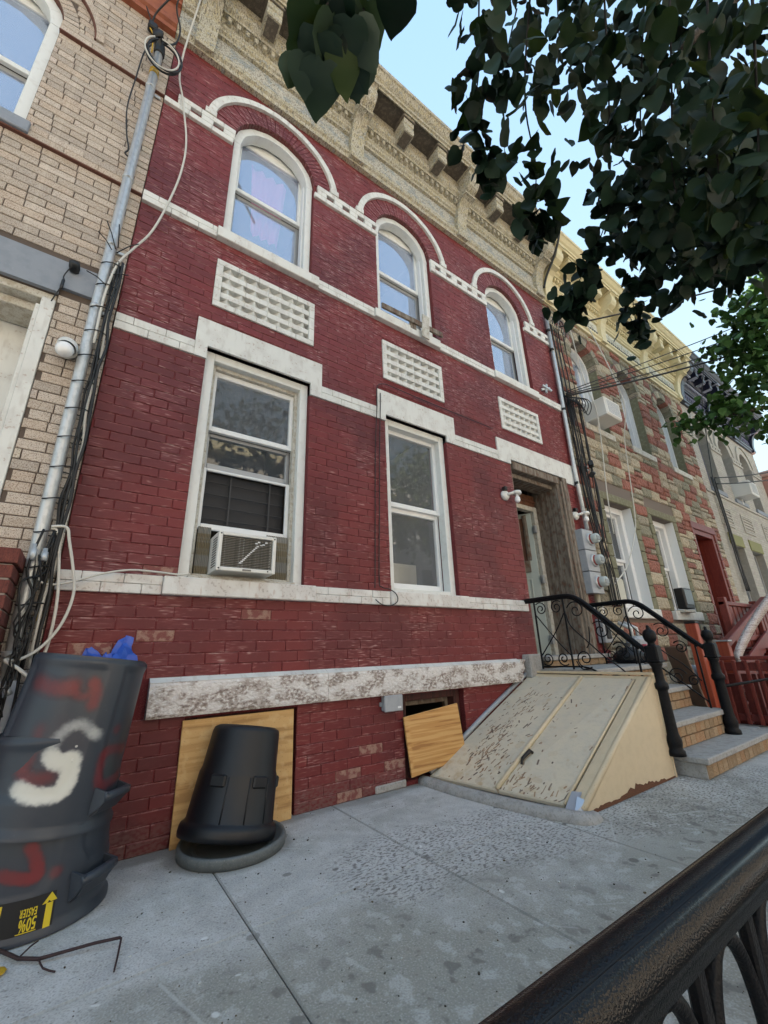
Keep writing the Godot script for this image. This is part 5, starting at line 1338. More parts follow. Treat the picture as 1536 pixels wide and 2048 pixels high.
func build_cellar_hatch():
	var h := thing("cellar_hatch", "tan steel cellar hatch with two sloping doors and rust spots", "cellar door", Vector3.ZERO)
	var P := func(u: float, v: float, up := 0.0) -> Vector3:
		var lo := Vector3(2.50 + 0.215 * v, 0.035, 0.0 + 1.22 * v); var hi := Vector3(4.0, 0.735, -0.01 + 1.215 * v)
		return lo.lerp(hi, u) + Vector3(-0.43, 0.90, 0) * up
	var leaf := func(u0: float, u1: float, v0: float, v1: float, up: float, t: float) -> SurfaceTool:
		var st := mb()
		var b := 0.008
		var q := []; var e := []; var o := []
		for k in [[u0, v0, 1, 1], [u1, v0, -1, 1], [u1, v1, -1, -1], [u0, v1, 1, -1]]:
			q.append(P.call(k[0], k[1], up - b)); e.append(P.call(k[0] + k[2] * b * 0.7, k[1] + k[3] * b, up)); o.append(P.call(k[0], k[1], up - t))
		quad(st, e[0], e[3], e[2], e[1])
		for i in 4:
			var n := (i + 1) % 4
			quad(st, q[n], q[i], e[i], e[n]); quad(st, o[n], o[i], q[i], q[n])
		quad(st, o[0], o[1], o[2], o[3])
		return st
	done(leaf.call(0.0, 0.965, 0.02, 0.515, 0.012, 0.03), "door_leaf", mats.hatch, h)
	done(leaf.call(0.0, 0.965, 0.522, 0.905, 0.014, 0.03), "door_leaf", mats.hatch, h)
	done(leaf.call(0.0, 0.985, 0.915, 1.0, 0.010, 0.03), "side_strip", mats.hatchside, h)
	done(leaf.call(0.967, 1.0, 0.0, 1.0, 0.008, 0.03), "top_strip", mats.hatchside, h)
	var st := mb(true); tube(st, [P.call(0.0, 0.52, 0.024), P.call(0.5, 0.52, 0.026), P.call(0.955, 0.52, 0.024)], 0.017, 8); done(st, "centre_rib", mats.hatchside, h)
	st = mb(true); tube(st, [P.call(0.0, 0.908, 0.014), P.call(0.5, 0.908, 0.016), P.call(0.945, 0.908, 0.014)], 0.010, 6); done(st, "edge_rib", mats.hatchside, h)
	st = mb(true); tube(st, [P.call(0.0, 0.992, -0.004), P.call(0.5, 0.992, -0.004), P.call(0.985, 0.992, -0.004)], 0.022, 10); done(st, "rounded_edge", mats.hatchside, h)
	# triangular cheek towards the street, with its flange up along the steps
	var a: Vector3 = P.call(0.0, 1.0); var c: Vector3 = P.call(1.0, 1.0)
	st = mb(); prism(st, [Vector2(a.x - 0.02, 0.002), Vector2(c.x + 0.02, 0.002), Vector2(c.x + 0.015, c.y), Vector2(a.x, a.y)], 1.18, 1.224); done(st, "cheek", mats.hatchside, h)
	st = mb(); prism(st, [Vector2(a.x - 0.02, 0.002), Vector2(c.x + 0.02, 0.002), Vector2(c.x + 0.015, c.y), Vector2(a.x, a.y)], -0.0, 0.03); done(st, "cheek", mats.hatchside, h)
	st = mb(); bev(st, Vector3(c.x + 0.0, 0.0, 1.19), Vector3(c.x + 0.022, c.y + 0.03, 1.232), 0.003); bev(st, Vector3(c.x - 0.02, c.y + 0.012, 0.0), Vector3(c.x + 0.022, c.y + 0.034, 1.23), 0.003); done(st, "flange", mats.hatchside, h)
	st = mb(); var g := RandomNumberGenerator.new(); g.seed = 8
	var poly := [Vector2(a.x - 0.015, 0.001)]; poly.append(Vector2(c.x + 0.01, 0.001))
	var n := 46
	for i in n + 1:
		var t := 1.0 - float(i) / n
		var hh := 0.018 + 0.05 * maxf(0.0, sin(t * 7.0 - 2.2)) * g.randf_range(0.3, 1.0) + g.randf_range(0.0, 0.012)
		if t > 0.86: hh = 0.012
		poly.append(Vector2(lerpf(a.x + 0.05, c.x, t), minf(hh, maxf(0.012, t * 0.5))))
	prism(st, poly, 1.2245, 1.2265); done(st, "rust", mats.rustedge, h)
	st = mb(); tube(st, [P.call(0.262, 0.57, 0.02), P.call(0.255, 0.565, 0.045), P.call(0.20, 0.553, 0.04), P.call(0.175, 0.553, 0.018)], [0.012, 0.015, 0.013, 0.008], 8); done(st, "handle", mats.black, h)
	st = mb(); quad(st, P.call(-0.055, 0.93, 0.02), P.call(-0.05, 0.985, 0.02), P.call(0.075, 0.965, 0.024), P.call(0.07, 0.915, 0.026)); quad(st, P.call(-0.045, 0.985, 0.03), P.call(-0.02, 1.01, -0.02), P.call(0.045, 0.997, 0.012), P.call(0.04, 0.96, 0.035)); done(st, "tape", mats.tape, h)
	# dark strip of sealing along the wall
	st = mb(true); tube(st, [Vector3(2.52, 0.06, 0.012), Vector3(3.25, 0.43, 0.012), Vector3(3.98, 0.775, 0.012)], 0.022, 6); done(st, "seal", mats.boxgrey, h)
	# rounded concrete kerb in front
	var k := mb(true)
	tube(k, smooth_path([Vector3(2.44, 0.0, 0.0), Vector3(2.45, 0.004, 0.4), Vector3(2.515, 0.004, 0.85), Vector3(2.60, 0.006, 1.20), Vector3(2.67, 0.0, 1.275), Vector3(2.74, -0.01, 1.27)], 6), 0.052, 10)
	tag(done(k, "concrete_kerb", mats.bluestone), "low rounded concrete kerb along the foot of the cellar hatch", "kerb")

func build_red_stairs():
	var R: Material = mats.redwood
	var f := thing("red_fence", "low dark red wooden fence of square balusters beyond the iron newel post", "fence", Vector3(7.0, 0, 0))
	bx("top_rail", Vector3(-0.045, 0.77, 0.72), Vector3(0.045, 0.815, 2.3), R, f, 0.006); bx("rail", Vector3(-0.03, 0.64, 0.74), Vector3(0.0, 0.74, 2.3), R, f, 0.006); bx("rail", Vector3(-0.03, 0.05, 0.74), Vector3(0.0, 0.13, 2.3), R, f, 0.006)
	for k in 12: bx("baluster", Vector3(-0.072, 0.02, 0.78 + k * 0.125), Vector3(-0.032, 0.765, 0.82 + k * 0.125), R, f, 0.005)
	for k in 8: bx("board", Vector3(0.06, 0.02, 0.76 + k * 0.17), Vector3(0.085, 0.60, 0.915 + k * 0.17), R, f, 0.005)
	var p := thing("orange_red_post", "square orange-red wooden post with a dark cap behind the far newel", "post", Vector3(6.25, 0, 0.82))
	bx("post", Vector3(-0.055, 0, -0.055), Vector3(0.055, 1.225, 0.055), mats.orangewood, p, 0.006); bx("cap", Vector3(-0.062, 1.226, -0.062), Vector3(0.062, 1.25, 0.062), mats.black, p, 0.004)
	bx("brace", Vector3(0.056, 0.0, -0.02), Vector3(0.12, 0.8, 0.09), R, p, 0.006)
	var s := thing("red_wooden_stairs", "dark red wooden porch steps with sloping handrail and a peeling white board", "stairs", Vector3.ZERO)
	bx("newel_post", Vector3(7.25, 0, 0.70), Vector3(7.37, 1.0, 0.83), mats.orangewood, s, 0.008)
	bx("newel_cap", Vector3(7.23, 1.0, 0.68), Vector3(7.39, 1.02, 0.85), mats.alu, s, 0.004)
	var st := mb(); var slope := Basis(Vector3.BACK, atan2(0.64, 2.2))
	bev(st, Vector3(0, -0.05, -0.04), Vector3(2.6, 0.05, 0.05), 0.01, Transform3D(slope, Vector3(7.3, 0.96, 0.78))); done(st, "handrail", R, s)
	st = mb(); bev(st, Vector3(0, -0.1, -0.02), Vector3(2.4, 0.1, 0.02), 0.006, Transform3D(slope, Vector3(7.36, 0.4, 0.72))); done(st, "stringer", R, s)
	st = mb(true)
	var pts := []
	for k in 9: pts.append(Vector3(6.95 + k * 0.11, 0.80 + 0.085 * k + 0.004 * k * k, 0.98 + 0.012 * k + 0.006 * k * k))
	for k in 8:
		var a: Vector3 = pts[k]; var b: Vector3 = pts[k + 1]
		for e in [0.0, 1.0]:
			pass
		var up := Vector3(0, 0.055, 0); var th := Vector3(0, 0, 0.025)
		quad(st, a - up + th, b - up + th, b + up + th, a + up + th); quad(st, b - up - th, a - up - th, a + up - th, b + up - th)
		quad(st, a + up + th, b + up + th, b + up - th, a + up - th); quad(st, a - up - th, b - up - th, b - up + th, a - up + th)
		if k == 0: quad(st, a - up - th, a - up + th, a + up + th, a + up - th)
	done(st, "peeling_board", mats.peelwood, s)
	for k in 5:
		bx("tread", Vector3(7.4 + k * 0.36, 0.16 + k * 0.16, 0.0), Vector3(7.8 + k * 0.36, 0.20 + k * 0.16, 0.72), R, s, 0.006)
	bx("landing", Vector3(9.2, 0.84, 0.0), Vector3(11.3, 0.88, 1.25), R, s, 0.006)
	for k in 14: bx("guard_board", Vector3(8.2 + k * 0.2, 0.9, 0.62), Vector3(8.34 + k * 0.2, 1.54, 0.645), R, s, 0.006)
	bx("guard_rail", Vector3(8.1, 1.54, 0.60), Vector3(11.3, 1.60, 0.68), R, s, 0.008); bx("guard_rail", Vector3(8.1, 1.0, 0.648), Vector3(11.3, 1.09, 0.67), R, s, 0.008)
	for k in 3: bx("post", Vector3(8.1 + k * 1.5, 0.0, 0.60), Vector3(8.2 + k * 1.5, 1.66, 0.70), R, s, 0.008)
	for k in 7: bx("riser_board", Vector3(7.2 + k * 0.5, 0.0, 0.55), Vector3(7.68 + k * 0.5, 0.85, 0.575), R, s, 0.006)
	st = mb(); slab(st, Vector3(7.09, 0.0, 0.60), Vector3(9.5, 0.02, 2.3)); tag(done(st, "red_deck", R), "dark red painted wooden deck boards behind the low red fence", "deck")

# ---------------------------------------------------------------- trees
func leaf_mesh(sd: int, fold := 0.10, curl := 0.12) -> ArrayMesh:   # heart-shaped leaf 1 m long, stalk end at the origin, tip down
	var g := RandomNumberGenerator.new(); g.seed = sd
	var st := mb(true)
	var ts := [0.0, 0.04, 0.12, 0.24, 0.38, 0.52, 0.65, 0.77, 0.88, 0.95, 1.0]
	var ws := [0.13, 0.30, 0.42, 0.475, 0.47, 0.41, 0.325, 0.225, 0.115, 0.05, 0.0]
	var lift := [0.07, 0.075, 0.05, 0.02, 0.0, 0.0, 0.0, 0.0, 0.0, 0.0, 0.0]
	var mid := []; var l := []; var r := []
	var tw := g.randf_range(-0.12, 0.12)
	for i in ts.size():
		var t: float = ts[i]; var b := curl * t * t + 0.02 * sin(t * 9.0 + sd)
		mid.append(Vector3(0.03 * sin(t * 3.0 + sd), -t, b))
		var wl: float = ws[i] * g.randf_range(0.92, 1.06); var wr: float = ws[i] * g.randf_range(0.92, 1.06)
		l.append(Vector3(-wl, -t + lift[i], b + fold * wl * 2.0 + tw * wl + g.randf_range(-0.015, 0.015)))
		r.append(Vector3(wr, -t + lift[i], b + fold * wr * 2.0 - tw * wr + g.randf_range(-0.015, 0.015)))
	for i in ts.size() - 1:
		if i < ts.size() - 2:
			quad(st, l[i + 1], mid[i + 1], mid[i], l[i]); quad(st, mid[i + 1], r[i + 1], r[i], mid[i])
		else:
			tri(st, mid[i + 1], mid[i], l[i]); tri(st, mid[i + 1], r[i], mid[i])
	return fin(st)

func leaf_place(g: RandomNumberGenerator, at: Vector3, size: float, droop := 0.6) -> Transform3D:
	var b := Basis(Vector3.UP, g.randf() * TAU) * Basis(Vector3.RIGHT, g.randfn(0.25, droop)) * Basis(Vector3.BACK, g.randfn(0.0, 0.35))
	return Transform3D(b.scaled_local(Vector3.ONE * size), at)

func limb(parent: Node3D, called: String, pts: Array, r0: float, r1: float, m: Material, sides := 8):
	var p := smooth_path(pts, 5); var rr := []
	for i in p.size(): rr.append(lerpf(r0, r1, float(i) / (p.size() - 1)))
	var st := mb(true); tube(st, p, rr, sides); done(st, called, m, parent)

func build_trees():
	var g := RandomNumberGenerator.new(); g.seed = 42
	var ms := []
	for k in 6: ms.append(leaf_mesh(k + 1, [0.05, 0.14, 0.22, 0.02, 0.1, 0.3][k], [0.1, 0.2, -0.1, 0.05, 0.3, 0.15][k]))
	var t := thing("linden_tree", "street tree whose dark heart-shaped leaves hang over the yard and the roofs", "tree")
	limb(t, "trunk", [Vector3(2.9, -0.1, 4.5), Vector3(2.86, 1.6, 4.48), Vector3(2.8, 3.2, 4.4), Vector3(2.7, 4.3, 4.3)], 0.19, 0.11, mats.bark, 14)
	limb(t, "limb", [Vector3(2.72, 4.2, 4.32), Vector3(2.4, 4.5, 3.9), Vector3(1.9, 4.5, 3.3), Vector3(1.4, 4.1, 2.8)], 0.07, 0.02, mats.bark)
	limb(t, "limb", [Vector3(2.76, 3.7, 4.36), Vector3(2.3, 3.9, 3.8), Vector3(1.8, 3.5, 3.25), Vector3(1.35, 2.9, 2.95)], 0.055, 0.014, mats.bark)
	limb(t, "limb", [Vector3(2.7, 4.3, 4.3), Vector3(1.8, 5.2, 4.5), Vector3(0.6, 5.8, 4.9)], 0.08, 0.02, mats.bark)
	limb(t, "limb", [Vector3(2.7, 4.3, 4.3), Vector3(3.3, 5.4, 4.6), Vector3(3.6, 6.6, 5.0)], 0.09, 0.02, mats.bark)
	limb(t, "limb", [Vector3(2.3, 4.5, 3.9), Vector3(1.4, 3.9, 3.6), Vector3(0.7, 2.9, 3.2), Vector3(0.2, 2.0, 2.72)], 0.03, 0.006, mats.bark)
	var strands := [
		[Vector3(0.73, 3.14, 2.63), Vector3(0.8, 3.05, 2.55), Vector3(0.85, 2.96, 2.49), Vector3(0.9, 2.91, 2.41), Vector3(0.99, 2.86, 2.37), Vector3(1.04, 2.82, 2.35)],
		[Vector3(1.02, 3.41, 2.6), Vector3(1.06, 3.33, 2.5), Vector3(1.1, 3.28, 2.42)],
		[Vector3(0.75, 2.83, 2.77), Vector3(0.84, 2.72, 2.66), Vector3(0.9, 2.62, 2.6), Vector3(1.0, 2.54, 2.55), Vector3(1.09, 2.52, 2.48), Vector3(1.18, 2.51, 2.43)],
		[Vector3(1.06, 3.35, 2.74), Vector3(1.15, 3.24, 2.67)],
		[Vector3(1.05, 3.04, 2.86), Vector3(1.17, 2.84, 2.77), Vector3(1.31, 2.73, 2.68), Vector3(1.43, 2.62, 2.59), Vector3(1.48, 2.54, 2.49), Vector3(1.5, 2.48, 2.4), Vector3(1.54, 2.41, 2.31)],
		[Vector3(1.42, 3.4, 2.9), Vector3(1.63, 3.13, 2.73), Vector3(1.85, 2.92, 2.61), Vector3(1.98, 2.77, 2.54), Vector3(1.95, 2.62, 2.44), Vector3(2.04, 2.49, 2.39)],
		[Vector3(1.16, 2.86, 2.97), Vector3(1.28, 2.65, 2.88), Vector3(1.42, 2.53, 2.8), Vector3(1.56, 2.38, 2.76), Vector3(1.73, 2.32, 2.69)],
		[Vector3(1.12, 2.65, 3.03), Vector3(1.22, 2.45, 2.96), Vector3(1.28, 2.25, 2.91), Vector3(1.36, 2.17, 2.88), Vector3(1.47, 2.18, 2.83)],
		[Vector3(1.06, 2.44, 3.09), Vector3(1.14, 2.25, 3.03), Vector3(1.2, 2.05, 2.97), Vector3(1.26, 1.97, 2.94)]]
	var spots := []   # [place, size]
	for s in strands:
		limb(t, "twig", s, 0.0035, 0.0015, mats.twig, 5)
		var p := smooth_path(s, 8)
		for i in p.size():
			for k in (2 if s[0].x < 1.1 and s[0].z < 2.8 else 3):
				var e := float(i) / p.size()
				var w := lerpf(0.08, 0.035, e)
				spots.append([p[i] + Vector3(g.randfn(0, w * 0.7), g.randfn(-0.01, w * 0.6), g.randfn(0, w * 0.7)), g.randf_range(0.045, 0.08)])
	# loose tips
	for q in [[Vector3(1.54, 2.43, 2.31), 0.07, 22], [Vector3(2.04, 2.51, 2.39), 0.07, 16], [Vector3(1.04, 2.82, 2.35), 0.05, 10], [Vector3(1.18, 2.51, 2.43), 0.04, 9], [Vector3(1.95, 2.72, 2.5), 0.11, 26], [Vector3(1.72, 2.42, 2.66), 0.09, 18]]:
		for k in q[2]: spots.append([q[0] + Vector3(g.randfn(0, q[1] * 0.6), g.randfn(0, q[1]), g.randfn(0, q[1] * 0.6)), g.randf_range(0.045, 0.07)])
	# the thick of the crown above the yard
	for q in [[Vector3(1.59, 3.53, 2.82), 0.19, 80], [Vector3(1.78, 3.41, 2.97), 0.22, 120], [Vector3(1.67, 2.99, 3.06), 0.2, 120], [Vector3(1.84, 3.22, 2.79), 0.16, 90], [Vector3(1.78, 2.88, 2.91), 0.17, 110], [Vector3(1.72, 2.52, 2.97), 0.14, 90], [Vector3(2.04, 2.9, 2.76), 0.11, 45], [Vector3(1.93, 2.58, 2.86), 0.10, 50], [Vector3(1.56, 3.79, 2.74), 0.10, 34], [Vector3(1.34, 3.67, 2.66), 0.06, 14], [Vector3(1.78, 3.12, 2.66), 0.06, 20], [Vector3(1.93, 2.83, 2.57), 0.08, 24], [Vector3(2.5, 3.9, 3.15), 0.3, 90], [Vector3(1.89, 2.46, 2.89), 0.08, 50], [Vector3(1.92, 2.58, 2.77), 0.08, 45], [Vector3(1.77, 2.98, 2.56), 0.07, 26], [Vector3(1.87, 2.74, 2.56), 0.07, 28], [Vector3(1.82, 2.83, 2.72), 0.10, 50], [Vector3(1.42, 3.61, 2.64), 0.09, 30]]:
		for k in q[2]: spots.append([q[0] + Vector3(g.randfn(0, q[1]), g.randfn(0, q[1] * 0.9), g.randfn(0, q[1])), g.randf_range(0.05, 0.088)])
	# the spray that hangs close in front of the cornice
	for q in [[Vector3(0.13, 1.95, 2.68), 0.095], [Vector3(0.16, 1.94, 2.68), 0.085], [Vector3(0.13, 1.95, 2.63), 0.06], [Vector3(0.15, 1.91, 2.66), 0.085], [Vector3(0.18, 1.96, 2.7), 0.08], [Vector3(0.2, 1.96, 2.69), 0.075], [Vector3(0.2, 1.95, 2.66), 0.08], [Vector3(0.21, 1.985, 2.71), 0.075], [Vector3(0.17, 1.9, 2.64), 0.085], [Vector3(0.14, 1.905, 2.63), 0.06], [Vector3(0.225, 1.965, 2.67), 0.08], [Vector3(0.23, 1.945, 2.76), 0.075], [Vector3(0.235, 1.965, 2.65), 0.06], [Vector3(0.16, 1.95, 2.7), 0.07], [Vector3(0.13, 1.93, 2.61), 0.05]]:
		spots.append([q[0] + Vector3(0, -0.012, 0), q[1] * 0.92, 1])
	for k in 9: spots.append([Vector3(0.16 + g.randfn(0, 0.03), 1.915 + g.randfn(0, 0.025), 2.66 + g.randfn(0, 0.025)), g.randf_range(0.05, 0.075), 1])
	limb(t, "twig", [Vector3(0.2, 2.0, 2.72), Vector3(0.16, 1.95, 2.69), Vector3(0.14, 1.9, 2.665)], 0.003, 0.0015, mats.twig, 5)
	limb(t, "twig", [Vector3(0.2, 2.0, 2.72), Vector3(0.21, 1.97, 2.69), Vector3(0.19, 1.92, 2.66)], 0.003, 0.0015, mats.twig, 5)
	# the rest of the crown, outside what the photograph shows
	for q in [[Vector3(0.6, 5.8, 5.2), 0.5, 60], [Vector3(2.4, 6.0, 5.2), 0.6, 160], [Vector3(3.7, 6.4, 5.6), 0.6, 140], [Vector3(2.0, 5.3, 4.9), 0.4, 180], [Vector3(2.2, 5.2, 4.1), 0.33, 170]]:
		for k in q[2]:
			var p: Vector3 = q[0] + Vector3(g.randfn(0, q[1]), g.randfn(0, q[1] * 0.7), g.randfn(0, q[1]))
			if px_at(p, 90.0) == 0.0 and p.z > 3.2: spots.append([p, g.randf_range(0.07, 0.12)])
	var ranked := []
	for i in spots.size(): ranked.append([-px_at(spots[i][0], 10.0) * spots[i][1], i])
	ranked.sort_custom(func(a, b): return a[0] < b[0])
	var xs := []; var tints := []
	for k in ranked.size():
		var s = spots[ranked[k][1]]
		var near: bool = s.size() > 2
		var xf := leaf_place(g, s[0], s[1], 0.55)
		if near:   # leaves of the low spray droop outwards, their undersides to the yard
			var tip := (Vector3(0.50, -0.28, -0.80) + Vector3(g.randfn(0, 0.3), g.randfn(0, 0.25), g.randfn(0, 0.3))).normalized()
			var nn := (Vector3(-0.1, 1.0, -0.2) + Vector3(g.randfn(0, 0.35), 0, g.randfn(0, 0.35)))
			var xx := (-tip).cross(nn).normalized()
			xf = Transform3D(Basis(xx, -tip, xx.cross(-tip)).scaled_local(Vector3.ONE * s[1]), s[0])
		if k < 300: put("leaf", ms[g.randi() % 6], mats.leaves[[4, 2, 4, 4, 1, 2, 3, 4][k % 8] if near else [0, 1, 0, 2, 1, 0, 0, 1][g.randi() % 8]], t, xf)
		else:
			xs.append(xf); var v := g.randf_range(0.6, 1.5); tints.append(Color(v, v * g.randf_range(0.95, 1.1), v))
	multi("foliage", ms[1], mats.leaves[0], t, xs, tints)
	# the next tree down the pavement
	var far := thing("maple_tree", "green street tree down the row with sunlit yellow top leaves", "tree")
	limb(far, "trunk", [Vector3(10.6, -0.1, 4.5), Vector3(10.5, 2.0, 4.4), Vector3(10.3, 4.0, 4.2), Vector3(10.0, 5.6, 3.8)], 0.2, 0.1, mats.bark, 12)
	limb(far, "limb", [Vector3(10.35, 3.6, 4.25), Vector3(9.4, 4.4, 3.0), Vector3(8.6, 4.6, 1.9), Vector3(8.05, 4.55, 1.1)], 0.07, 0.015, mats.bark)
	limb(far, "limb", [Vector3(10.1, 5.2, 3.95), Vector3(9.3, 5.9, 3.2), Vector3(8.6, 6.2, 2.3)], 0.06, 0.015, mats.bark)
	xs = []; tints = []
	for q in [[Vector3(8.42, 6.45, 2.1), 0.22, 130], [Vector3(8.45, 6.75, 2.5), 0.22, 130], [Vector3(8.6, 6.15, 2.15), 0.28, 260], [Vector3(8.5, 5.85, 1.8), 0.22, 170], [Vector3(8.45, 5.5, 1.95), 0.24, 200], [Vector3(8.3, 5.0, 1.9), 0.22, 170], [Vector3(8.15, 4.7, 1.45), 0.18, 130], [Vector3(8.0, 4.58, 1.0), 0.15, 90], [Vector3(8.2, 4.4, 1.6), 0.2, 110], [Vector3(8.5, 4.15, 1.9), 0.16, 60], [Vector3(9.1, 5.6, 2.7), 0.5, 500], [Vector3(9.5, 6.3, 3.3), 0.6, 600], [Vector3(10.2, 5.6, 3.9), 0.9, 700], [Vector3(11.0, 6.3, 4.6), 0.9, 600], [Vector3(9.9, 7.0, 4.4), 0.7, 400]]:
		for k in q[2]:
			var p: Vector3 = q[0] + Vector3(g.randfn(0, q[1]), g.randfn(0, q[1] * 0.8), g.randfn(0, q[1]))
			xs.append(leaf_place(g, p, g.randf_range(0.08, 0.14), 0.8)); var v := g.randf_range(0.9, 2.4); tints.append(Color(v * 1.15, v * 1.25, v * 0.8))
	var fm: StandardMaterial3D = mats.leaves[2].duplicate(); fm.albedo_color = lin(0.020, 0.042, 0.017); fm.backlight = Color(0.45, 0.5, 0.12)
	multi("foliage", ms[0], fm, far, xs, tints)
	var fm2: StandardMaterial3D = fm.duplicate(); fm2.albedo_color = lin(0.085, 0.11, 0.03)
	# two trees on the sunny side, mirrored in the ground floor panes
	for q in [[Vector3(14.8, 0, 13.4), "broad sunlit tree on the far pavement, right of the yard", 1.45], [Vector3(-3.5, 0, 13.8), "sunlit tree on the far pavement, left of the yard", 0.85]]:
		var o := thing("far_side_tree", q[1], "tree", q[0], "trees across the street")
		limb(o, "trunk", [Vector3(0, -0.1, 0), Vector3(0.05, 2.0, 0), Vector3(0.0, 4.5, 0.1)], 0.2, 0.09, mats.bark, 10)
		xs = []; tints = []
		for k in 5200:
			var c: Vector3 = [Vector3(0, 5.6, 0), Vector3(1.2, 6.2, 0.3), Vector3(-1.3, 5.9, 0.2), Vector3(0.2, 7.3, 0), Vector3(-0.6, 6.6, -0.9), Vector3(0.9, 5.2, -0.9)][k % 6]
			var p: Vector3 = c * q[2] + Vector3(g.randfn(0, 0.75), g.randfn(0, 0.6), g.randfn(0, 0.75)) * q[2]
			xs.append(leaf_place(g, p, g.randf_range(0.14, 0.24), 0.8)); var v := g.randf_range(0.5, 1.4); tints.append(Color(v * 1.1, v * 1.1, v * 0.6))
		multi("foliage", ms[0], fm2, o, xs, tints)

# ---------------------------------------------------------------- the fence in the foreground
func build_front_fence():
	var f := thing("iron_fence", "thick glossy black cast iron fence rail with pointed tracery in the foreground", "fence", Vector3(0, 0, 2.645))
	var y := 0.641
	var st := mb(true)
	var pts := []
	for i in 60: pts.append(Vector3(-3.0 + i * 0.2, y, 0))
	# half-round cap rail with lips
	var prof := []
	for k in 15:
		var a := -0.35 + (PI + 0.7) * k / 14.0
		prof.append(Vector2(0.035 * cos(a), y + 0.034 * sin(a) + 0.0))
	prof.append(Vector2(-0.024, y - 0.022)); prof.append(Vector2(-0.012, y - 0.026)); prof.append(Vector2(-0.012, y - 0.05)); prof.append(Vector2(0.012, y - 0.05)); prof.append(Vector2(0.012, y - 0.026)); prof.append(Vector2(0.024, y - 0.022))
	st = mb(true); run_x(st, prof, -4.0, 12.0, true, true)
	done(st, "cap_rail", mats.railiron, f)
	bx("bottom_rail", Vector3(-4.0, 0.08, -0.014), Vector3(12.0, 0.12, 0.014), mats.iron, f, 0.005)
	var pitch := 0.19
	var lens := mb(true)   # one pointed arch bar, as a flat tapered strap
	for i in 34:
		var x := -0.6 + i * pitch
		if x > 4.0: break
		bx("picket", Vector3(x - 0.013, 0.12, -0.009), Vector3(x + 0.013, y - 0.05, 0.009), mats.iron, f, 0.004)
		for s in [-1.0, 1.0]:
			st = mb(true)
			var p := []
			for k in 9:
				var t := k / 8.0
				p.append(Vector3(x + s * (0.013 + 0.080 * pow(t, 1.7)), y - 0.205 + 0.155 * sin(t * PI / 2), 0))
			tube(st, p, 0.011, 6); done(st, "arch", mats.iron, f)
			st = mb(true); p = []
			for k in 9:
				var t := k / 8.0
				p.append(Vector3(x + s * (0.013 + 0.075 * sin(t * PI)), y - 0.22 - 0.22 * t, 0))
			tube(st, p, 0.009, 6); done(st, "loop", mats.iron, f)
		st = mb(true); lathe(st, [Vector2(0.0, -0.03), Vector2(0.018, -0.022), Vector2(0.026, 0.0), Vector2(0.018, 0.022), Vector2(0.0, 0.03)], 10, Transform3D(Basis(), Vector3(x, y - 0.215, 0))); done(st, "boss", mats.iron, f)

# ---------------------------------------------------------------- cans
func soft_stroke(im: Image, pts: Array, r: float, c: Color, strength: float, feather: float):   # spray: pts are (degrees, metres above the rim)
	var w := im.get_width(); var h := im.get_height()
	var p := []
	for i in pts.size():
		p.append(Vector3(pts[i].x / 360.0 * w, (1.0 - pts[i].y / 0.70) * h, 0))
	var px := w / 1.48; var rr := r * px
	var rough := FastNoiseLite.new(); rough.frequency = 0.06; rough.seed = 3
	for q in smooth_path(p, 10):
		for y in range(maxi(0, int(q.y - rr)), mini(h, int(q.y + rr) + 1)):
			for x in range(int(q.x - rr), int(q.x + rr) + 1):
				var d := Vector2(x - q.x, (y - q.y) * (0.70 / h) / (1.48 / w)).length() / rr
				if d >= 1.0: continue
				var a := strength * smoothstep(1.0, 1.0 - feather, d + 0.12 * rough.get_noise_2d(x, y))
				var xx := posmod(x, w)
				im.set_pixel(xx, y, im.get_pixel(xx, y).lerp(c, a))

func can_body(r_rim: float, r_base: float, hgt: float, panels: Array) -> ArrayMesh:   # upside down: rim at y = 0
	var st := mb(true)
	var ny := 44; var na := 120
	var rings := []
	for j in ny + 1:
		var t := float(j) / ny
		var y := hgt * t
		var row := []
		for i in na + 1:
			var a := 360.0 * i / na
			var r := lerpf(r_rim, r_base, t)
			if y < 0.026: r += 0.012 * smoothstep(0.026, 0.018, y)
			if y > hgt - 0.02: r -= 0.016 * pow((y - hgt + 0.02) / 0.02, 2.0)
			for p in panels:
				var d := absf(fposmod(a - p[0] + 180.0, 360.0) - 180.0)
				var corner := 9.0 * smoothstep(0.09, 0.0, y - p[2])
				r -= 0.008 * smoothstep(p[1] - corner, p[1] - corner - 4.5, d) * smoothstep(p[2] - 0.004, p[2] + 0.014, y) * smoothstep(p[3] + 0.004, p[3] - 0.014, y)
			row.append([Vector3(r * cos(deg_to_rad(a)), y, r * sin(deg_to_rad(a))), Vector2(a / 360.0, 1.0 - t)])
		rings.append(row)
	for j in ny:
		for i in na:
			var q := [rings[j][i], rings[j + 1][i], rings[j + 1][i + 1], rings[j][i + 1]]
			for k in [0, 2, 1, 0, 3, 2]:
				st.set_uv(q[k][1]); st.add_vertex(q[k][0])
	for i in na:
		for v in [Vector3(0, hgt - 0.012, 0), rings[ny][i + 1][0], rings[ny][i][0]]:
			st.set_uv(Vector2(0.02, 0.02)); st.add_vertex(v)
	return fin(st)

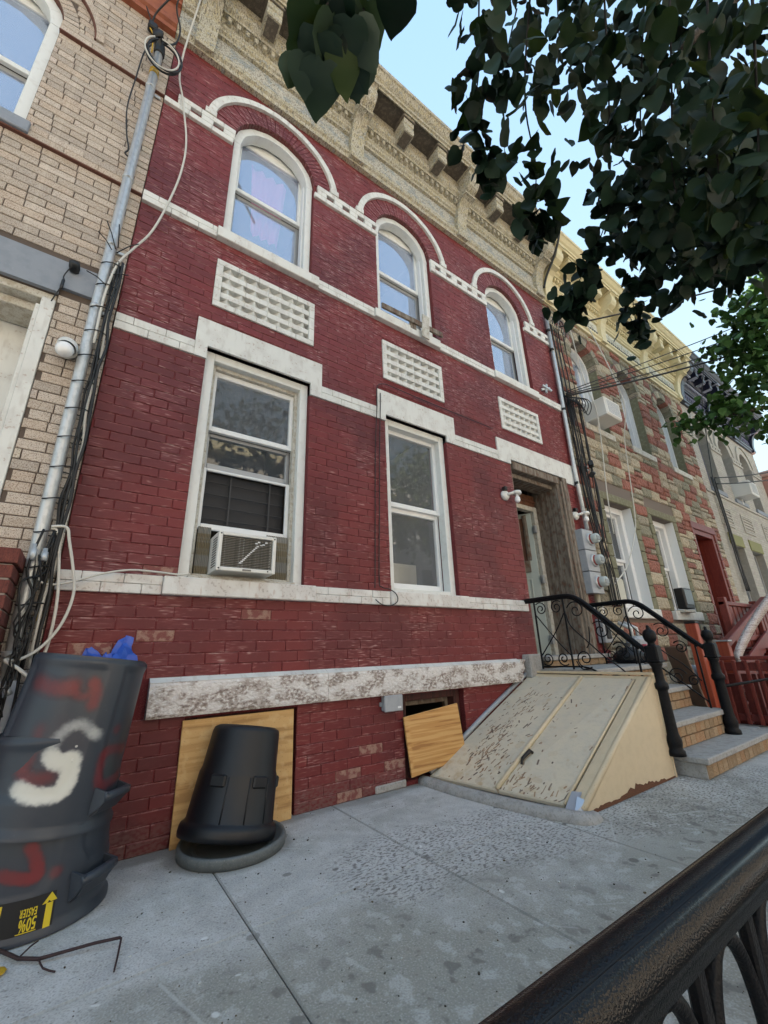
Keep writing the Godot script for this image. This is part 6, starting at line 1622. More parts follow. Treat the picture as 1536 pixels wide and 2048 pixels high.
func can_handle(parent: Node3D, angle: float, y: float, r: float, m: Material):
	var h := joint("handle", parent)
	h.rotation.y = -deg_to_rad(angle)
	for z in [-0.085, 0.085]:
		var st := mb(); prism(st, [Vector2(r - 0.02, y - 0.085), Vector2(r + 0.02, y - 0.05), Vector2(r + 0.052, y - 0.01), Vector2(r + 0.05, y + 0.012), Vector2(r - 0.025, y + 0.03)], z - 0.006, z + 0.006); done(st, "gusset", m, h)
	var st := mb(true); tube(st, [Vector3(r + 0.034, y - 0.006, -0.09), Vector3(r + 0.046, y - 0.002, -0.05), Vector3(r + 0.05, y, 0), Vector3(r + 0.046, y - 0.002, 0.05), Vector3(r + 0.034, y - 0.006, 0.09)], 0.019, 10); done(st, "grip", m, h)
	st = mb(); prism(st, [Vector2(r - 0.02, y - 0.09), Vector2(r + 0.012, y - 0.07), Vector2(r + 0.044, y - 0.02), Vector2(r + 0.038, y - 0.014), Vector2(r + 0.006, y - 0.055), Vector2(r - 0.02, y - 0.07)], -0.08, 0.08); done(st, "skirt", m, h)

func build_cans():
	var grey := Color(0.030, 0.038, 0.050).linear_to_srgb()
	var red := Color(0.17, 0.018, 0.022).linear_to_srgb()
	var im := Image.create_empty(1024, 512, false, Image.FORMAT_RGB8); im.fill(grey)
	var haze := Color(0.06, 0.062, 0.058).linear_to_srgb()
	soft_stroke(im, [Vector2(80, 0.30), Vector2(100, 0.40), Vector2(95, 0.22), Vector2(118, 0.25)], 0.16, haze, 0.06, 0.9)
	soft_stroke(im, [Vector2(30, 0.40), Vector2(38, 0.22), Vector2(48, 0.32)], 0.09, haze, 0.10, 0.9)
	soft_stroke(im, [Vector2(142, 0.578), Vector2(125, 0.558), Vector2(110, 0.556), Vector2(101, 0.572)], 0.055, red, 0.16, 0.95)
	soft_stroke(im, [Vector2(102, 0.57), Vector2(98, 0.534), Vector2(87, 0.531), Vector2(86, 0.597)], 0.03, red, 0.14, 0.9)
	soft_stroke(im, [Vector2(85, 0.595), Vector2(80, 0.552), Vector2(80, 0.487)], 0.036, red, 0.25, 0.85)
	soft_stroke(im, [Vector2(119, 0.398), Vector2(118, 0.281), Vector2(123, 0.24), Vector2(110, 0.21), Vector2(95, 0.216)], 0.04, red, 0.16, 0.95)
	soft_stroke(im, [Vector2(45, 0.393), Vector2(44.5, 0.39)], 0.033, red, 0.28, 0.8)
	soft_stroke(im, [Vector2(21, 0.302), Vector2(51, 0.304), Vector2(54, 0.238), Vector2(48, 0.167), Vector2(17, 0.193)], 0.034, red, 0.26, 0.8)
	var spray := [Vector2(67, 0.372), Vector2(72, 0.385), Vector2(83, 0.417), Vector2(94, 0.403), Vector2(101, 0.354), Vector2(102, 0.296), Vector2(93, 0.267), Vector2(83, 0.284), Vector2(82, 0.243), Vector2(81, 0.202), Vector2(84, 0.163), Vector2(96, 0.150), Vector2(108, 0.156), Vector2(119, 0.176)]
	soft_stroke(im, spray, 0.055, Color(0.36, 0.37, 0.38), 0.05, 0.95)
	soft_stroke(im, spray, 0.038, Color(0.76, 0.76, 0.74), 0.13, 0.9)
	soft_stroke(im, spray.slice(5), 0.043, Color(0.80, 0.79, 0.75), 0.30, 0.6)
	soft_stroke(im, [Vector2(82, 0.28), Vector2(82.5, 0.33)], 0.006, Color(0.84, 0.83, 0.8), 0.8, 0.3)
	# scuffs and dust on both shells
	var sc := RandomNumberGenerator.new(); sc.seed = 9
	for k in 70:
		var p := Vector2(sc.randf_range(-20, 170), sc.randf_range(0.02, 0.68))
		soft_stroke(im, [p, p + Vector2(sc.randf_range(-5, 5), sc.randf_range(-0.03, 0.03))], sc.randf_range(0.003, 0.006), Color(0.42, 0.44, 0.46), sc.randf_range(0.05, 0.16), 0.7)
	var m1 := StandardMaterial3D.new(); m1.albedo_texture = ImageTexture.create_from_image(im); m1.roughness = 0.42
	var im2 := Image.create_empty(1024, 512, false, Image.FORMAT_RGB8); im2.fill(grey)
	soft_stroke(im2, [Vector2(97, 0.31), Vector2(90, 0.247), Vector2(89, 0.200), Vector2(101, 0.206), Vector2(114, 0.224)], 0.030, red, 0.34, 0.6)
	soft_stroke(im2, [Vector2(75, 0.197), Vector2(74.5, 0.20)], 0.03, red, 0.35, 0.7)
	soft_stroke(im2, [Vector2(112, 0.25), Vector2(120, 0.3)], 0.12, haze, 0.12, 0.9)
	var m2: StandardMaterial3D = m1.duplicate(); m2.albedo_texture = ImageTexture.create_from_image(im2)
	var panels := [[117.0, 43.0, 0.13, 0.66], [22.0, 36.0, 0.18, 0.66], [-66.0, 40.0, 0.14, 0.66], [208.0, 40.0, 0.14, 0.66]]
	var lower := thing("lower_garbage_can", "upside-down grey garbage can with a yellow and black sticker, bottom of the stack", "garbage can", Vector3(0.0, 0.003, 0.29), "stacked grey garbage cans")
	put("body", can_body(0.276, 0.246, 0.70, panels), m2, lower)
	for a in [43.0, 223.0]: can_handle(lower, a, 0.15, 0.268, mats.cangrey)
	sticker(lower)
	var upper := thing("upper_garbage_can", "upside-down grey garbage can with white and red spray paint, top of the stack", "garbage can", Vector3(-0.015, 0.327, 0.29), "stacked grey garbage cans")
	upper.rotation.z = -0.131
	put("body", can_body(0.268, 0.246, 0.70, panels), m1, upper)
	for a in [34.0, 214.0]: can_handle(upper, a, 0.135, 0.262, mats.cangrey)
	# dark can on an upturned lid
	var lid := thing("grey_can_lid", "round grey can lid lying upturned on the concrete under the black can", "lid", Vector3(0.875, 0.002, 0.225))
	var st := mb(true)
	lathe(st, [Vector2(0.0, 0.012), Vector2(0.22, 0.012), Vector2(0.245, 0.016), Vector2(0.262, 0.045), Vector2(0.272, 0.052), Vector2(0.283, 0.050), Vector2(0.287, 0.040), Vector2(0.284, 0.0), Vector2(0.276, -0.001), Vector2(0.25, 0.003), Vector2(0.0, 0.003)], 56)
	done(st, "dish", mats.lidgrey, lid)
	st = mb(true); lathe(st, [Vector2(0.19, 0.013), Vector2(0.195, 0.02), Vector2(0.205, 0.02), Vector2(0.21, 0.013)], 48); done(st, "groove_ring", mats.lidgrey, lid)
	var b := thing("black_garbage_can", "black plastic garbage can tipped upside down on the grey lid before the plywood", "garbage can", Vector3(0.845, 0.05, 0.20))
	b.rotation = Vector3(deg_to_rad(-3), deg_to_rad(20), deg_to_rad(-12.5))
	st = mb(true)
	lathe(st, [Vector2(0.232, 0.012), Vector2(0.246, 0.0), Vector2(0.262, 0.004), Vector2(0.266, 0.025), Vector2(0.264, 0.05), Vector2(0.258, 0.066), Vector2(0.246, 0.074), Vector2(0.238, 0.085), Vector2(0.224, 0.29), Vector2(0.222, 0.305), Vector2(0.213, 0.33), Vector2(0.2, 0.515), Vector2(0.194, 0.536), Vector2(0.18, 0.545), Vector2(0.12, 0.54), Vector2(0.0, 0.538)], 48)
	done(st, "body", mats.blackcan, b)
	for a in [35.0, 95.0, 155.0, 275.0]:
		st = mb(); bev(st, Vector3(0.20, 0.24, -0.045), Vector3(0.236, 0.30, 0.045), 0.008, Transform3D(Basis(Vector3.UP, -deg_to_rad(a)), Vector3.ZERO)); done(st, "grip", mats.blackcan, b)
	for a in [20.0, 50.0, 80.0, 110.0, 140.0, 320.0]:
		st = mb(true); tube(st, [Vector3(0.239, 0.08, 0), Vector3(0.224, 0.29, 0)], 0.004, 5); done(st, "rib", mats.blackcan, b, Transform3D(Basis(Vector3.UP, -deg_to_rad(a)), Vector3.ZERO))
	st = mb(true); lathe(st, [Vector2(0.19, 0.536), Vector2(0.17, 0.55), Vector2(0.165, 0.55), Vector2(0.155, 0.541)], 40); done(st, "foot_ring", mats.blackcan, b)
	# blue bag caught behind the stack
	var bag := thing("blue_plastic_bag", "crumpled blue plastic bag poking up behind the stacked cans", "bag", Vector3(0.14, 0.90, 0.03))
	var g := RandomNumberGenerator.new(); g.seed = 12
	for q in [[Vector3(-0.05, 0.12, 0.0), 0.085, 0.13], [Vector3(0.06, 0.14, 0.01), 0.085, 0.17], [Vector3(0.0, 0.10, 0.02), 0.06, 0.12]]:
		st = mb()
		var grid := []
		for j in 7:
			for i in 9:
				var a := TAU * i / 8.0; var t := j / 6.0
				var r: float = q[1] * (1.0 - t * 0.72) * (1.0 + 0.35 * sin(i * 2.4 + j))
				grid.append(q[0] + Vector3(r * cos(a) + 0.035 * t * t * signf(q[0].x), -0.08 + q[2] * t + g.randf_range(-0.012, 0.012), 0.45 * r * sin(a)) if i < 8 else grid[j * 9])
		for j in 6:
			for i in 8: quad(st, grid[j * 9 + i], grid[(j + 1) * 9 + i], grid[(j + 1) * 9 + i + 1], grid[j * 9 + i + 1])
		done(st, "crumple", mats.blue, bag)

func bent(m: Mesh, r: float, y0: float, a0: float, flip: bool, k: float) -> ArrayMesh:   # wraps a flat mesh round a can; flip turns it head down
	var ar := m.surface_get_arrays(0)
	var v: PackedVector3Array = ar[Mesh.ARRAY_VERTEX]
	var idx: PackedInt32Array = ar[Mesh.ARRAY_INDEX] if ar[Mesh.ARRAY_INDEX] != null else PackedInt32Array(range(v.size()))
	var st := mb()
	for i in idx.size():
		var p: Vector3 = v[idx[i]] * k
		var x := -p.x if flip else p.x; var y := -p.y if flip else p.y
		var a := deg_to_rad(a0) - x / r
		var rr := r + p.z
		st.add_vertex(Vector3(rr * cos(a), y0 + y, rr * sin(a)))
	st.generate_normals()
	return st.commit()

func sticker(can: Node3D):
	var s := joint("sticker", can)
	var at := func(a: float, y: float, up: float) -> Vector3:
		var r := lerpf(0.2775, 0.2475, y / 0.70) + up
		return Vector3(r * cos(deg_to_rad(a)), y, r * sin(deg_to_rad(a)))
	var patch := func(a0: float, a1: float, y0: float, y1: float, up: float) -> SurfaceTool:
		var st := mb(true)
		for i in 10:
			var p := lerpf(a0, a1, i / 10.0); var q := lerpf(a0, a1, (i + 1) / 10.0)
			quad(st, at.call(q, y0, up), at.call(p, y0, up), at.call(p, y1, up), at.call(q, y1, up))
		return st
	done(patch.call(72.0, 118.0, 0.012, 0.137, 0.0012), "backing", mats.black, s)
	done(patch.call(107.0, 116.0, 0.03, 0.13, 0.0020), "yellow_field", mats.yellow, s)
	done(patch.call(109.5, 113.0, 0.06, 0.10, 0.0026), "dark_oval", mats.black, s)
	# arrow: with the can on its head it points up
	done(patch.call(73.6, 78.2, 0.016, 0.104, 0.0020), "arrow_shaft", mats.yellow, s)
	var st := mb(); tri(st, at.call(81.0, 0.103, 0.002), at.call(71.0, 0.107, 0.002), at.call(75.4, 0.137, 0.002)); done(st, "arrow_head", mats.yellow, s)
	var f := SystemFont.new(); f.font_names = PackedStringArray(["Droid Sans"]); f.font_weight = 700
	for w in [["50%", 0.057, 0.052, 88.5], ["EASIER", 0.094, 0.033, 89.0]]:
		var t := TextMesh.new(); t.text = w[0]; t.font = f; t.font_size = 64; t.pixel_size = 0.001; t.depth = 0.002
		var size := t.get_aabb().size
		var k: float = w[2] / maxf(size.y, 0.001) * 0.80
		var sq := 0.052 / maxf(size.x * k, 0.001)
		var mm := bent(squeezed(t, sq), 0.2765, w[1], w[3], true, k)
		put("lettering", mm, mats.yellow, s)
	for y in [0.026, 0.033]: done(patch.call(82.5, 95.0, y - 0.0015, y + 0.0012, 0.0019), "rule", mats.yellow, s)

func squeezed(t: TextMesh, k: float) -> ArrayMesh:
	var ar := t.get_mesh_arrays()
	var v: PackedVector3Array = ar[Mesh.ARRAY_VERTEX]
	for i in v.size(): v[i].x *= k
	ar[Mesh.ARRAY_VERTEX] = v
	var m := ArrayMesh.new(); m.add_surface_from_arrays(Mesh.PRIMITIVE_TRIANGLES, ar)
	return m

# ---------------------------------------------------------------- things fixed to the fronts
func build_wall_things():
	# service pole on the party line
	var p := thing("conduit_pole", "grey galvanised service conduit running up between the tan and red fronts", "conduit", Vector3(-0.272, 0, 0.052))
	var st := mb(true); tube(st, [Vector3(0.0, 0.9, 0.0), Vector3(-0.01, 1.3, 0), Vector3(-0.012, 3.0, 0), Vector3(-0.008, 6.30, 0)], 0.034, 14); done(st, "pipe", mats.galv, p)
	st = mb(true); tube(st, [Vector3(-0.004, 0.0, 0.01), Vector3(0.0, 0.92, 0.0)], 0.045, 12); done(st, "lower_pipe", mats.white2, p)
	st = mb(true); tube(st, smooth_path([Vector3(-0.008, 6.29, 0), Vector3(-0.01, 6.37, 0.01), Vector3(-0.03, 6.43, 0.05), Vector3(-0.05, 6.43, 0.09)], 4), [0.042, 0.045, 0.045, 0.045, 0.045, 0.045, 0.045, 0.045, 0.045, 0.045, 0.046, 0.046, 0.04], 10); done(st, "weatherhead", mats.black, p)
	for y in [1.05, 3.32, 3.90, 4.62, 5.80]:
		st = mb(true); tube(st, [Vector3(-0.01, y - 0.014, 0), Vector3(-0.01, y + 0.014, 0)], 0.0385, 14); done(st, "strap", mats.galv, p)
		bx("strap_lug", Vector3(0.024, y - 0.014, -0.045), Vector3(0.075, y + 0.012, -0.03), mats.galv, p, 0.003)
	for y in [5.98, 6.02]: 
		st = mb(true); tube(st, [Vector3(-0.01, y, 0), Vector3(-0.01, y + 0.03, 0)], 0.037, 12); done(st, "yellow_tape", mats.yellowtape, p)
	# cables tied to the pole
	var c := thing("cable_bundle", "black and white cables tied along the service conduit", "cable")
	for k in 6:
		var pts := []; var g := RandomNumberGenerator.new(); g.seed = 90 + k
		for i in 16: pts.append(Vector3(-0.225 + 0.012 * k + g.randf_range(-0.012, 0.012) - 0.004 * k, 3.75 - i * 0.185, 0.055 + 0.02 * (k % 3) + g.randf_range(-0.006, 0.006)))
		wire("cable", pts, 0.0065 if k < 4 else 0.0085, mats.blackcable if k != 4 else mats.whitecable, c, 6, 4)
	for i in 13:
		var y := 3.7 - i * 0.2
		st = mb(true); var ring := []
		for k in 13: ring.append(Vector3(-0.252 + 0.062 * cos(TAU * k / 12.0), y + 0.008 * sin(TAU * k / 6.0), 0.06 + 0.05 * sin(TAU * k / 12.0)))
		tube(st, ring, 0.004, 5, false); done(st, "zip_tie", mats.blackcable, c)
	for q in [[Vector3(-0.25, 3.85, 0.09), Vector3(-0.33, 4.0, 0.16)], [Vector3(-0.27, 3.83, 0.09), Vector3(-0.36, 3.86, 0.17)], [Vector3(-0.24, 3.82, 0.09), Vector3(-0.12, 3.93, 0.15)], [Vector3(-0.25, 3.5, 0.09), Vector3(-0.37, 3.51, 0.15)], [Vector3(-0.24, 3.88, 0.08), Vector3(-0.26, 4.05, 0.13)], [Vector3(-0.25, 3.6, 0.09), Vector3(-0.14, 3.62, 0.14)]]:
		st = mb(true); tube(st, [q[0], q[0].lerp(q[1], 0.5) + Vector3(0, 0.015, 0), q[1]], 0.004, 5); done(st, "tie_tail", mats.blackcable, c)
	# knot of cables, chain and fittings at the foot
	var k := thing("cable_tangle", "tangle of black cables and connectors at the foot of the conduit pole", "cables")
	var g := RandomNumberGenerator.new(); g.seed = 33
	for i in 5:
		var a := Vector3(-0.25 + g.randf_range(-0.03, 0.05), 1.62 + g.randf_range(-0.06, 0.1), 0.1); var pts := [a]
		for j in 6: pts.append(Vector3(-0.26 + g.randfn(0, 0.03), 1.5 - j * 0.15 + g.randfn(0, 0.04), 0.11 + g.randf_range(-0.03, 0.06)))
		wire("cable", pts, g.randf_range(0.004, 0.007), mats.blackcable, k, 5, 4)
	for q in [[Vector3(-0.29, 1.62, 0.11), Vector3(-0.285, 1.53, 0.115)], [Vector3(-0.24, 1.60, 0.11), Vector3(-0.235, 1.53, 0.12)], [Vector3(-0.265, 0.9, 0.16), Vector3(-0.24, 0.86, 0.17)]]:
		st = mb(true); tube(st, [q[0], q[0].lerp(q[1], 0.3), q[0].lerp(q[1], 0.31), q[1]], [0.012, 0.012, 0.017, 0.015], 8); done(st, "connector", mats.galv, k)
	var ch := thing("hanging_chain", "dark steel chain hanging beside the stacked garbage cans", "chain")
	for i in 20:
		var at := Vector3(-0.225 - 0.004 * i + 0.01 * sin(i * 0.9), 1.24 - i * 0.037, 0.17 + 0.004 * i)
		st = mb(true); var ring := []
		for j in 13: ring.append(at + Basis(Vector3.UP, 0.5 + (PI / 2 if i % 2 else 0.0)) * Vector3(0.012 * cos(TAU * j / 12.0), 0.024 * sin(TAU * j / 12.0), 0))
		tube(st, ring, 0.0045, 5, false); done(st, "link", mats.galv if false else mats.black, ch)
	# white cables looping off the pole
	tag(wire("white_cable", [Vector3(-0.02, 8.1, 0.75), Vector3(-0.03, 7.4, 0.35), Vector3(-0.10, 6.37, 0.07), Vector3(-0.03, 5.9, 0.06), Vector3(0.055, 5.41, 0.06), Vector3(0.06, 5.0, 0.06), Vector3(0.01, 4.57, 0.06), Vector3(-0.06, 4.2, 0.06), Vector3(-0.15, 3.95, 0.065), Vector3(-0.22, 3.72, 0.09), Vector3(-0.25, 3.4, 0.10), Vector3(-0.245, 3.0, 0.10)], 0.0085, mats.whitecable), "white cable swinging from the cornice down to the service conduit", "cable")
	tag(wire("white_cable", [Vector3(-0.24, 1.73, 0.10), Vector3(-0.17, 1.735, 0.10), Vector3(-0.145, 1.66, 0.09), Vector3(-0.10, 1.5, 0.08), Vector3(-0.075, 1.36, 0.08), Vector3(-0.10, 1.2, 0.09), Vector3(-0.165, 1.08, 0.1), Vector3(-0.24, 1.02, 0.14), Vector3(-0.29, 1.02, 0.17), Vector3(-0.23, 0.98, 0.2), Vector3(-0.17, 0.93, 0.21)], 0.0085, mats.whitecable), "white cable looped below the conduit, curling left behind the cans", "cable")
	tag(wire("white_cable", [Vector3(-0.24, 1.72, 0.095), Vector3(-0.205, 1.70, 0.09), Vector3(-0.165, 1.5, 0.08), Vector3(-0.14, 1.3, 0.08), Vector3(-0.14, 1.1, 0.07), Vector3(-0.16, 0.98, 0.06), Vector3(-0.16, 0.9, 0.05)], 0.0085, mats.whitecable), "white cable hanging straight down into the top of the stacked cans", "cable")
	tag(wire("white_cable", [Vector3(-0.27, 1.56, 0.10), Vector3(-0.25, 1.45, 0.09), Vector3(-0.2, 1.41, 0.08), Vector3(-0.1, 1.43, 0.075), Vector3(0.04, 1.49, 0.065), Vector3(0.18, 1.525, 0.06), Vector3(0.32, 1.525, 0.06), Vector3(0.45, 1.52, 0.05), Vector3(0.52, 1.53, 0.04)], 0.006, mats.whitecable), "thin white cable laid along the sill band to the left window", "cable")
	tag(wire("black_cable", [Vector3(-0.5, 6.95, 0.06), Vector3(-0.34, 6.5, 0.06), Vector3(-0.385, 6.2, 0.05), Vector3(-0.395, 5.8, 0.05), Vector3(-0.40, 5.4, 0.05), Vector3(-0.36, 5.1, 0.05), Vector3(-0.325, 4.95, 0.05), Vector3(-0.34, 4.88, 0.05), Vector3(-0.31, 4.86, 0.05)], 0.006, mats.blackcable), "thin black cable running down the tan brick beside the conduit", "cable")
	# cable on the front between the windows
	tag(wire("black_cable", [Vector3(2.00, 1.53, 0.035), Vector3(2.02, 1.7, 0.015), Vector3(2.04, 2.3, 0.013), Vector3(2.06, 2.9, 0.013), Vector3(2.08, 3.36, 0.03), Vector3(2.09, 3.6, 0.03), Vector3(2.18, 3.68, 0.022), Vector3(2.3, 3.69, 0.02), Vector3(2.7, 3.68, 0.02), Vector3(3.2, 3.68, 0.018), Vector3(3.9, 3.68, 0.016)], 0.0045, mats.blackcable), "thin dark cable climbing the wall between the two lower windows", "cable")
	tag(wire("black_cable", [Vector3(2.135, 3.55, 0.022), Vector3(2.13, 3.4, 0.022), Vector3(2.11, 2.9, 0.013), Vector3(2.085, 2.2, 0.013), Vector3(2.06, 1.62, 0.015), Vector3(2.07, 1.54, 0.04), Vector3(2.14, 1.52, 0.06), Vector3(2.2, 1.48, 0.07), Vector3(2.21, 1.42, 0.07), Vector3(2.14, 1.38, 0.06), Vector3(2.05, 1.39, 0.055), Vector3(2.0, 1.43, 0.04)], 0.0045, mats.blackcable), "second thin dark cable ending in a loop over the sill band", "cable")
	# junction on the tan wall
	var b := thing("cable_clamp", "black cable clamp on the tan brick near the cornice", "clamp", Vector3(-0.36, 6.62, 0.05))
	bx("body", Vector3(-0.05, -0.035, -0.04), Vector3(0.03, 0.045, 0.03), mats.black, b, 0.012); bx("lug", Vector3(0.03, -0.02, -0.02), Vector3(0.08, 0.02, 0.02), mats.black, b, 0.008)
	st = mb(true); tube(st, smooth_path([Vector3(-0.03, -0.03, 0.0), Vector3(0.01, -0.12, 0.01), Vector3(0.02, -0.25, 0.02), Vector3(0.03, -0.4, 0.03)], 4), 0.007, 5); done(st, "yellow_rope", mats.yellowtape, b)
	# coil round the weatherhead
	var co := thing("cable_coil", "loop of black and white cable round the top of the conduit", "cable")
	for q in [[0.0, 0.0, mats.blackcable, 0.009], [0.012, 0.02, mats.blackcable, 0.009], [-0.012, 0.035, mats.whitecable, 0.007]]:
		var pts := []
		for i in 20:
			var a := 2.2 + TAU * 0.93 * i / 19.0
			pts.append(Vector3(-0.235 + q[0] + 0.135 * cos(a), 6.16 + 0.19 * sin(a) + q[0], 0.13 + q[1]))
		wire("loop", pts, q[3], q[2], co, 6, 3)
	wire("tail", [Vector3(-0.30, 6.44, 0.12), Vector3(-0.24, 6.36, 0.14), Vector3(-0.17, 6.5, 0.12), Vector3(-0.16, 6.7, 0.14), Vector3(-0.22, 6.86, 0.2), Vector3(-0.2, 7.0, 0.28)], 0.008, mats.blackcable, co)
	# small lamps and cameras
	var cam1 := thing("black_camera", "small black camera hung on the grey lintel of the tan house", "camera", Vector3(-0.45, 3.585, 0.05))
	st = mb(true); lathe(st, [Vector2(0.0, -0.03), Vector2(0.028, -0.03), Vector2(0.033, 0.0), Vector2(0.03, 0.035), Vector2(0.0, 0.04)], 14, Transform3D(Basis(Vector3.RIGHT, 1.2), Vector3.ZERO)); done(st, "body", mats.black, cam1)
	st = mb(true); tube(st, smooth_path([Vector3(-0.02, -0.02, 0), Vector3(-0.04, -0.1, 0), Vector3(-0.035, -0.16, 0), Vector3(-0.04, -0.2, 0), Vector3(-0.07, -0.32, -0.02)], 4), 0.004, 5); done(st, "lead", mats.blackcable, cam1)
	st = mb(true); tube(st, [Vector3(-0.038, -0.12, 0), Vector3(-0.036, -0.14, 0), Vector3(-0.037, -0.2, 0), Vector3(-0.04, -0.22, 0)], [0.004, 0.010, 0.010, 0.004], 7); done(st, "plug", mats.black, cam1)
	var cam2 := thing("white_dome_lamp", "white round wall lamp with a bare bulb on the tan brick by the conduit", "lamp", Vector3(-0.375, 2.90, 0.03))
	st = mb(true); lathe(st, [Vector2(0.0, -0.028), Vector2(0.045, -0.028), Vector2(0.06, 0.0), Vector2(0.058, 0.02), Vector2(0.0, 0.035)], 18, Transform3D(Basis(Vector3.RIGHT, PI / 2), Vector3(0, 0.03, 0.0))); done(st, "base", mats.whiteplastic, cam2)
	st = mb(true); lathe(st, [Vector2(0.0, -0.085), Vector2(0.03, -0.078), Vector2(0.046, -0.05), Vector2(0.05, -0.02), Vector2(0.04, 0.008), Vector2(0.022, 0.03)], 18, Transform3D(Basis(Vector3.RIGHT, -0.6), Vector3(-0.005, 0.0, 0.07))); done(st, "bulb", mats.bulb, cam2)
	st = mb(true); lathe(st, [Vector2(0.052, -0.03), Vector2(0.056, 0.02), Vector2(0.04, 0.05), Vector2(0.0, 0.055)], 18, Transform3D(Basis(Vector3.RIGHT, -0.6), Vector3(0.0, 0.02, 0.06))); done(st, "cap", mats.whiteplastic, cam2)
	for q in [[Vector3(3.96, 2.77, 0.02), "white wall lamp with a bare bulb on the red brick left of the doorway"], [Vector3(5.48, 2.76, 0.02), "white wall lamp with a bare bulb on the red brick above the meters"]]:
		var l := thing("wall_lamp", q[1], "lamp", q[0], "lamps at the door")
		st = mb(true); lathe(st, [Vector2(0.0, -0.02), Vector2(0.062, -0.02), Vector2(0.066, 0.0), Vector2(0.05, 0.025), Vector2(0.0, 0.035)], 18, Transform3D(Basis(Vector3.RIGHT, PI / 2), Vector3.ZERO)); done(st, "base", mats.whiteplastic, l)
		st = mb(true); tube(st, [Vector3(0, 0, 0.02), Vector3(0.05, 0.02, 0.06), Vector3(0.11, 0.035, 0.075)], 0.018, 8); done(st, "arm", mats.whiteplastic, l)
		st = mb(true); lathe(st, [Vector2(0.0, -0.02), Vector2(0.055, -0.02), Vector2(0.058, 0.0), Vector2(0.05, 0.02), Vector2(0.0, 0.022)], 18, Transform3D(Basis(), Vector3(0.12, 0.03, 0.08))); done(st, "holder", mats.whiteplastic, l)
		st = mb(true); lathe(st, [Vector2(0.0, -0.13), Vector2(0.022, -0.122), Vector2(0.034, -0.095), Vector2(0.03, -0.065), Vector2(0.016, -0.04), Vector2(0.015, -0.01)], 14, Transform3D(Basis(), Vector3(0.12, 0.03, 0.08))); done(st, "bulb", mats.bulb, l)
		bx("sensor", Vector3(-0.05, 0.05, 0.0), Vector3(0.0, 0.10, 0.05), mats.black, l, 0.006)
	var fl := thing("black_floodlight", "black twin floodlight on the stone-faced wall beside the cables", "lamp", Vector3(5.93, 3.585, 0.02))
	bx("base", Vector3(-0.05, -0.05, -0.005), Vector3(0.05, 0.05, 0.05), mats.black, fl, 0.015)
	for s in [-1.0, 1.0]:
		st = mb(); bev(st, Vector3(-0.055, -0.045, 0.0), Vector3(0.055, 0.045, 0.07), 0.01, Transform3D(Basis(Vector3.RIGHT, 0.4 - 0.5 * s) * Basis(Vector3.UP, 0.5), Vector3(0.07, 0.07 * s, 0.07))); done(st, "lamp_head", mats.black, fl)
		st = mb(true); lathe(st, [Vector2(0.0, -0.02), Vector2(0.02, 0.0), Vector2(0.0, 0.02)], 8, Transform3D(Basis(), Vector3(0.03, 0.03 * s, 0.065))); done(st, "swivel", mats.alu, fl)
	var star := thing("wall_bracket", "pale metal star-shaped bracket on the red brick by the right-hand pipe", "bracket", Vector3(5.27, 4.785, 0.02))
	for a in [0.3, 1.35, 2.5]: 
		st = mb(); bev(st, Vector3(-0.085, -0.018, -0.012), Vector3(0.085, 0.018, 0.012), 0.004, Transform3D(Basis(Vector3.BACK, a) * Basis(Vector3.UP, 0.3 * a - 0.4), Vector3(0, 0, 0.02 + 0.012 * a))); done(st, "blade", mats.galv, star)
	# right-hand service pipe, meters
	var rp := thing("meter_conduit", "grey steel conduit down the right edge of the red front to the meters", "conduit", Vector3(5.66, 0, 0.05))
	st = mb(true); tube(st, [Vector3(0.03, 6.38, 0.0), Vector3(0.02, 5.0, 0.0), Vector3(-0.02, 3.6, 0.0), Vector3(-0.04, 2.56, 0.02)], 0.030, 12); done(st, "pipe", mats.galv, rp)
	st = mb(true); tube(st, [Vector3(0.03, 6.37, 0), Vector3(0.035, 6.44, 0.02), Vector3(0.045, 6.46, 0.06)], 0.036, 10); done(st, "weatherhead", mats.black, rp)
	for y in [3.28, 4.55, 5.7, 6.1]: 
		st = mb(true); tube(st, [Vector3(0.01 if y > 4 else -0.025, y - 0.02, 0), Vector3(0.01 if y > 4 else -0.025, y + 0.02, 0)], 0.036, 12); done(st, "strap", mats.black, rp)
	var mt := thing("meter_bank", "grey steel box with three round electric meters beside the doorway", "electric meter", Vector3(5.50, 2.10, 0.0))
	for i in 3:
		var y0 := 0.14 - 0.295 * i
		bx("case", Vector3(-0.14, y0, 0.0), Vector3(0.14, y0 + 0.285, 0.13), mats.boxgrey, mt, 0.006)
		var at := Transform3D(Basis(Vector3.RIGHT, PI / 2), Vector3(0.03, y0 + 0.15, 0.13))
		st = mb(true); lathe(st, [Vector2(0.086, 0.0), Vector2(0.088, 0.016), Vector2(0.075, 0.024), Vector2(0.0, 0.024)], 24, at); done(st, "collar", mats.galv, mt)
		st = mb(true); lathe(st, [Vector2(0.072, 0.024), Vector2(0.07, 0.03), Vector2(0.065, 0.045)], 24, at); done(st, "red_ring", plain(lin(0.3, 0.06, 0.045), 0.5), mt)
		st = mb(true); lathe(st, [Vector2(0.068, 0.045), Vector2(0.07, 0.06), Vector2(0.064, 0.11), Vector2(0.055, 0.118), Vector2(0.0, 0.12)], 24, at); done(st, "glass_cover", plain(lin(0.42, 0.46, 0.45), 0.15), mt)
		st = mb(); bev(st, Vector3(-0.02, y0 + 0.115, 0.19), Vector3(0.075, y0 + 0.18, 0.256), 0.006); done(st, "dial", plain(lin(0.2, 0.21, 0.21), 0.4), mt)
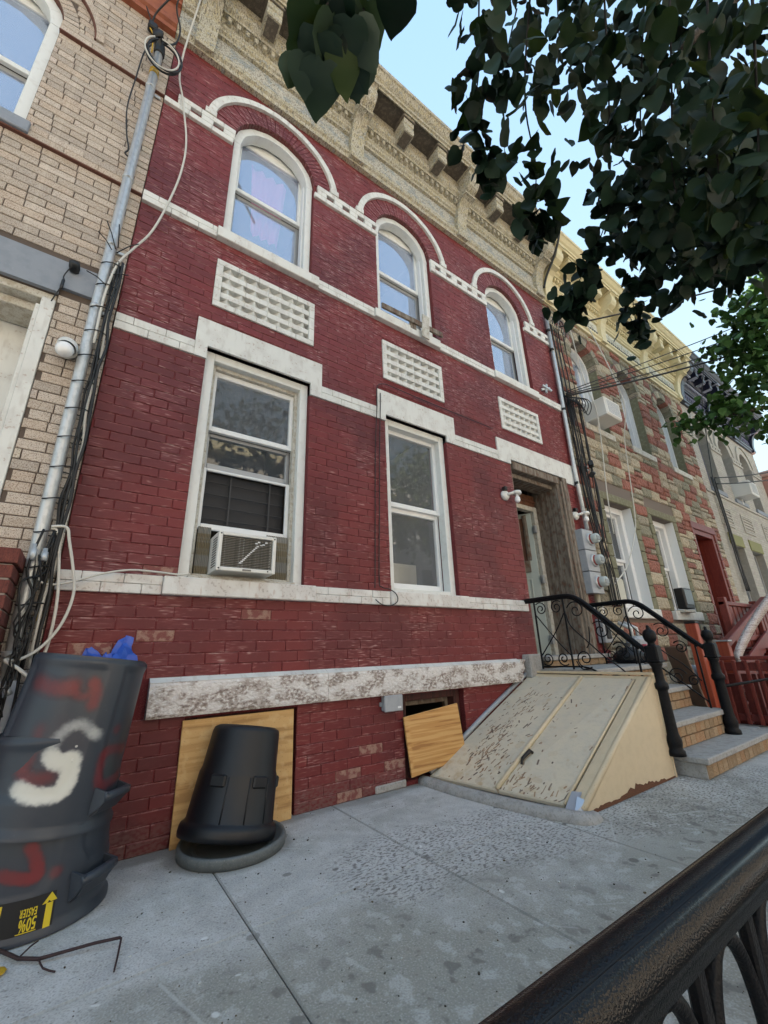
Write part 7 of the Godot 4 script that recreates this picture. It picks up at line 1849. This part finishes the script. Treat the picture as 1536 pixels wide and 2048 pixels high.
	st = mb(true); tube(st, [Vector3(0.05, -0.45, 0.06), Vector3(0.055, -0.9, 0.06), Vector3(0.10, -1.15, 0.06)], 0.036, 10); done(st, "lower_pipe", plain(lin(0.42, 0.36, 0.26), 0.4, 0.4), mt)
	var jb := thing("grey_junction_box", "small grey plastic junction box under the water table by the cellar window", "box", Vector3(2.14, 0.612, 0.0))
	bx("body", Vector3(-0.085, -0.055, 0.0), Vector3(0.085, 0.055, 0.05), mats.boxgrey, jb, 0.006); bx("lid", Vector3(-0.09, -0.06, 0.05), Vector3(0.09, 0.06, 0.062), mats.boxgrey, jb, 0.006)
	bx("label", Vector3(0.035, -0.04, 0.062), Vector3(0.07, -0.025, 0.0635), mats.white2, jb, 0.0005); bx("lug", Vector3(-0.105, -0.02, 0.0), Vector3(-0.086, 0.01, 0.02), mats.boxgrey, jb, 0.003)
	air_conditioners()
	# weathered board on the sill of the middle round window
	var bd := thing("wooden_boards", "two weathered boards nailed across the middle round window sill", "board", Vector3(2.62, 4.70, 0.0))
	st = mb(); bev(st, Vector3(-0.46, -0.035, 0.06), Vector3(0.46, 0.035, 0.085), 0.004, Transform3D(Basis(Vector3.BACK, 0.03), Vector3.ZERO)); done(st, "long_board", mats.oldwood, bd)
	st = mb(); bev(st, Vector3(0.04, -0.24, 0.088), Vector3(0.15, 0.10, 0.11), 0.004, Transform3D(Basis(Vector3.BACK, -0.08), Vector3(0.07, 0.05, 0))); done(st, "short_board", mats.framedirty, bd)
	st = mb(); bev(st, Vector3(-0.04, -0.10, 0.03), Vector3(0.05, 0.0, 0.06), 0.004); done(st, "block", mats.oldwood, bd)

func air_conditioners():
	var a := thing("air_conditioner", "old window air conditioner with a scraped fin grille in the lower left window", "air conditioner", Vector3(0.868, 1.56, 0.0))
	var st := mb()
	bev(st, Vector3(-0.20, 0.0, -0.25), Vector3(0.20, 0.012, 0.115), 0.003); bev(st, Vector3(-0.20, 0.258, -0.25), Vector3(0.20, 0.27, 0.115), 0.003); bev(st, Vector3(-0.206, 0.0, -0.25), Vector3(-0.194, 0.27, 0.115), 0.003); bev(st, Vector3(0.194, 0.0, -0.25), Vector3(0.206, 0.27, 0.115), 0.003); slab(st, Vector3(-0.19, 0.015, -0.24), Vector3(0.19, 0.255, 0.075))
	done(st, "case", mats.whiteplastic, a)
	st = mb(); bars(st, -0.205, 0.205, -0.002, 0.272, 0.026, 0.10, 0.122); done(st, "front_frame", mats.whiteplastic, a)
	bx("coil", Vector3(-0.178, 0.025, 0.08), Vector3(0.178, 0.245, 0.09), plain(lin(0.05, 0.045, 0.038), 0.8), a, 0.002)
	var fin_m := boxm(Vector3(0.354, 0.0055, 0.02), 0.001)
	var fm := laid(paint(256, 256, Color(0.20, 0.18, 0.145), [[nz(256, 256, 0.05, 3, 81), ramp(0.5, 0.7, 0.8), Color(0.13, 0.115, 0.09)], [nz(256, 256, 0.09, 3, 82), ramp(0.70, 0.78, 0.9), Color(0.6, 0.6, 0.58)]]), Vector3(0.5, 0.5, 0.5), 0.5, false)
	for k in 18: put("fin", fin_m, fm, a, Transform3D(Basis(Vector3.RIGHT, 0.35), Vector3(0, 0.034 + k * 0.0119, 0.102)))
	var g := RandomNumberGenerator.new(); g.seed = 61
	for k in 12: bx("scrape", Vector3(0.02 - 0.075 + k * 0.0105, 0.055 + k * 0.0118, 0.112), Vector3(0.032 - 0.075 + k * 0.0105 + g.randf() * 0.008, 0.063 + k * 0.0118, 0.1145), mats.white2, a, 0.0008)
	for k in 5: bx("scrape", Vector3(0.05 + k * 0.018, 0.205 + 0.012 * sin(k * 2.0), 0.112), Vector3(0.068 + k * 0.018, 0.214 + 0.014 * sin(k * 2.0), 0.1148), mats.white2, a, 0.0008)
	bx("latch", Vector3(-0.05, 0.245, 0.118), Vector3(0.05, 0.262, 0.126), mats.whiteplastic, a, 0.003); bx("badge", Vector3(-0.03, 0.004, 0.118), Vector3(0.03, 0.016, 0.126), plain(lin(0.2, 0.19, 0.17), 0.5), a, 0.002)
	for q in [[-0.19, 0.255], [0.19, 0.255], [-0.19, 0.012], [0.15, 0.012]]: bx("screw", Vector3(q[0] - 0.005, q[1] - 0.005, 0.120), Vector3(q[0] + 0.005, q[1] + 0.005, 0.125), mats.black, a, 0.002)
	for k in 12: bx("side_louvre", Vector3(-0.2085, 0.03 + k * 0.018, -0.02), Vector3(-0.205, 0.037 + k * 0.018, 0.085), mats.black, a, 0.0008)
	var curtain := laid(paint(256, 256, Color(0.30, 0.29, 0.265), [[nz(256, 256, 0.03, 3, 83), ramp(0.5, 0.7, 0.7), Color(0.22, 0.17, 0.09)]]), Vector3(0.7, 0.7, 0.7), 0.7)
	for s in [[-0.30, -0.208], [0.208, 0.385]]:
		st = mb()
		var n := 8 if s[0] < 0 else 12
		for k in n:
			var x: float = lerpf(s[0], s[1], k / float(n)); var w: float = (s[1] - s[0]) / n
			quad(st, Vector3(x, -0.02, -0.12), Vector3(x + w / 2, -0.02, -0.108), Vector3(x + w / 2, 0.35, -0.108), Vector3(x, 0.35, -0.12)); quad(st, Vector3(x + w / 2, -0.02, -0.108), Vector3(x + w, -0.02, -0.12), Vector3(x + w, 0.35, -0.12), Vector3(x + w / 2, 0.35, -0.108))
		done(st, "side_curtain", curtain, a)
	# upper unit on the stone front, seen from below, and one on the grey front
	for q in [[Vector3(6.72, 4.60, 0.0), "white window air conditioner in the first round window of the stone-faced house", 0.5, 0.34, 0.34], [Vector3(14.0, 4.62, 0.0), "white window air conditioner in a dark arched window of the grey house", 0.6, 0.4, 0.35]]:
		var o := thing("air_conditioner", q[1], "air conditioner", q[0])
		var hw: float = q[2] / 2
		st = mb(); bev(st, Vector3(-hw, 0, -0.25), Vector3(hw, q[3], q[4]), 0.012); done(st, "case", mats.whiteplastic, o)
		st = mb(); bars(st, -hw + 0.02, hw - 0.02, 0.02, q[3] - 0.02, 0.03, q[4] - 0.01, q[4] + 0.008); done(st, "front_frame", mats.whiteplastic, o)
		bx("grille", Vector3(-hw + 0.05, 0.05, q[4] - 0.01), Vector3(hw - 0.05, q[3] - 0.05, q[4] + 0.004), laid(paint(256, 256, Color(0.34, 0.38, 0.46), [[nz(256, 256, 0.04, 3, 84), ramp(0.45, 0.6, 0.9), Color(0.62, 0.62, 0.62)]]), Vector3(0.5, 0.5, 0.5), 0.5), o, 0.003)
		for k in 14: bx("fin", Vector3(-hw + 0.05 + k * (q[2] - 0.1) / 14.0, 0.05, q[4] + 0.004), Vector3(-hw + 0.056 + k * (q[2] - 0.1) / 14.0, q[3] - 0.05, q[4] + 0.009), mats.whiteplastic, o, 0.001)
		bx("side_panel", Vector3(-hw - 0.14, -0.02, -0.16), Vector3(-hw - 0.01, q[3] + 0.02, -0.14), mats.whiteplastic, o, 0.003); bx("support", Vector3(-0.03, -0.16, 0.0), Vector3(0.03, -0.004, 0.05), mats.whiteplastic, o, 0.006)

func build_wires():
	# overhead lines from the meters' weatherhead and from the cornice out to the street
	var L := [[[Vector3(5.75, 6.10, 0.20), Vector3(6.83, 6.38, 1.00), Vector3(7.91, 6.71, 1.80), Vector3(8.99, 7.08, 2.60), Vector3(10.07, 7.51, 3.40)], 0.014, "black overhead line from the right-hand weatherhead, sagging over the cream cornice"],
		[[Vector3(5.70, 4.78, 0.10), Vector3(7.14, 5.25, 0.85), Vector3(8.58, 5.79, 1.60), Vector3(10.02, 6.42, 2.35), Vector3(11.46, 7.13, 3.10)], 0.016, "thick black line from the cable coil on the pipe, lowest of the sheaf"],
		[[Vector3(5.70, 4.80, 0.12), Vector3(7.12, 5.31, 0.88), Vector3(8.54, 5.90, 1.64), Vector3(9.96, 6.55, 2.40), Vector3(11.38, 7.28, 3.16)], 0.009, "black line just above the thick one in the sheaf"],
		[[Vector3(5.70, 4.82, 0.12), Vector3(7.09, 5.41, 0.90), Vector3(8.48, 6.04, 1.67), Vector3(9.88, 6.73, 2.45), Vector3(11.27, 7.47, 3.23)], 0.008, "thin black line in the middle of the sheaf"],
		[[Vector3(5.70, 4.85, 0.12), Vector3(7.06, 5.50, 0.91), Vector3(8.43, 6.18, 1.71), Vector3(9.79, 6.91, 2.50), Vector3(11.15, 7.67, 3.30)], 0.008, "thin black line, topmost of the sheaf"],
		[[Vector3(-0.22, 7.0, 0.33), Vector3(0.1, 7.2, 0.6), Vector3(0.5, 7.7, 1.0), Vector3(1.4, 8.6, 2.4)], 0.022, "thick black cable swinging out from the corner of the cornice, upper left"],
		[[Vector3(-0.22, 6.95, 0.30), Vector3(-0.36, 6.75, 0.12), Vector3(-0.38, 6.64, 0.06)], 0.008, "short black cable from the clamp to the cornice corner"],
		[[Vector3(12.0, 4.78, 0.1), Vector3(13.5, 5.05, 0.5), Vector3(16.5, 5.8, 1.4), Vector3(20, 7.2, 3)], 0.014, "black line leaving the grey house front, upper"],
		[[Vector3(12.0, 4.62, 0.1), Vector3(13.5, 4.86, 0.5), Vector3(16.5, 5.5, 1.4), Vector3(20, 6.9, 3)], 0.014, "black line leaving the grey house front, lower"]]
	for l in L: tag(wire("overhead_line", l[0], l[1], mats.blackcable, null, 6, 10), l[2], "cable")
	# bundle that falls along the stone front to the meters
	var d := thing("cable_drops", "many thin black cables falling along the edge of the stone-faced house", "cable")
	var g := RandomNumberGenerator.new(); g.seed = 17
	for i in 16:
		var pts := []; var x := 5.76 + g.randf() * 0.42 * (0.4 if i < 8 else 1.0)
		var top := 6.3 if i % 3 == 0 else 4.8
		var bottom := 1.5 if i % 2 else 2.4
		var n := 9
		for k in n:
			var t := k / float(n - 1)
			var y := lerpf(top, bottom, t)
			var pull := smoothstep(3.4, 1.7, y)
			pts.append(Vector3(lerpf(x, 5.72 + 0.06 * (i % 4), pull) + g.randfn(0, 0.016), y, 0.05 + 0.03 * (i % 3) + 0.08 * pull))
		wire("cable", pts, 0.007 if i % 4 else 0.011, mats.blackcable, d, 5, 4)
	for q in [[Vector3(6.30, 7.0, 0.1), Vector3(6.45, 5.4, 0.1), Vector3(6.42, 4.6, 0.2), Vector3(6.37, 3.2, 0.1), Vector3(6.36, 2.6, 0.08)], [Vector3(6.6, 7.0, 0.2), Vector3(6.75, 5.0, 0.5), Vector3(6.95, 4.2, 0.3), Vector3(7.05, 3.0, 0.15), Vector3(6.9, 2.6, 0.12), Vector3(6.45, 2.1, 0.12), Vector3(5.9, 1.8, 0.16)]]:
		wire("pale_cord", q, 0.009, mats.whitecable, d, 6, 8)
	var co := thing("cable_loops", "loops of slack black cable hanging at the pipe below the sheaf of lines", "cable")
	for i in 7:
		var pts := []
		var r := 0.07 + 0.018 * i
		for k in 14:
			var a := TAU * k / 13.0 + i
			pts.append(Vector3(5.80 + 0.03 * i + r * cos(a), 4.74 - 0.02 * i + r * 0.8 * sin(a), 0.12 + 0.02 * i + 0.03 * sin(a * 2)))
		wire("loop", pts, 0.007, mats.blackcable, co, 5, 3)
	for i in 5:
		var pts := []
		for k in 9:
			var a := -0.6 + 3.9 * k / 8.0
			pts.append(Vector3(5.80 + 0.13 * cos(a) + 0.02 * i, 6.25 + (0.14 + 0.02 * i) * sin(a) - 0.04 * i, 0.12 + 0.02 * i))
		wire("upper_loop", pts, 0.008, mats.blackcable if i % 2 else plain(lin(0.2, 0.19, 0.18), 0.6), co, 5, 3)
	tag(wire("dark_cable", [Vector3(5.66, 7.95, 0.62), Vector3(5.70, 7.7, 0.52), Vector3(5.72, 7.45, 0.36), Vector3(5.70, 7.2, 0.2), Vector3(5.69, 7.0, 0.12)], 0.022, mats.blackcable), "thick dark cable bending round the joint between the two cornices", "cable")
	var fd := thing("grey_house_cables", "black cables running down the edge of the grey house front", "cable")
	for i in 5:
		var pts := []
		for k in 6: pts.append(Vector3(11.9 + 0.05 * i + g.randfn(0, 0.03), 4.8 - k * 0.55, 0.06))
		wire("cable", pts, 0.012, mats.blackcable, fd, 5, 3)
	wire("cable", [Vector3(12.1, 7.9, 0.6), Vector3(12.2, 7.0, 0.3), Vector3(12.4, 5.9, 0.08), Vector3(12.0, 4.8, 0.06)], 0.01, mats.blackcable, fd, 5, 6)

func build_small_things():
	# plywood sheets over the cellar windows
	var p1 := thing("plywood_sheet", "large plywood sheet covering the cellar window behind the black can", "plywood", Vector3(0.945, 0.32, 0.025))
	var st := mb(); bev(st, Vector3(-0.36, -0.32, -0.008), Vector3(0.355, 0.325, 0.008), 0.002, Transform3D(Basis(Vector3.RIGHT, -0.03), Vector3.ZERO)); done(st, "sheet", mats.ply, p1)
	var p2 := thing("tilted_plywood_sheet", "small square plywood sheet leaning askew in the right cellar window", "plywood", Vector3(2.57, 0.31, 0.045))
	st = mb(); bev(st, Vector3(-0.305, -0.215, -0.008), Vector3(0.305, 0.215, 0.008), 0.002, Transform3D(Basis(Vector3.BACK, 0.09) * Basis(Vector3.RIGHT, -0.06), Vector3.ZERO)); done(st, "sheet", mats.ply2, p2)
	var rub := thing("stone_chunk", "broken grey stone block propping up the tilted plywood sheet", "stone", Vector3(2.73, 0.05, 0.09))
	st = mb(); bev(st, Vector3(-0.10, -0.048, -0.05), Vector3(0.11, 0.045, 0.05), 0.014, Transform3D(Basis(Vector3.UP, 0.25) * Basis(Vector3.BACK, 0.12), Vector3.ZERO)); done(st, "chunk", mats.bluestone, rub)
	# dry twig
	var tw := thing("dry_vine", "dry dark vine twig lying on the concrete by the stacked cans", "twig")
	wire("stem", [Vector3(-0.12, 0.012, 0.52), Vector3(-0.05, 0.012, 0.60), Vector3(0.0, 0.014, 0.69), Vector3(0.06, 0.012, 0.735), Vector3(0.14, 0.016, 0.755), Vector3(0.22, 0.02, 0.775), Vector3(0.295, 0.03, 0.82), Vector3(0.30, 0.028, 0.825), Vector3(0.285, 0.008, 0.90), Vector3(0.272, 0.006, 0.965)], [0.007, 0.0065, 0.006, 0.006, 0.005, 0.005, 0.005, 0.004, 0.0035, 0.003, 0.0025], mats.vine, tw, 6, 1)
	wire("side_shoot", [Vector3(0.0, 0.014, 0.69), Vector3(0.03, 0.03, 0.67), Vector3(0.05, 0.03, 0.65)], 0.003, mats.vine, tw, 5, 2); wire("side_shoot", [Vector3(0.06, 0.012, 0.735), Vector3(0.075, 0.01, 0.80), Vector3(0.11, 0.006, 0.84)], 0.003, mats.vine, tw, 5, 2)
	st = mb(true); lathe(st, [Vector2(0.0, 0.0), Vector2(0.035, 0.003), Vector2(0.03, 0.006), Vector2(0.0, 0.004)], 9, Transform3D(Basis(), Vector3(-0.06, 0.004, 0.72))); tag(done(st, "fallen_leaf", mats.orangeleaf if mats.has("orangeleaf") else mats.yellowtape), "orange fallen leaf on the concrete at the left edge", "leaf")
	# grit and specks on the concrete
	var g := RandomNumberGenerator.new(); g.seed = 77
	var xs := []; var tints := []
	var bit := ArrayMesh.new()
	st = mb(); bev(st, Vector3(-0.5, -0.25, -0.35), Vector3(0.5, 0.25, 0.35), 0.15); bit = fin(st)
	for i in 900:
		var x := g.randf_range(-0.2, 4.6); var z := g.randf_range(0.03, 2.3)
		if x < 0.4 and z < 0.62: continue
		if x > 2.4 and z < 1.35: continue
		var s := 0.0025 + 0.004 * pow(g.randf(), 3.0)
		if g.randf() < 0.03: s = 0.008
		xs.append(Transform3D(Basis(Vector3.UP, g.randf() * TAU).scaled_local(Vector3(s, s, s) * 1.4), Vector3(x, s * 0.2, z)))
		tints.append([Color(0.05, 0.04, 0.03), Color(0.09, 0.08, 0.06), Color(0.5, 0.5, 0.48), Color(0.12, 0.09, 0.05)][g.randi() % 4])
	var gm := plain(Color.WHITE, 0.9); gm.vertex_color_use_as_albedo = true
	multi("grit", bit, gm, null, xs, tints)
	# clutter behind the railing, beside the steps
	var v := thing("gas_meter", "grey gas meter and pipes with a red cap behind the stair railing", "gas meter", Vector3(5.95, 0.78, 0.25))
	bx("body", Vector3(-0.13, 0.02, -0.09), Vector3(0.13, 0.32, 0.09), mats.boxgrey, v, 0.04)
	for s in [-0.07, 0.08]:
		st = mb(true); tube(st, [Vector3(s, 0.3, 0), Vector3(s, 0.42, 0), Vector3(s - 0.1, 0.5, -0.1)], 0.025, 8); done(st, "pipe", mats.galv, v)
	st = mb(true); lathe(st, [Vector2(0.0, -0.03), Vector2(0.05, -0.03), Vector2(0.055, 0.0), Vector2(0.05, 0.03), Vector2(0.0, 0.035)], 14, Transform3D(Basis(Vector3.RIGHT, PI / 2), Vector3(-0.05, 0.17, 0.11))); done(st, "red_cap", plain(lin(0.35, 0.03, 0.04), 0.4), v)
	var cr := thing("cream_box", "cream plastic utility box under the cables on the stone-faced wall", "box", Vector3(6.12, 1.72, 0.0))
	bx("body", Vector3(-0.14, -0.18, 0.0), Vector3(0.14, 0.19, 0.11), mats.beige, cr, 0.02); bx("lid", Vector3(-0.12, -0.15, 0.11), Vector3(0.12, 0.16, 0.12), mats.beige, cr, 0.012)
	var gb := thing("grey_switch_box", "open grey switch box low on the red brick beside the doorway", "box", Vector3(5.58, 1.18, 0.0))
	bx("body", Vector3(-0.09, -0.15, 0.0), Vector3(0.09, 0.15, 0.10), mats.boxgrey, gb, 0.006); bx("socket", Vector3(-0.05, -0.1, 0.10), Vector3(0.05, 0.1, 0.115), mats.black, gb, 0.006)
	var bk := thing("black_sack", "black rubbish sack slumped on the landing behind the railing", "bag", Vector3(5.55, 0.785, 0.32))
	st = mb(true); lathe(st, [Vector2(0.0, 0.0), Vector2(0.15, 0.0), Vector2(0.19, 0.05), Vector2(0.16, 0.12), Vector2(0.08, 0.17), Vector2(0.03, 0.19), Vector2(0.05, 0.23), Vector2(0.0, 0.24)], 12); done(st, "sack", mats.blackcan, bk)
	var cb := thing("cardboard_sheet", "brown cardboard sheet leaning beside the steps behind the railing", "cardboard", Vector3(5.95, 0.6, 0.72))
	st = mb(); bev(st, Vector3(-0.3, -0.3, -0.008), Vector3(0.28, 0.36, 0.008), 0.003, Transform3D(Basis(Vector3.UP, 0.7) * Basis(Vector3.RIGHT, -0.15), Vector3.ZERO)); done(st, "sheet", mats.cardboard, cb)
	var ps := thing("plastic_wrap", "crumpled clear-white plastic wrap behind the far railing", "plastic", Vector3(6.35, 0.62, 0.62))
	st = mb(true); lathe(st, [Vector2(0.0, -0.14), Vector2(0.1, -0.12), Vector2(0.15, 0.0), Vector2(0.11, 0.1), Vector2(0.0, 0.13)], 9); done(st, "wrap", plain(lin(0.4, 0.41, 0.42), 0.25), ps)
	var mbx := thing("black_mailbox", "black metal mailbox hung on the second lower window of the stone-faced house", "mailbox", Vector3(8.28, 1.72, 0.0))
	bx("body", Vector3(-0.17, -0.18, 0.03), Vector3(0.17, 0.16, 0.17), mats.black, mbx, 0.012); bx("flap", Vector3(-0.15, -0.12, 0.17), Vector3(0.15, 0.13, 0.182), plain(lin(0.05, 0.05, 0.052), 0.35), mbx, 0.006); bx("shelf", Vector3(-0.2, -0.24, -0.01), Vector3(0.2, -0.2, 0.15), mats.framedirty, mbx, 0.005)
	var yt := thing("yellow_tag", "strip of yellow tape stuck on the tan brick beside the conduit", "tape", Vector3(-0.205, 1.28, 0.004))
	bx("strip", Vector3(-0.014, -0.06, 0.0), Vector3(0.014, 0.075, 0.006), mats.yellowtape, yt, 0.001); bx("strip", Vector3(-0.012, 0.09, 0.0), Vector3(0.016, 0.16, 0.007), mats.yellowtape, yt, 0.001)
	var fl := thing("iron_side_rail", "low black iron rail running right from the far newel post", "rail", Vector3(5.36, 0.57, 1.25))
	st = mb(true); tube(st, [Vector3(0, 0.0, 0), Vector3(2.2, 0.0, 0.1)], 0.014, 8); done(st, "bar", mats.iron, fl)
	st = mb(); slab(st, Vector3(2.18, -0.58, 0.08), Vector3(2.21, 0.02, 0.11)); done(st, "end_post", mats.iron, fl)
